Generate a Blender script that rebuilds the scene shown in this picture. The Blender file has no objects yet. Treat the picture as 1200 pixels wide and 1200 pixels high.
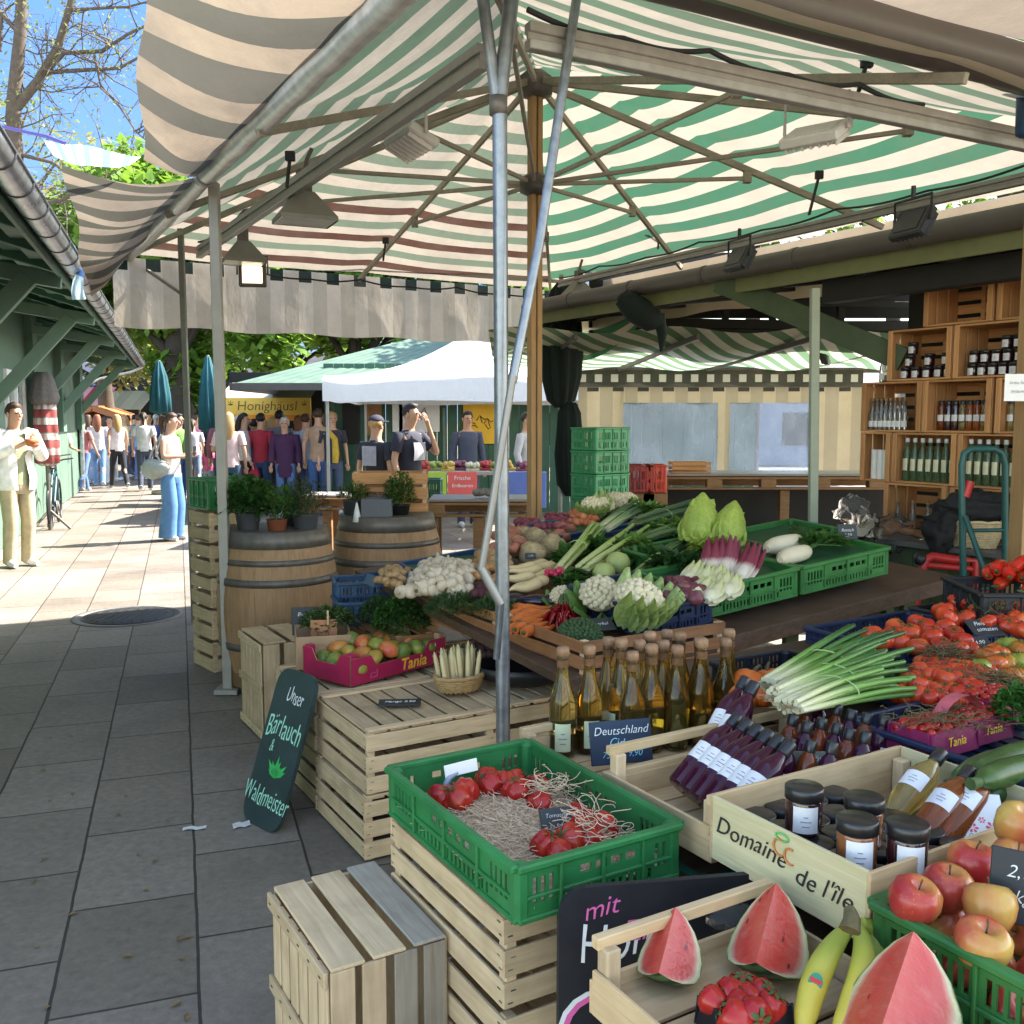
import bpy, bmesh, math, random
from mathutils import Vector, Matrix, noise, Euler
R = math.radians; PI = math.pi
rnd = random.Random(11)
SC = bpy.context.scene; COL = SC.collection
V = Vector
FPX = 1130.0; PITCH = math.atan(110 / FPX); CZ = 1.65
cam = bpy.data.cameras.new('camera'); camo = bpy.data.objects.new('camera', cam); COL.objects.link(camo)
cam.sensor_width = 36; cam.sensor_fit = 'HORIZONTAL'; cam.lens = 36 * FPX / 1200; cam.clip_end = 2000; cam.clip_start = .05
camo.location = (0, 0, CZ); camo.rotation_euler = (R(90) - PITCH, 0, 0); SC.camera = camo
def ray(px, py):
 f = V((0, math.cos(PITCH), -math.sin(PITCH))); u = V((0, math.sin(PITCH), math.cos(PITCH)))
 return f + V((1, 0, 0)) * ((px - 600) / FPX) + u * ((600 - py) / FPX)
def at(px, py, z=None, Y=None):            # a place in the world seen at a pixel, at a known height or distance
 d = ray(px, py); t = (z - CZ) / d.z if z is not None else Y / d.y
 return V((0, 0, CZ)) + d * t
PHI = R(30.5)
BX = V((math.cos(PHI), math.sin(PHI), 0)); AX = V((-math.sin(PHI), math.cos(PHI), 0)); UP = V((0, 0, 1))
O0 = V((-.03, 3.4, 0))
def W(b, a, z=0): return O0 + BX * b + AX * a + UP * z        # stall frame: b to the right, a away
w = bpy.data.worlds.new('World'); SC.world = w; w.use_nodes = True
nt = w.node_tree; bg = nt.nodes['Background']; sk = nt.nodes.new('ShaderNodeTexSky'); sk.sky_type = 'NISHITA'
SUN_EL = 47; SUN_AZ = 62
sk.sun_disc = False; sk.sun_elevation = R(SUN_EL); sk.sun_rotation = R(SUN_AZ); sk.air_density = 1.0; sk.dust_density = .7; sk.ozone_density = 1.6
tn = nt.nodes.new('ShaderNodeMix'); tn.data_type = 'RGBA'; tn.blend_type = 'MULTIPLY'; tn.inputs[0].default_value = 1; tn.inputs[7].default_value = (1.13, 1, .83, 1); nt.links.new(sk.outputs[0], tn.inputs[6]); nt.links.new(tn.outputs[2], bg.inputs[0]); bg.inputs[1].default_value = .112
sl = bpy.data.lights.new('sun', 'SUN'); sl.energy = 2.9; sl.angle = R(.5); sl.color = (1, .96, .90)
so = bpy.data.objects.new('sun', sl); COL.objects.link(so)
sv = V((math.sin(R(SUN_AZ)) * math.cos(R(SUN_EL)), math.cos(R(SUN_AZ)) * math.cos(R(SUN_EL)), math.sin(R(SUN_EL))))
so.rotation_euler = sv.to_track_quat('Z', 'Y').to_euler(); so.location = (10, 5, 30)
SC.view_settings.view_transform = 'Standard'; SC.view_settings.look = 'None'; SC.view_settings.exposure = 2.95; SC.view_settings.gamma = 1
SC.render.engine = 'CYCLES'; SC.cycles.max_bounces = 10; SC.cycles.transmission_bounces = 8; SC.cycles.transparent_max_bounces = 12
SC.cycles.caustics_refractive = False; SC.cycles.caustics_reflective = False
MATS = {}
def _inp(n, k, v, nt):
 s = n.inputs[k]
 if isinstance(v, bpy.types.NodeSocket): nt.links.new(v, s)
 elif isinstance(v, (tuple, list)) and len(v) == 3 and s.type == 'RGBA': s.default_value = (*v, 1)
 else: s.default_value = v
class NB:
 def __init__(s, name):
  s.mat = bpy.data.materials.new(name); s.mat.use_nodes = True; s.nt = s.mat.node_tree; s.nt.nodes.clear()
  s.out = s.nt.nodes.new('ShaderNodeOutputMaterial')
 def n(s, t, **k):
  n = s.nt.nodes.new('ShaderNode' + t)
  for a, v in k.items():
   if a.startswith('i_'): _inp(n, a[2:].replace('_', ' '), v, s.nt)
   elif a.startswith('n_'): _inp(n, int(a[2:]), v, s.nt)
   else: setattr(n, a, v)
  return n
 def math(s, op, a, b=0., c=0.): return s.n('Math', operation=op, n_0=a, n_1=b, n_2=c).outputs[0]
 def co(s, kind='Object'): return s.n('TexCoord').outputs[kind]
 def map(s, vec, scale=(1, 1, 1), rot=(0, 0, 0), loc=(0, 0, 0)): return s.n('Mapping', n_0=vec, i_Scale=scale, i_Rotation=rot, i_Location=loc).outputs[0]
 def noise(s, vec, scale, detail=4, rough=.55, dist=0): return s.n('TexNoise', i_Vector=vec, i_Scale=scale, i_Detail=detail, i_Roughness=rough, i_Distortion=dist).outputs['Fac']
 def ramp(s, fac, stops, interp='LINEAR'):
  r = s.n('ValToRGB', n_0=fac); cr = r.color_ramp; cr.interpolation = interp
  while len(cr.elements) < len(stops): cr.elements.new(.5)
  for e, (p, c) in zip(cr.elements, stops): e.position = p; e.color = (*c, 1) if len(c) == 3 else c
  return r.outputs[0]
 def mix(s, fac, a, b, mode='MIX'):
  m = s.n('Mix', data_type='RGBA', blend_type=mode); _inp(m, 0, fac, s.nt); _inp(m, 6, a, s.nt); _inp(m, 7, b, s.nt); return m.outputs[2]
 def bump(s, h, strength=.3, dist=.01): return s.n('Bump', i_Height=h, i_Strength=strength, i_Distance=dist).outputs[0]
 def rand(s): return s.n('ObjectInfo').outputs['Random']
 def pr(s, color, rough=.6, metal=0, normal=None, spec=.5, trans=0, ior=1.45, emis=None, estr=0, coat=0, sss=0, alpha=1):
  p = s.n('BsdfPrincipled'); _inp(p, 'Base Color', color, s.nt); _inp(p, 'Roughness', rough, s.nt); _inp(p, 'Metallic', metal, s.nt)
  p.inputs['Specular IOR Level'].default_value = spec; p.inputs['Transmission Weight'].default_value = trans; p.inputs['IOR'].default_value = ior
  p.inputs['Coat Weight'].default_value = coat
  if sss: p.inputs['Subsurface Weight'].default_value = sss; p.inputs['Subsurface Scale'].default_value = .01
  if normal is not None: _inp(p, 'Normal', normal, s.nt)
  if emis is not None: _inp(p, 'Emission Color', emis, s.nt); p.inputs['Emission Strength'].default_value = estr
  return p.outputs[0]
 def fin(s, sh): s.nt.links.new(sh, s.out.inputs[0]); return s.mat
def sc3(c, k): return tuple(min(1, x * k) for x in c)
def plain(name, col, rough=.6, var=.25, scale=12, metal=0, bump=.15, spec=.5, coat=0, objvar=.12, sss=0):
 if name in MATS: return MATS[name]
 b = NB(name); o = b.co(); n1 = b.noise(o, scale, 5, .6)
 c = b.ramp(n1, [(.25, sc3(col, 1 - var)), (.75, sc3(col, 1 + var * .8))])
 if objvar:
  k = b.math('MULTIPLY_ADD', b.rand(), 2 * objvar, 1 - objvar); c = b.mix(1, c, b.n('CombineColor', n_0=k, n_1=k, n_2=k).outputs[0], 'MULTIPLY')
 rr = b.math('MULTIPLY_ADD', n1, .25, rough - .12)
 MATS[name] = b.fin(b.pr(c, rr, metal, b.bump(b.noise(o, scale * 4, 3), bump, .004) if bump else None, spec, coat=coat, sss=sss)); return MATS[name]
def wood(name, col, col2, rough=.75, scale=1.0, axis=0, grey=None, stain=.5):
 if name in MATS: return MATS[name]
 b = NB(name); o = b.co(); off = b.n('CombineXYZ', n_0=b.math('MULTIPLY', b.rand(), 17), n_1=b.math('MULTIPLY', b.rand(), 9), n_2=b.math('MULTIPLY', b.rand(), 5)).outputs[0]
 ov = b.n('VectorMath', operation='ADD', n_0=o, n_1=off).outputs[0]
 s = [60, 60, 60]; s[axis] = 4
 g = b.noise(b.map(ov, tuple(x * scale for x in s)), 1.0, 4, .6, .6)
 n2 = b.noise(ov, 7, 3); c = b.ramp(g, [(.25, col2), (.6, col), (.85, sc3(col, 1.15))])
 c = b.mix(b.math('MULTIPLY', b.ramp(n2, [(.45, (0, 0, 0)), (.75, (1, 1, 1))]), stain), c, grey or sc3(col2, .8))
 rv = b.math('MULTIPLY_ADD', b.rand(), .3, .85); c = b.mix(1, c, b.n('CombineColor', n_0=rv, n_1=rv, n_2=rv).outputs[0], 'MULTIPLY')
 MATS[name] = b.fin(b.pr(c, rough, 0, b.bump(g, .35, .004), .3)); return MATS[name]
def glass(name, col, rough=.03, trans=.95, ior=1.4):
 if name in MATS: return MATS[name]
 b = NB(name); MATS[name] = b.fin(b.pr(col, rough, 0, None, .5, trans, ior)); return MATS[name]
def emit(name, col, st):
 b = NB(name); MATS[name] = b.fin(b.pr((.8, .8, .8), .4, emis=col, estr=st)); return MATS[name]
def cloth(name, cA, cB, period, axis=1, duty=.5, trans=.45, dirt=.4, dirtcol=(.25, .2, .16), brown=None, check=None, off=0.):
 b = NB(name); uv = b.n('SeparateXYZ', n_0=b.co('UV')); u = uv.outputs[axis]; o = b.co()
 fr = b.math('FRACT', b.math('MULTIPLY_ADD', u, 1 / period, 100 + off)); m = b.math('GREATER_THAN', fr, duty)
 c = b.mix(m, cA, cB)
 if brown: c = b.mix(b.math('MULTIPLY', b.math('LESS_THAN', uv.outputs[1], brown[0]), b.math('MULTIPLY', m, b.math('LESS_THAN', b.math('FRACT', b.math('MULTIPLY', u, .5 / period)), .5))), c, brown[1])
 if check:      # a row of dark squares along the top
  v = uv.outputs[1]; sq = b.math('LESS_THAN', b.math('FRACT', b.math('MULTIPLY', uv.outputs[0], 1 / check[0])), .45)
  band = b.math('MULTIPLY', b.math('GREATER_THAN', v, check[1]), b.math('LESS_THAN', v, check[2]))
  c = b.mix(b.math('MULTIPLY', sq, band), c, check[3])
 d1 = b.ramp(b.noise(o, 2.2, 6, .65), [(.42, (0, 0, 0)), (.72, (1, 1, 1))]); c = b.mix(b.math('MULTIPLY', d1, dirt), c, dirtcol)
 c = b.mix(b.math('MULTIPLY', b.noise(o, 90, 2), .2), c, sc3(dirtcol, .8))
 bn = b.bump(b.noise(b.map(o, (1, 1, .5)), 5, 4, .55), .35, .05)
 d = b.n('BsdfDiffuse', i_Color=c, i_Normal=bn).outputs[0]; t = b.n('BsdfTranslucent', i_Color=c, i_Normal=bn).outputs[0]
 MATS[name] = b.fin(b.n('MixShader', n_0=trans, n_1=d, n_2=t).outputs[0]); return MATS[name]
def leafmat(name, col, col2, trans=.35, scale=3., rough=.5):
 if name in MATS: return MATS[name]
 b = NB(name); o = b.co(); n1 = b.noise(o, scale, 4, .6); n2 = b.n('TexNoise', i_Vector=o, i_Scale=scale * 9, i_Detail=2).outputs['Fac']
 c = b.ramp(b.math('MULTIPLY_ADD', n2, .5, b.math('MULTIPLY', n1, .5)), [(.3, col2), (.55, col), (.72, sc3(col, 1.5))])
 p = b.pr(c, rough, 0, None, .35); t = b.n('BsdfTranslucent', i_Color=b.mix(.5, c, (col[0] * 2, col[1] * 1.7, col[2]))).outputs[0]
 MATS[name] = b.fin(b.n('MixShader', n_0=trans, n_1=p, n_2=t).outputs[0]); return MATS[name]
def gradmat(name, stops, axis=0, lo=0., hi=1., rough=.5, nz=.1, scale=30, sss=0, bump=.2, stretch=None, spec=.4):
 if name in MATS: return MATS[name]      # skin colour that changes along the thing itself
 b = NB(name); o = b.co(); x = b.n('SeparateXYZ', n_0=o).outputs[axis]
 t = b.math('MULTIPLY_ADD', x, 1 / (hi - lo), -lo / (hi - lo)); nn = b.noise(b.map(o, stretch or (1, 1, 1)), scale, 4, .6)
 c = b.ramp(b.math('MULTIPLY_ADD', b.math('SUBTRACT', nn, .5), nz * 2, t), stops)
 MATS[name] = b.fin(b.pr(c, rough, 0, b.bump(nn, bump, .004), spec, sss=sss)); return MATS[name]
def frame(d, up=V((0, 0, 1))):
 z = V(d).normalized(); x = up.cross(z)
 if x.length < 1e-4: x = V((1, 0, 0)).cross(z)
 x.normalize(); return x, z.cross(x), z
def T(loc=(0, 0, 0), rz=0., rx=0., ry=0., s=1.):
 m = Matrix.Translation(V(loc)) @ Euler((rx, ry, rz)).to_matrix().to_4x4()
 if s != 1.: m = m @ (Matrix.Diagonal((*s, 1)) if hasattr(s, '__len__') else Matrix.Scale(s, 4))
 return m
class MB:
 def __init__(s): s.v = []; s.f = []; s.m = []; s.sm = []; s.uv = {}
 def add(s, vs, fs, M=None, mat=0, smooth=False, uv=None):
  k = len(s.v)
  s.v += [(M @ V(p)) if M is not None else V(p) for p in vs]
  for f in fs: s.f.append(tuple(i + k for i in f)); s.m.append(mat); s.sm.append(smooth)
  if uv:
   for i, q in enumerate(uv): s.uv[k + i] = q
  return s
 def box(s, c, d, M=None, mat=0, bev=.003):
  hx, hy, hz = d[0] / 2, d[1] / 2, d[2] / 2; b = min(bev, hx * .6, hy * .6, hz * .6); vs = []; ix = {}
  for sx in (-1, 1):
   for sy in (-1, 1):
    for sz in (-1, 1):
     for a in range(3):
      ix[sx, sy, sz, a] = len(vs)
      vs.append((c[0] + sx * (hx - (b if a != 0 else 0)), c[1] + sy * (hy - (b if a != 1 else 0)), c[2] + sz * (hz - (b if a != 2 else 0))))
  fs = []
  def q(l, flip): fs.append(tuple(reversed(l)) if flip else tuple(l))
  for sg in (-1, 1):
   q([ix[sg, -1, -1, 0], ix[sg, 1, -1, 0], ix[sg, 1, 1, 0], ix[sg, -1, 1, 0]], sg < 0)
   q([ix[-1, sg, -1, 1], ix[-1, sg, 1, 1], ix[1, sg, 1, 1], ix[1, sg, -1, 1]], sg < 0)
   q([ix[-1, -1, sg, 2], ix[1, -1, sg, 2], ix[1, 1, sg, 2], ix[-1, 1, sg, 2]], sg < 0)
  for s1 in (-1, 1):
   for s2 in (-1, 1):
    p = s1 * s2
    q([ix[s1, s2, -1, 0], ix[s1, s2, -1, 1], ix[s1, s2, 1, 1], ix[s1, s2, 1, 0]], p < 0)
    q([ix[-1, s1, s2, 1], ix[-1, s1, s2, 2], ix[1, s1, s2, 2], ix[1, s1, s2, 1]], p < 0)
    q([ix[s1, -1, s2, 2], ix[s1, -1, s2, 0], ix[s1, 1, s2, 0], ix[s1, 1, s2, 2]], p < 0)
    for s3 in (-1, 1): q([ix[s1, s2, s3, 0], ix[s1, s2, s3, 1], ix[s1, s2, s3, 2]], s1 * s2 * s3 < 0)
  return s.add(vs, fs, M, mat)
 def bar(s, p, q, wd, th, up=V((0, 0, 1)), mat=0, bev=.003):     # a straight board from p to q
  p, q = V(p), V(q); x, y, z = frame(q - p, up)
  M = Matrix(((x.x, y.x, z.x, 0), (x.y, y.y, z.y, 0), (x.z, y.z, z.z, 0), (0, 0, 0, 1))); M.translation = (p + q) / 2
  return s.box((0, 0, 0), (wd, th, (q - p).length), M, mat, bev)
 def tube(s, path, r, n=10, mat=0, cap=True, smooth=True, M=None, ry=1.):
  path = [V(p) for p in path]; L = len(path); rr = r if hasattr(r, '__len__') else [r] * L
  vs = []; x = None
  for i, p in enumerate(path):
   d = (path[min(i + 1, L - 1)] - path[max(i - 1, 0)])
   if d.length < 1e-9: d = V((0, 0, 1))
   d.normalize()
   if x is None: x, y, _ = frame(d)
   else:
    x = x - d * x.dot(d); x.normalize(); y = d.cross(x)
   for k in range(n):
    a = 2 * PI * k / n; vs.append(p + x * (math.cos(a) * rr[i]) + y * (math.sin(a) * rr[i] * ry))
  fs = [(i * n + k, i * n + (k + 1) % n, (i + 1) * n + (k + 1) % n, (i + 1) * n + k) for i in range(L - 1) for k in range(n)]
  s.add(vs, fs, M, mat, smooth)
  if cap: s.add(vs[:n], [tuple(reversed(range(n)))], M, mat); s.add(vs[-n:], [tuple(range(n))], M, mat)
  return s
 def lathe(s, prof, n=20, M=None, mat=0, smooth=True, fn=None):
  vs = []; fs = []; L = len(prof)
  for i, (r, z) in enumerate(prof):
   for k in range(n):
    a = 2 * PI * k / n; q = fn(a, i / (L - 1)) if fn else 1.
    vs.append((r * q * math.cos(a), r * q * math.sin(a), z))
  for i in range(L - 1):
   for k in range(n): fs.append((i * n + k, i * n + (k + 1) % n, (i + 1) * n + (k + 1) % n, (i + 1) * n + k))
  fs.append(tuple(reversed(range(n)))); fs.append(tuple(range((L - 1) * n, L * n)))
  return s.add(vs, fs, M, mat, smooth)
 def ell(s, c, r, nu=16, nv=10, M=None, mat=0, amp=0., fq=6., seed=0., fn=None):
  vs = []; r = r if hasattr(r, '__len__') else (r, r, r); off = V((seed * 3.7, seed * 1.3, seed))
  for i in range(nv + 1):
   t = PI * i / nv
   for k in range(nu):
    a = 2 * PI * k / nu; d = V((math.sin(t) * math.cos(a), math.sin(t) * math.sin(a), math.cos(t)))
    q = 1 + (amp * noise.noise(d * fq * .3 + off) + amp * .5 * noise.noise(d * fq + off) if amp else 0)
    if fn: q *= fn(a, t)
    vs.append((c[0] + d.x * r[0] * q, c[1] + d.y * r[1] * q, c[2] + d.z * r[2] * q))
  fs = [(i * nu + k, (i + 1) * nu + k, (i + 1) * nu + (k + 1) % nu, i * nu + (k + 1) % nu) for i in range(nv) for k in range(nu)]
  return s.add(vs, fs, M, mat, True)
 def grid(s, fn, nu, nv, mat=0, M=None, smooth=True, uvf=None):
  vs = []; uv = []
  for j in range(nv + 1):
   for i in range(nu + 1):
    u, v = i / nu, j / nv; vs.append(fn(u, v)); uv.append(uvf(u, v) if uvf else (u, v))
  fs = [(j * (nu + 1) + i, j * (nu + 1) + i + 1, (j + 1) * (nu + 1) + i + 1, (j + 1) * (nu + 1) + i) for j in range(nv) for i in range(nu)]
  return s.add(vs, fs, M, mat, smooth, uv)
 def leaf(s, p, d, L, wd, up=V((0, 0, 1)), mat=0, fold=.25, droop=.3):
  x, y, z = frame(d, up); p = V(p); d = z; sd = x; nrm = y
  a = p; m = p + d * L * .5; e = p + d * L - nrm * L * droop
  return s.add([a, m + sd * wd / 2 + nrm * wd * fold, e, m - sd * wd / 2 + nrm * wd * fold, m], [(0, 1, 4), (1, 2, 4), (2, 3, 4), (3, 0, 4)], None, mat, True)
 def mesh(s, name, mats):
  me = bpy.data.meshes.new(name); me.from_pydata([tuple(p) for p in s.v], [], s.f)
  for m in (mats if isinstance(mats, (list, tuple)) else [mats]): me.materials.append(m)
  me.polygons.foreach_set('material_index', s.m); me.polygons.foreach_set('use_smooth', s.sm)
  if s.uv:
   l = me.uv_layers.new(name='UVMap')
   for lp in me.loops: l.data[lp.index].uv = s.uv.get(lp.vertex_index, (0, 0))
  me.update(); return me
 def build(s, name, mats, parent=None, loc=(0, 0, 0), rz=0, rot=None, label=None):
  o = bpy.data.objects.new(name, s.mesh(name, mats)); COL.objects.link(o); o.location = loc; o.rotation_euler = rot or (0, 0, rz)
  if parent: o.parent = parent
  if label: o['label'] = label
  return o
def tag(o, label, cat, group=None, kind=None):
 o['label'] = label; o['category'] = cat
 if group: o['group'] = group
 if kind: o['kind'] = kind
 return o
def thing(name, label, cat, loc=(0, 0, 0), rz=0, group=None, rot=None):
 o = bpy.data.objects.new(name, None); COL.objects.link(o); o.location = loc; o.rotation_euler = rot or (0, 0, rz); o.empty_display_size = .1
 return tag(o, label, cat, group)
KIDS = {}
def kids(o): return [c for c in COL.objects if c.parent == o]
def dup(root, loc, rz=0, label=None, group=None, rot=None, scale=None):
 r = root.copy(); COL.objects.link(r); r.location = loc; r.rotation_euler = rot or (0, 0, rz)
 if scale: r.scale = (scale,) * 3 if not hasattr(scale, '__len__') else scale
 if label: r['label'] = label
 if group: r['group'] = group
 if root.name not in KIDS: KIDS[root.name] = [(c, kids(c)) for c in kids(root)]
 for ch, gs in KIDS[root.name]:
  c = ch.copy(); COL.objects.link(c); c.parent = r
  for g in gs:
   d = g.copy(); COL.objects.link(d); d.parent = c
 return r
def structure(mb, name, mats, **k):
 o = mb.build(name, mats, **k); o['kind'] = 'structure'; return o
def lettering(txt, size, M, mat, parent, name='lettering', shear=0., jit=0., ext=.0006, fat=0., spacing=1., align='CENTER', seed=0):
 rr = random.Random(seed); vs = []; fs = [];
 jit *= 1.6; cu = bpy.data.curves.new('t', 'FONT'); cu.body = txt; cu.size = size; cu.shear = shear; cu.extrude = ext; cu.offset = fat; cu.align_x = align; cu.align_y = 'CENTER'; cu.space_character = spacing; cu.resolution_u = 3
 ob = bpy.data.objects.new('t', cu); COL.objects.link(ob); dg = bpy.context.evaluated_depsgraph_get(); dg.update()
 me = bpy.data.meshes.new_from_object(ob.evaluated_get(dg)); bpy.data.objects.remove(ob); bpy.data.curves.remove(cu)
 for v in me.vertices:
  c = v.co
  if jit: c.y += jit * size * noise.noise(V((c.x / size * .9 + seed * 7, 0, 0))); c.x += jit * .5 * size * noise.noise(V((0, c.y / size * 2, c.x / size + seed)))
  v.co = M @ c
 me.materials.clear(); me.materials.append(mat)
 o = bpy.data.objects.new(name, me); COL.objects.link(o); o.parent = parent; return o
M_pale = wood('pale_poplar_wood', (.64, .475, .29), (.48, .345, .20), .8, axis=0, stain=.7)
M_paley = wood('pale_poplar_wood_upright', (.62, .46, .285), (.47, .335, .195), .8, axis=2, stain=.7)
M_paled = wood('pale_poplar_wood_deep', (.62, .465, .285), (.46, .33, .195), .8, axis=1, stain=.7)
M_greyw = wood('weathered_grey_wood', (.34, .29, .225), (.23, .19, .14), .85, axis=2)
M_fresh = wood('fresh_spruce_wood', (.58, .42, .24), (.46, .31, .155), .7, axis=0)
M_freshd = wood('fresh_spruce_wood_deep', (.58, .42, .24), (.46, .31, .155), .7, axis=1)
M_brown = wood('brown_stained_wood', (.34, .155, .068), (.21, .09, .038), .65, axis=0)
M_brownd = wood('brown_stained_wood_deep', (.32, .145, .062), (.20, .085, .036), .65, axis=1)
M_shelf = wood('orange_pine_wood', (.54, .275, .115), (.38, .175, .068), .6, axis=0, stain=.2)
M_post = wood('honey_pine_post', (.45, .27, .12), (.36, .20, .085), .55, axis=2, stain=.25)
M_pallet = wood('pallet_wood', (.33, .18, .085), (.22, .11, .05), .75, axis=0)
M_table = wood('dark_table_wood', (.10, .06, .038), (.055, .034, .022), .6, axis=0)
M_rib = wood('grey_beige_rib_wood', (.38, .34, .27), (.29, .255, .195), .7, axis=0)
M_oak = wood('barrel_oak', (.33, .20, .105), (.24, .135, .065), .6, axis=2, stain=.5)
M_hoop = plain('barrel_hoop_steel', (.15, .132, .115), .55, .3, 20, .5)
M_steel = plain('galvanised_steel', (.24, .255, .275), .38, .3, 22, .75)
M_alu = plain('dull_aluminium', (.33, .315, .29), .45, .15, 18, .5)
M_zinc = plain('zinc_gutter', (.42, .43, .45), .3, .35, 9, .85)
M_bgrey = plain('brown_grey_paint', (.085, .072, .065), .45, .12, 9)
M_lgreen = plain('pale_green_paint', (.125, .20, .145), .55, .12, 6)
M_mgreen = plain('mid_green_paint', (.038, .105, .062), .55, .18, 6)
M_dgreen = plain('dark_green_paint', (.03, .055, .028), .6, .2, 6)
M_olive = plain('olive_green_paint', (.05, .075, .032), .6, .25, 8)
M_black = plain('black_plastic', (.018, .018, .02), .4, .2, 20)
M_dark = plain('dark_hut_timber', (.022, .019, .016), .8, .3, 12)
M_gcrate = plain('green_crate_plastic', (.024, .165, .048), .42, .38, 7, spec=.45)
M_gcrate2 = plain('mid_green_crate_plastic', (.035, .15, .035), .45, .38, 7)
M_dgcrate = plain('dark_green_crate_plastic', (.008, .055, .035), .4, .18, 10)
M_bcrate = plain('blue_crate_plastic', (.024, .062, .13), .42, .2, 10)
M_dbcrate = plain('navy_crate_plastic', (.012, .022, .06), .42, .2, 10)
M_bkcrate = plain('black_crate_plastic', (.014, .016, .022), .42, .2, 10)
M_white = plain('white_paper', (.75, .74, .72), .7, .05, 20, objvar=.03)
M_slate = plain('slate_board', (.03, .033, .036), .6, .3, 9)
M_chalk = plain('white_chalk', (.75, .76, .74), .9, .1, 60, objvar=0)
M_chalkg = plain('mint_chalk', (.35, .70, .52), .9, .1, 60, objvar=0)
M_chalkb = plain('blue_chalk', (.25, .62, .78), .9, .1, 60, objvar=0)
M_pink = plain('pink_chalk', (.72, .13, .36), .9, .1, 60, objvar=0)
M_ink = plain('black_ink', (.02, .02, .02), .7, .1, 60, objvar=0)
M_red = plain('red_paint', (.5, .025, .02), .4, .15, 10)
M_wire = plain('black_cable', (.02, .02, .02), .6, .1, 10, bump=0)
def paving():
 b = NB('stone_paving'); o = b.co(); vv = b.n('VectorMath', operation='MULTIPLY_ADD', n_0=b.n('TexNoise', i_Vector=o, i_Scale=5.0, i_Detail=5).outputs['Color'], n_1=(.010, .010, 0), n_2=b.map(o, (1, 1, 1), (0, 0, -R(109)))).outputs[0]
 def brick(c1, c2, cm):
  n = b.n('TexBrick', offset=.5, i_Vector=vv, i_Color1=c1, i_Color2=c2, i_Mortar=cm, i_Scale=1.0); n.inputs['Mortar Size'].default_value = .0055; n.inputs['Brick Width'].default_value = .62; n.inputs['Row Height'].default_value = .40; n.inputs['Mortar Smooth'].default_value = .3; n.inputs['Bias'].default_value = 0; return n
 k = brick((.182, .154, .126), (.264, .229, .195), (.05, .046, .042))
 n1 = b.noise(o, .9, 8, .7); n2 = b.noise(o, 28, 4, .7)
 c = b.mix(1, k.outputs[0], b.ramp(n1, [(.3, (.62, .61, .60)), (.5, (.95, .94, .92)), (.72, (1.15, 1.12, 1.08))]), 'MULTIPLY')
 c = b.mix(1, c, b.ramp(n2, [(.3, (.75, .75, .75)), (.7, (1.12, 1.12, 1.12))]), 'MULTIPLY')
 sp = b.ramp(b.n('TexVoronoi', i_Vector=o, i_Scale=3.2).outputs['Distance'], [(.02, (1, 1, 1)), (.05, (0, 0, 0))]); c = b.mix(b.math('MULTIPLY', sp, .5), c, (.06, .055, .05))
 h = b.math('ADD', b.math('MULTIPLY', k.outputs['Fac'], -.8), b.math('MULTIPLY', n2, .35))
 return b.fin(b.pr(c, b.math('MULTIPLY_ADD', n1, .3, .5), 0, b.bump(h, .6, .012), .4))
b = NB('sky_air'); z_ = b.n('SeparateXYZ', n_0=b.n('VectorMath', operation='NORMALIZE', n_0=b.co()).outputs[0]).outputs[2]
b.fin(b.n('Emission', i_Color=b.ramp(z_, [(0, (.30, .42, .60)), (.12, (.18, .33, .62)), (.5, (.09, .22, .58)), (1, (.05, .14, .45))]), i_Strength=.30).outputs[0])
m = MB(); m.grid(lambda u, v: V((480 * math.sin(R(-85 + 95 * u)) * math.cos(R(-3 + 78 * v)), 480 * math.cos(R(-85 + 95 * u)) * math.cos(R(-3 + 78 * v)), 480 * math.sin(R(-3 + 78 * v)))), 24, 20); structure(m, 'sky', b.mat)
g = MB(); g.grid(lambda u, v: V((-150 + 300 * u, -20 + 320 * v, 0)), 30, 32, uvf=None); structure(g, 'ground', paving())
mh = at(150, 722, 0); t = thing('manhole_cover', 'round iron manhole cover set flush in the shaded paving', 'manhole cover', mh)
m = MB(); m.lathe([(.44, .0), (.44, .006), (.39, .006), (.39, .002)], 40); m.build('frame', plain('manhole_stone', (.13, .125, .12), .7, .2, 20), t)
m = MB(); m.lathe([(.36, .0), (.36, .007), (.345, .009), (.0, .009)], 40)
for i in range(-4, 5): m.box((i * .07, 0, .010), (.02, 2 * math.sqrt(max(.001, .31 ** 2 - (i * .07) ** 2)), .006))
m.build('lid', plain('manhole_iron', (.06, .058, .056), .5, .3, 30, .6), t)
def litter(px, py, sz, rz, label):
 mb = MB(); mb.grid(lambda u, v: V(((u - .5) * sz[0], (v - .5) * sz[1], .004 + .006 * math.sin(5 * u + 3 * v) ** 2)), 5, 4)
 tag(mb.build('paper_scrap', M_white, loc=at(px, py, 0), rz=rz), label, 'litter')
LF = None
for i in range(26):
 px, py = rnd.uniform(20, 330), rnd.uniform(760, 1190)
 if px > 240 and py > 840: px -= 110
 if LF is None:
  mb = MB(); mb.leaf((0, 0, .004), (1, 0, .05), .045, .022, droop=.1); LF = tag(mb.build('dry_leaf', plain('dry_leaf_brown', (.20, .13, .06), .8, .3, 60)), 'small dry brown leaf lying on the shaded paving', 'leaf', 'dry leaves on the paving'); o = LF
 else: o = LF.copy(); COL.objects.link(o)
 o.location = at(px, py, .002); o.rotation_euler = (0, 0, rnd.uniform(0, 6)); o.scale = (rnd.uniform(.5, 1.1),) * 3
litter(283, 968, (.07, .05), .4, 'small square scrap of white paper lying by the foot of the leaning chalk sign')
litter(228, 972, (.09, .03), .1, 'crumpled narrow scrap of pale paper flat on the dark paving')
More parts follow.
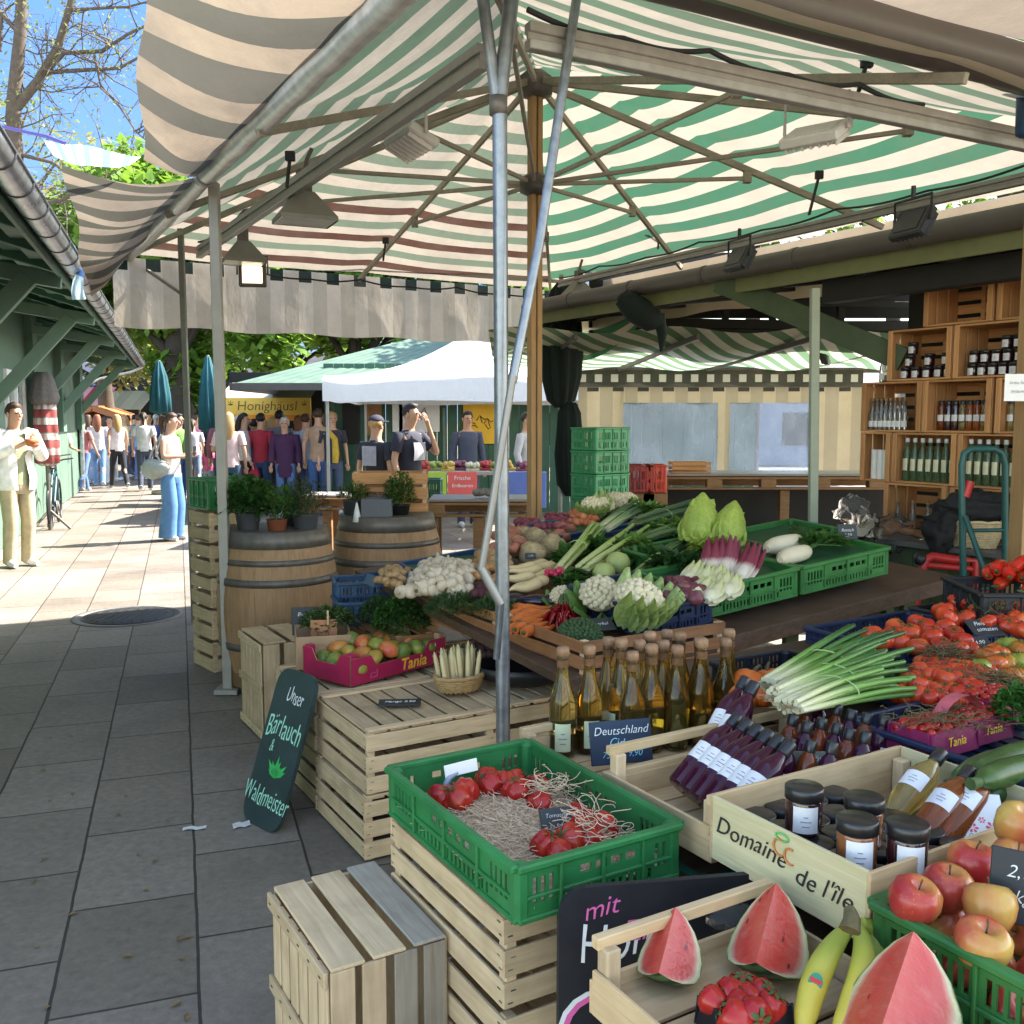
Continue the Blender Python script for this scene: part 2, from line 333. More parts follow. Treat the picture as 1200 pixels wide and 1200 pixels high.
SA = R(19); SD = V((-math.sin(SA), math.cos(SA), 0)); SN = V((-math.cos(SA), -math.sin(SA), 0))
G0 = at(0, 192, 2.9)
def LH(t, n, z): return V((G0.x, G0.y, 0)) + SD * t + SN * n + UP * z
TE = (at(166, 428, 2.9) - G0).dot(SD)
hut = thing('green_market_hut', 'long green timber market hut on the left with zinc gutter and deep bracketed eaves', 'hut', LH(8, 1.3, 0)); hutM = Matrix.Translation(-hut.location)
def lh_bar(mb, p, q, wd, th, up=UP, mat=0): mb.bar(hutM @ p, hutM @ q, wd, th, up, mat)
m = MB(); rs = [math.cos(PI * k / 10) for k in range(11)]
for (t0, t1) in [(-3, TE)]:
 nseg = 30
 m.grid(lambda u, v: hutM @ (LH(t0 + (t1 - t0) * u, -.085 * math.cos(PI * v), 2.93 - .085 * math.sin(PI * v))), nseg, 10)
 m.grid(lambda u, v: hutM @ (LH(t0 + (t1 - t0) * u, -.079 * math.cos(PI * v), 2.93 - .079 * math.sin(PI * v))), nseg, 10)
gut = m.build('gutter', M_zinc, hut)
m = MB()
t = -2.6
while t < TE:
 m.tube([hutM @ LH(t, -.089 * math.cos(PI * k / 8), 2.935 - .089 * math.sin(PI * k / 8)) for k in range(9)], .009, 6); t += .62
m.tube([hutM @ LH(-3 + (TE + 3) * k / 20, -.085, 2.935) for k in range(21)], .012, 6)
m.build('gutter_bracket', plain('gutter_iron', (.10, .10, .105), .5, .2, 9, .4), gut)
m = MB()                                  # roof: boards under, covering above
for k in range(7):
 a, b_ = .12 + .19 * k, .12 + .19 * (k + 1) - .012; z0 = 2.93 + .06 * k
 lh_bar(m, LH(-3, (a + b_) / 2, z0), LH(TE - .05, (a + b_) / 2, z0), b_ - a, .022)
lh_bar(m, LH(-3, .105, 2.90), LH(TE - .03, .105, 2.90), .03, .16)
m.build('soffit', M_mgreen, hut)
m = MB(); m.grid(lambda u, v: hutM @ LH(-3 + (TE + 3.1) * u, .02 + 3.6 * v, 2.99 + 1.25 * v), 4, 4); m.build('roof', plain('grey_roof_sheet', (.16, .18, .17), .6, .2, 6), hut)
m = MB(); t = -2.4
while t < TE: lh_bar(m, LH(t, .1, 2.885), LH(t, 1.4, 3.27), .09, .12); t += .95
m.build('rafter', M_mgreen, hut)
for k, t in enumerate([-.5, 3.6, 7.0, 10.6, 14.2, 17.8]):
 m = MB(); p0 = LH(t, 1.28, 1.75); p1 = LH(t, .35, 2.82)
 lh_bar(m, p0, p1, .11, .15); lh_bar(m, LH(t, .1, 2.80), LH(t, 1.3, 2.98), .10, .13); lh_bar(m, LH(t, 1.25, 1.4), LH(t, 1.25, 3.2), .13, .13)
 m.build('eave_bracket', M_lgreen, hut)
m = MB(); t = -3.0
while t < TE - .4:
 lh_bar(m, LH(t + .075, 1.36 + rnd.uniform(0, .008), 0.02), LH(t + .075, 1.36, 3.25), .146, .03, SN); t += .15
m.build('wall', M_lgreen, hut)
for t in (4.9, 8.7, 12.4):
 m = MB(); lh_bar(m, LH(t, 1.33, 1.05), LH(t + 1.5, 1.33, 1.05), .05, .09); lh_bar(m, LH(t, 1.33, 2.25), LH(t + 1.5, 1.33, 2.25), .05, .09)
 for q in (0, .75, 1.5): lh_bar(m, LH(t + q, 1.33, 1.1), LH(t + q, 1.33, 2.2), .05, .07, SN)
 wf = m.build('window_frame', M_white, hut); m = MB(); m.grid(lambda u, v: hutM @ LH(t + 1.5 * u, 1.335, 1.1 + 1.1 * v), 1, 1); m.build('pane', plain('dim_glass', (.25, .3, .3), .08, .3, 3), wf)
m = MB(); m.tube([hutM @ LH(TE - .15, .0, 2.86), hutM @ LH(TE - .2, .25, 2.74), hutM @ LH(TE - .9, .9, 2.55), hutM @ LH(TE - 1.2, 1.25, 2.3), hutM @ LH(TE - 1.2, 1.28, 0.05)], .06, 10); m.build('downpipe', M_zinc, hut)
HB, HA = 1.68, 2.5; EB, EA = 2.10, 3.07; ZE = 2.98
HUB = W(HB, HA); HUB.z = at(628, 84, Y=HUB.y).z; HX, HY = HUB.x, HUB.y
LHUB = V((HX, HY, at(640, 216, Y=HY).z))
um = thing('market_parasol', 'huge green and cream striped market parasol on a wooden mast roofing the stall', 'parasol', (HX, HY, 0)); uM = Matrix.Translation((-HX, -HY, 0))
cors = [W(HB - EB, HA + EA, ZE), W(HB + EB, HA + EA, ZE), W(HB + EB, HA - EA, ZE), W(HB - EB, HA - EA, ZE)]      # rear left, rear right, front right, front left
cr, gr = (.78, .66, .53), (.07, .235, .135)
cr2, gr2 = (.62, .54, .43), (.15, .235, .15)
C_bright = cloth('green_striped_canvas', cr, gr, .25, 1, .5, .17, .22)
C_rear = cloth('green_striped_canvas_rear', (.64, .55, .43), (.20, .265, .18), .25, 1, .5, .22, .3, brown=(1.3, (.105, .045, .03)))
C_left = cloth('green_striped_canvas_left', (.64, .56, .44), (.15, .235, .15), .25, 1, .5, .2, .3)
nrib = [2, 3, 2, 3]
ribs = []
top = V((HX, HY, HUB.z + .02))
def panel(E0, E1, nsub, mat, name='canopy_panel'):
 Lm = ((E0 + E1) / 2 - top).length; L = (E1 - E0).length
 def f(u, v):
  e = E0.lerp(E1, u); p = e.lerp(top, v); s = abs(math.sin(PI * u * nsub)) ** .7
  p.z -= .06 * s * (1 - v) * (0.25 + v) * 2 * .8 - .015; p.z += .012 * noise.noise(p * 2.3); return uM @ p
 m = MB(); m.grid(f, nsub * 10, 18, uvf=lambda u, v: (u * L * (1 - v), v * Lm)); return m.build(name, mat, um)
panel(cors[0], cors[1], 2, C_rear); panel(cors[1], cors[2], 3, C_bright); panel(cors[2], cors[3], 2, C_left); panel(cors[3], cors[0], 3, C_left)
for i in range(4):
 E0, E1 = cors[i], cors[(i + 1) % 4]
 for k in range(nrib[i]): ribs.append(E0.lerp(E1, k / nrib[i]))
for e in ribs:
 m = MB(); d = V((0, 0, .075)); m.bar(uM @ (top - d * 1.), uM @ (e - d * .8), .026, .042); rb = m.build('rib', M_rib, um)
 m = MB(); mid = top.lerp(e, .60) - d * 1.6; m.bar(uM @ (LHUB), uM @ mid, .02, .026); m.bar(uM @ (mid - UP * .03), uM @ (mid + UP * .05), .05, .05); st = m.build('strut', M_rib, um)
m = MB(); h = .16
for dx, dy in ((-.03, 0), (.03, 0)): m.box((dx * .8, dy, (HUB.z + .6) / 2), (.036, .06, HUB.z - .6), T(rz=PHI))
m.build('mast', M_post, um)
m = MB(); m.lathe([(.06, HUB.z - .16), (.11, HUB.z - .14), (.11, HUB.z - .04), (.06, HUB.z)], 16); m.build('hub', M_hoop, um)
m = MB(); m.lathe([(.055, LHUB.z - .07), (.10, LHUB.z - .05), (.10, LHUB.z + .03), (.06, LHUB.z + .06)], 16); m.build('runner', M_bgrey, um)
m = MB(); m.box((0, 0, .3), (.5, .5, .6), T(rz=PHI), bev=.02); m.build('base', M_dark, um)
C_val = cloth('faded_beige_valance', (.74, .64, .51), (.60, .52, .41), .26, 0, .5, .55, .35, (.17, .14, .11), check=(.26, .0, .10, (.012, .035, .03)))
C_valr = cloth('cream_valance', (.64, .52, .37), (.60, .48, .34), 3., 0, .5, .14, .25)
def valance(E0, E1, h, mat, off, chk=True, wave=.03):
 L = (E1 - E0).length; d = (E1 - E0).normalized(); nrm = V((-d.y, d.x, 0))
 def f(u, v):
  p = E0.lerp(E1, u) + off; p = p + nrm * (wave * v * math.sin(u * L * 5.5 + 1.1 * math.sin(u * L * 2.1))); p.z -= h * v + .012 * v * math.sin(u * L * 7); return uM @ p
 m = MB(); m.grid(f, int(L * 14), 8, uvf=lambda u, v: (u * L, v * h)); return m.build('valance', mat, um)
valance(cors[0] + BX * -.02, cors[1], .56, C_val, V((0, 0, -.02)) + AX * .03)
valance(cors[1], cors[2] , .44, C_valr, V((0, 0, -.02)) + BX * .03)
ft = thing('steel_awning_frame', 'steel awning frame with forked front pole, lamp rails and thin corner posts', 'frame', O0); fM = Matrix.Translation(-O0)
ZR = 2.93
fork = at(584, 124, Y=O0.y)
m = MB(); m.tube([fM @ V((O0.x, O0.y, 0)), fM @ V((O0.x - .012, O0.y, fork.z + .02))], .0255, 16); m.build('pole', M_steel, ft)
m = MB(); m.tube([fM @ fork, fM @ at(603, -30, Y=O0.y + .02)], .026, 14); m.build('fork_prong', M_steel, ft)
m = MB(); m.tube([fM @ (fork + V((0, 0, -.02))), fM @ at(562, -30, Y=O0.y - .02)], .021, 14); m.build('fork_prong', M_steel, ft)
m = MB(); m.lathe([(.031, -.03), (.031, .03)], 16, T(fM @ fork)); m.build('clamp', M_hoop, ft)
def rail(p, q, mat=M_alu, k=1.):
 m = MB(); off = UP * .028
 off = off * k; m.bar(fM @ (p + off), fM @ (q + off), .045 * k, .034 * k); m.bar(fM @ (p - off), fM @ (q - off), .045 * k, .034 * k); m.bar(fM @ p, fM @ q, .018 * k, .03 * k); return m.build('lamp_rail', mat, ft)
PL0 = at(618, 42, ZR); RL = at(233, 296, ZR); RR = at(1215, 168, ZR)
rail(at(566, 66, ZR), RL); rail(PL0, RR)
RB0 = at(655, 333, ZR - .05); RB1 = at(1215, 206, ZR - .05); rail(RB0, RB1, M_alu, .7)
m = MB(); m.bar(fM @ at(165, 290, Y=8.3), fM @ at(655, 330, Y=9.8), .03, .035); m.build('lamp_rail', M_alu, ft)
pb = at(228, 729, 0); m = MB(); m.bar(fM @ pb, fM @ V((pb.x - .01, pb.y, at(213, 268, Y=pb.y).z)), .042, .042); m.build('post', plain('grey_green_post', (.19, .19, .17), .5, .15, 9, .3), ft)
pb = at(268, 812, 0); m = MB(); m.bar(fM @ pb, fM @ V((pb.x - .0, pb.y, at(250, 214, Y=pb.y).z)), .055, .055); m.box(fM @ (pb + UP * .02), (.14, .14, .03)); m.build('post', plain('beige_post', (.33, .31, .27), .5, .15, 9, .2), ft)
m = MB(); m.bar(fM @ at(166, 312, Y=8.2), fM @ at(214, 345, Y=7.9), .025, .025); m.build('brace', M_alu, ft)
m = MB(); m.bar(fM @ V((at(956, 600, Y=5.9).x, 5.9, .3)), fM @ at(955, 338, Y=5.9), .05, .05); m.build('post', plain('pale_green_post', (.30, .33, .25), .5, .15, 9), ft)
def cable(pts, r, label):
 mb = MB(); P = [V(p) for p in pts]; o = P[0]; fine = []
 for a, b_ in zip(P[:-1], P[1:]):
  for k in range(8): fine.append(a.lerp(b_, k / 8) - o + UP * (-.02 * math.sin(PI * k / 8)))
 fine.append(P[-1] - o); mb.tube(fine, r, 6); return tag(mb.build('cable', M_wire, loc=o), label, 'cable')
a, b_ = at(566, 60, ZR + .06), RL + UP * .06
cable([a.lerp(b_, k / 7) + UP * .02 * (k % 2) for k in range(8)], .009, 'black cable lying along the left lamp rail beside the forked pole')
a, b_ = PL0 + UP * .06, RR + UP * .06
cable([a.lerp(b_, k / 7) + UP * .025 * ((k + 1) % 2) for k in range(6)], .010, 'black cable clipped along the front lamp rail above the white floodlight')
a, b_ = RB0 + UP * .055, RB1 + UP * .055
cable([a.lerp(b_, k / 7) + UP * .02 * (k % 2) for k in range(8)], .007, 'black cable clipped along the right lamp rail over the two black floodlights')
a, b_ = at(300, 318, Y=8.55), at(640, 345, Y=9.6)
cable([a.lerp(b_, k / 6) - UP * .03 * (k % 2) for k in range(7)], .008, 'thin dark cable sagging under the rear edge of the parasol')
cr_t = thing('parasol_crank_rod', 'long steel crank rod hanging beside the forked front pole, bent at its lower end', 'crank rod', at(600, 445, Y=3.25)); cM = Matrix.Translation(-cr_t.location)
m = MB(); m.tube([cM @ at(680, -30, Y=3.45), cM @ at(632, 285, Y=3.3), cM @ at(600, 448, Y=3.25)], .017, 12); m.build('upper_rod', M_steel, cr_t)
m = MB(); m.tube([cM @ at(601, 440, Y=3.22), cM @ at(578, 585, Y=3.2), cM @ at(564, 668, Y=3.2)], .013, 10); m.tube([cM @ at(564, 666, Y=3.2), cM @ at(587, 708, Y=3.2)], .016, 10); m.build('crank', M_alu, cr_t)
m = MB(); m.tube([cM @ at(587, 706, Y=3.2), cM @ at(582, 772, Y=3.22)], .012, 10); m.build('handle', M_steel, cr_t)
sw = thing('side_awning', 'dirty grey and beige striped side awning with two hanging flaps on a rolled tube', 'awning', at(240, 208, ZE)); wM = Matrix.Translation(-sw.location)
E0, E1, E2 = at(470, -12, ZE), at(240, 206, ZE), at(150, 300, ZE)
m = MB(); pts = [E0 + (E0 - E1) * .3] + [E0.lerp(E1, k / 14) for k in range(15)]
m.tube([wM @ (p + UP * .004 * math.sin(9 * i)) for i, p in enumerate(pts)], [.054 + .002 * math.sin(i * 2.3) for i in range(len(pts))], 14); m.build('roll_tube', plain('silver_wrap', (.56, .55, .53), .34, .3, 14, .35), sw)
m = MB(); pts = [E1.lerp(E2, k / 12) for k in range(13)]
m.tube([wM @ p for p in pts], [.05 + .012 * math.sin(PI * k / 12) + .004 * math.sin(k * 2.7) for k in range(13)], 14); m.build('roll_tube', MATS['silver_wrap'], sw)
m = MB(); m.lathe([(.03, -.06), (.055, -.05), (.062, .0), (.055, .05), (.03, .06)], 14, Matrix.Translation(wM @ E1) @ (E2 - E1).to_track_quat('Z', 'Y').to_matrix().to_4x4()); m.build('coupling', M_alu, sw)
C_flap = cloth('dirty_striped_flap', (.42, .335, .245), (.135, .13, .105), .68, 0, .5, .21, .6, (.16, .14, .12))
C_flap2 = cloth('dirty_striped_flap_rear', (.44, .36, .27), (.13, .125, .095), .34, 0, .5, .23, .5, (.16, .14, .12))
def flap(T0, T1, F0, F1, mat, sag, uv0, n=24):
 L = (T1 - T0).length
 def f(u, v):
  p = T0.lerp(T1, u).lerp(F0.lerp(F1, u), v); p.z -= sag * math.sin(PI * u) * v + .03 * math.sin(PI * v) * math.sin(7 * u * PI + 2 * v) * (1 - .4 * v) + .05 * math.sin(PI * v); p += BX * (.02 * math.sin(11 * u + 4 * v)); return wM @ p
 m = MB(); m.grid(f, n, 14, uvf=lambda u, v: (u * L + .12 * v * v + uv0, v)); return m.build('flap', mat, sw)
flap(E0 + (E0 - E1) * .3, E1, at(167, -130, Y=3.3), at(165, 187, Y=5.05), C_flap, -.05, 0)
flap(E1, E2, at(76, 194, Y=5.3), at(104, 347, Y=7.4), C_flap2, .0, .1)
m = MB(); p, q = W(-.2, -.25, 3.17), W(4.2, -.25, 3.17); p = at(700, -53, 3.1); q = at(1000, 27, 3.1); d = (q - p).normalized(); q = p + d * 4.4; o = p.copy()
t = thing('awning_cassette', 'thick brown grey roller tube of an awning across the top of the stall front', 'awning', o)
m.tube([V(), q - o], .092, 28); m.build('tube', M_bgrey, t)
m = MB()
def f(u, v):
 pp = p.lerp(q, u) - AX * (.05 + 3.3 * v) + UP * (.072 + .36 * v - .03 * math.sin(PI * v) + .02 * math.sin(15 * u)); return pp - o
m.grid(f, 30, 16, uvf=lambda u, v: (u * 4, v * 3)); m.build('canvas', cloth('cream_front_canvas', (.62, .53, .42), (.08, .24, .13), 3.4, 1, .88, .12, .25, off=.7), t)
def holed(mb, x0, x1, z0, z1, th, holes, M, mat=0):
 xs = sorted({x0, x1, *[h[0] for h in holes], *[h[1] for h in holes]}); zs = sorted({z0, z1, *[h[2] for h in holes], *[h[3] for h in holes]})
 for za, zb in zip(zs[:-1], zs[1:]):
  run = None
  for xa, xb in zip(xs[:-1], xs[1:]):
   cx, cz = (xa + xb) / 2, (za + zb) / 2; hole = any(h[0] < cx < h[1] and h[2] < cz < h[3] for h in holes)
   if not hole: run = (run[0], xb) if run else (xa, xb)
   if (hole or xb == xs[-1]) and run: mb.box(((run[0] + run[1]) / 2, 0, (za + zb) / 2), (run[1] - run[0], th, zb - za), M, mat, 0.0001); run = None
def sides(w, d): return [(T((0, -d / 2, 0)), w), (T((w / 2, 0, 0), R(90)), d), (T((0, d / 2, 0), R(180)), w), (T((-w / 2, 0, 0), R(-90)), d)]
def plastic_crate(label, cat, loc, rz, w, d, h, mat, group=None, style=0, name='plastic_crate'):
 t = thing(name, label, cat, loc, rz, group)
 for M, L in sides(w, d):
  m = MB(); H = []; n = max(4, int(L / .022)); x0 = -L / 2 + .035; dx = (L - .07) / n
  if style == 0:
   for i in range(n):
    x = x0 + i * dx; f = i / n
    if f < .16 or f > .84: H.append((x + .004, x + dx - .004, h * .30, h * .72))
    else: H.append((x + .005, x + dx - .005, h * .14, h * .32))
    if .3 < f < .7 and h > .1 and i % 2 == 0: H.append((x + .003, x + dx * 1.6, h * .58, h * .72))
  else:
   for i in range(0, n, 1):
    x = x0 + i * dx
    for za, zb in ((.12, .36), (.48, .78)):
     if (i * 7 + int(za * 10)) % 5: H.append((x + .004, x + dx - .003, h * za, h * zb))
  holed(m, -L / 2 + .006, L / 2 - .006, .004, h - .012, .006, H, M @ T((0, .006, 0)))
  m.box((0, .0, h - .008), (L, .022, .016), M, 0, .004); m.box((0, .002, h * .42), (L - .05, .010, .008), M, 0, .002); m.box((0, .004, .008), (L - .01, .014, .012), M, 0, .003)
  for k in range(1, 4): m.box((-L / 2 + L * k / 4, .001, h * .5), (.008, .012, h - .03), M, 0, .002)
  m.build('side_wall', mat, t)
 for sx in (-1, 1):
  for sy in (-1, 1): m = MB(); m.box((sx * (w / 2 - .016), sy * (d / 2 - .016), h / 2), (.034, .034, h - .002), None, 0, .009); m.build('corner_post', mat, t)
 m = MB(); k = 9
 for i in range(k): m.box(((i + .5) / k * (w - .02) - w / 2 + .01, 0, .010), ((w - .02) / k * .72, d - .03, .005))
 for i in range(5): m.box((0, (i + .5) / 5 * d - d / 2, .006), (w - .03, .02, .006))
 m.build('base', mat, t); return t
def slat_crate(label, loc, rz, w, d, h, nb=3, top=True, mats=None, group=None, flip=False, nt=5, runners=True):
 mx, my = mats or (M_pale, M_paled); t = thing('wooden_crate', label, 'crate', loc, rz, group)
 for i, (M, L) in enumerate(sides(w, d)):
  m = MB(); bh = h / nb
  for k in range(nb):
   if k < nb: m.box((rnd.uniform(-.002, .002), .004 + rnd.uniform(-.0015, .0015), bh * (k + .5) + rnd.uniform(-.003, .003)), (L - (.0 if i % 2 == 0 else .016), .008, bh * rnd.uniform(.70, .80)), M, 0, .0015)
  for sx in (-1, 1):
   for k in range(nb):
    for q in (-.3, .3): m.box((sx * (L / 2 - .018 - .012 * q), -.0006, bh * (k + .5 + q * .6)), (.012, .0015, .0025), M, 1, .0004)   # staples
  m.build('side_panel', [mx if i % 2 == 0 else my, M_hoop], t)
 for sx in (-1, 1):
  for sy in (-1, 1):
   m = MB(); m.box((sx * (w / 2 - .022), sy * (d / 2 - .022), h / 2 - .002), (.028, .028, h - .012)); m.build('corner_post', M_paley, t)
 if top:
  m = MB(); wd = w / nt
  for k in range(nt): m.box((-w / 2 + wd * (k + .5) + rnd.uniform(-.002, .002), 0, h - .006), (wd * rnd.uniform(.80, .88), d - .018, .007), None, 0, .0015)
  m.build('slatted_bottom', my, t)
  if runners:
   m = MB()
   for sy in (-1, 1): m.box((0, sy * (d / 2 - .024), h + .003), (w - .02, .034, .010), None, 0, .002)
   m.build('runner', mx, t)
 else:
  m = MB()
  for k in range(5): m.box((-w / 2 + w / 5 * (k + .5), 0, .006), (w / 5 * .84, d - .018, .007), None, 0, .0015)
  m.build('slatted_bottom', my, t)
 return t
def tray(label, loc, rz, w, d, h, hs=.6, mats=None, post=True, rail='y', group=None, cat='tray', pin=.030):
 mx, my = mats or (M_fresh, M_freshd); t = thing('fruit_tray', label, cat, loc, rz, group)
 for i, (M, L) in enumerate(sides(w, d)):
  m = MB(); hh = h * hs if not (rail == 'y' and i % 2 == 0) and not (rail == 'all') else h * hs * .75
  m.box((0, .004, hh / 2 + .006), (L - (.0 if i % 2 == 0 else .016), .008, hh), M, 0, .0015); m.build('side_board', mx if i % 2 == 0 else my, t)
  if i % 2 == 0 and rail == 'y':
   m = MB(); m.box((0, .012, h - .011), (L - .004, .020, .022), M, 0, .002); m.build('end_rail', mx, t)
 for sx in (-1, 1):
  for sy in (-1, 1):
   m = MB(); m.box((sx * (w / 2 - .009 - pin / 2), sy * (d / 2 - .009 - pin / 2), (h - .01) / 2), (pin, pin, h - .024)); m.build('corner_post', M_paley, t)
 m = MB(); n = 5
 for k in range(n): m.box((0, -d / 2 + d / n * (k + .5), .006), (w - .018, d / n * .90, .006), None, 0, .001)
 m.build('base', mx, t); return t
def ctr(b, a, z): return W(b, a, z)
def upright_crate(label, b0, a0, w, d, h, greys, nface=4):
 t = thing('wooden_crate', label, 'crate', W(b0 + w / 2, a0 + d / 2, 0), PHI)
 m = MB(); n = 3
 tw = [(-w / 2 + w / n * (k + .5), w / n * .80) for k in range(n)]
 for k, (x, q) in enumerate(tw): m.box((x, 0, h - .004), (q, d, .008), T((0, 0, rnd.uniform(-.002, .002)), rnd.uniform(-.012, .012)), 1 if k in greys else 0, .0015)
 m.build('top_slats', [M_paled, wood('weathered_grey_wood_deep', (.36, .32, .26), (.26, .22, .17), .85, axis=1)], t)
 m = MB()
 for k in range(nface):
  m.box((-w / 2 + w / nface * (k + .5) + rnd.uniform(-.003, .003), -d / 2 + .004, h / 2 - .005), (w / nface * .76, .008, h - .012), None, 1 if k in greys or k == nface - 1 and greys else 0, .0015)
 m.build('front_slats', [M_paley, M_greyw], t)
 m = MB()
 for k in range(6): m.box((-w / 2 + .006, -d / 2 + .012 + (d - .02) / 6 * (k + .5), h / 2 - .006), (.007, (d - .02) / 6 * .80, h - .016), None, 0, .0015)
 m.build('end_slats', M_paley, t)
 for z in (h - .028, h * .52, .03):
  m = MB(); m.box((-w / 2 - .003, 0, z), (.010, d - .01, .038), None, 0, .002)
  for k in range(6): m.box((-w / 2 - .009, -d / 2 + .03 + k * (d - .06) / 5, z), (.002, .012, .003), T(rx=.0), 1, .0004)
  m.build('end_batten', [M_paled, M_hoop], t)
 m = MB(); m.box((w / 2 - .005, 0, h / 2), (.008, d - .02, h - .02)); m.build('back_panel', M_paley, t); m = MB(); m.box((0, d / 2 - .005, h / 2), (w - .02, .008, h - .02)); m.build('back_panel', M_paley, t)
 for sx in (-1, 1):
  m = MB(); m.box((sx * (w / 2 - .03), -d / 2 + .022, h / 2 - .01), (.026, .026, h - .03)); m.build('corner_post', M_paley, t)
 return t
upright_crate('pale crate stood on end at the front of the stall with a weathered grey slat', -1.06, -1.10, .285, .42, .50, (2,))
upright_crate('pale crate stood on end in front of the big oak barrel', -.36, 1.84, .44, .42, .51, ())
for k, lab in enumerate(['lowest of the three pale crates piled under the green crate of ribbed tomatoes', 'middle one of the three pale crates piled under the green crate of ribbed tomatoes', 'pale crate directly under the green crate of ribbed tomatoes']):
 slat_crate(lab, W(-.575 + rnd.uniform(-.006, .006), -1.055, .22 * k + .001), PHI, .39, .575, .215, 3, top=(k == 2), group='pale wooden crates piled along the street side')
plastic_crate('low green plastic crate of ribbed tomatoes on wood wool at the stall front', 'crate', W(-.585, -1.105, .668), PHI, .41, .625, .125, M_gcrate)
for k, lab in enumerate(['lower pale crate under the basket of asparagus, beside the leaning chalk sign', 'upper pale crate with the chalk tag lying on its slatted top']):
 slat_crate(lab, W(-.135 - .012 * (1 - k), .575, .25 * k + .001), PHI, .55, .55, .244, 3, top=True, nt=6, group='pale wooden crates piled along the street side')
for k, lab in enumerate(['lower pale crate behind the steel pole', 'upper pale crate behind the steel pole with the black bowl on top']):
 slat_crate(lab, W(.41, .60 - .02 * k, .25 * k + .001), PHI, .52, .52, .244, 3, top=True, nt=6, group='pale wooden crates piled along the street side')
for k, lab in enumerate(['lower pale crate behind the leaning chalk sign', 'upper pale crate behind the leaning chalk sign, under the cardboard box']):
 slat_crate(lab, W(-.13 - .01 * k, 1.135, .25 * k + .001), PHI, .55, .55, .244, 3, top=True, nt=6, group='pale wooden crates piled along the street side')
for k, lab in enumerate(['lower pale crate under the red cardboard mango box', 'upper pale crate under the red cardboard mango box']):
 slat_crate(lab, W(.44, 1.16, .25 * k + .001), PHI, .52, .55, .244, 3, top=True, nt=6, group='pale wooden crates piled along the street side')
slat_crate('lower pale crate between the barrel and the brown vegetable boxes', W(-.0, 1.72, .001), PHI, .5, .5, .25, 3, group='pale wooden crates piled along the street side')
bt = thing('display_bench', 'dark low bench carrying the trays of bottles, jars and fruit', 'bench', W(.35, -1.5, 0), PHI)
m = MB(); m.box((0, 0, .63), (1.38, 1.9, .035)); m.build('bench_top', M_table, bt)
for sx in (-1, 1):
 for sy in (-1, 1): m = MB(); m.box((sx * .6, sy * .85, .306), (.06, .06, .612)); m.build('leg', M_table, bt)
TB = .668    # bench level of the trays
tray('pale tray of cider bottles beside the steel pole', W(-.04, -.88, TB), PHI, .60, .42, .115, .8)
tray('pale tray of dark red syrup bottles with a raised rail', W(-.03, -1.275, TB + .035), PHI, .62, .385, .15, .52)
M_dom = wood('yellow_painted_poplar', (.60, .53, .32), (.50, .43, .24), .6, axis=1, stain=.15)
dt = tray('fruit tray lettered Domaine, full of black lidded jars', W(-.06, -1.685, TB + .062), PHI, .60, .405, .135, 1.0, mats=(M_fresh, M_dom), rail='none')
lM = Matrix.Translation((-.302, 0, .075)) @ Matrix(((0, 0, -1, 0), (-1, 0, 0, 0), (0, 1, 0, 0), (0, 0, 0, 1)))
lettering('Domaine', .052, lM @ T((-.088, .010, 0)), M_ink, dt, shear=.35, jit=.05, fat=-.0003)
lettering("de l'île", .052, lM @ T((.098, -.006, 0)), M_ink, dt, shear=.35, jit=.05, fat=-.0003)
m = MB()
for (x, y, r) in ((-.005, .030, .016), (.022, .022, .015)): m.tube([lM @ V((x + r * math.cos(q * .4), y + r * math.sin(q * .4), .0007)) for q in range(3, 14)], .0022, 5)
m.build('printed_fruit', plain('orange_print', (.62, .22, .06), .6, .1, 20), dt)
m = MB(); m.tube([lM @ V((.0 + .016 * math.cos(q * .42), .052 + .007 * math.sin(q * .42), .0007)) for q in range(16)], .002, 5); m.build('printed_leaf', plain('green_print', (.12, .45, .12), .6, .1, 20), dt)
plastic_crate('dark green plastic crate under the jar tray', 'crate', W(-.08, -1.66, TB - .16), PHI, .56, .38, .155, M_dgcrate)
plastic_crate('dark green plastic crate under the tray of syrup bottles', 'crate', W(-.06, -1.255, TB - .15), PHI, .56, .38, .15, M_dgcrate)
plastic_crate('green plastic crate heaped with red and yellow apples', 'crate', W(-.09, -2.10, TB + .02), PHI, .58, .39, .15, M_gcrate2, style=2)
ml = tray('pale tray holding watermelon wedges, bananas and strawberries', W(-.595, -1.985, TB - .03), PHI, .41, .62, .145, .55)
m = MB()
for k in range(5): m.box((0, -.248 + .124 * k, .036), (.38, .112, .008), None, 0, .001)
m.build('false_floor', M_fresh, ml)
slat_crate('pale crate beneath the watermelon tray', W(-.585, -2.0, .40), PHI, .38, .58, .21, 3, group='pale wooden crates piled along the street side')
ZT = .80
tt = thing('tomato_table', 'dark sloping table under the navy trays of tomatoes', 'table', W(1.25, -1.1, 0), PHI)
m = MB(); m.box((0, 0, ZT - .03), (1.75, 1.55, .03)); m.build('table_top', M_table, tt)
for sx in (-1, 1):
 for sy in (-1, 1): m = MB(); m.box((sx * .8, sy * .7, (ZT - .045) / 2), (.05, .05, ZT - .045)); m.build('leg', M_table, tt)
TR = {}
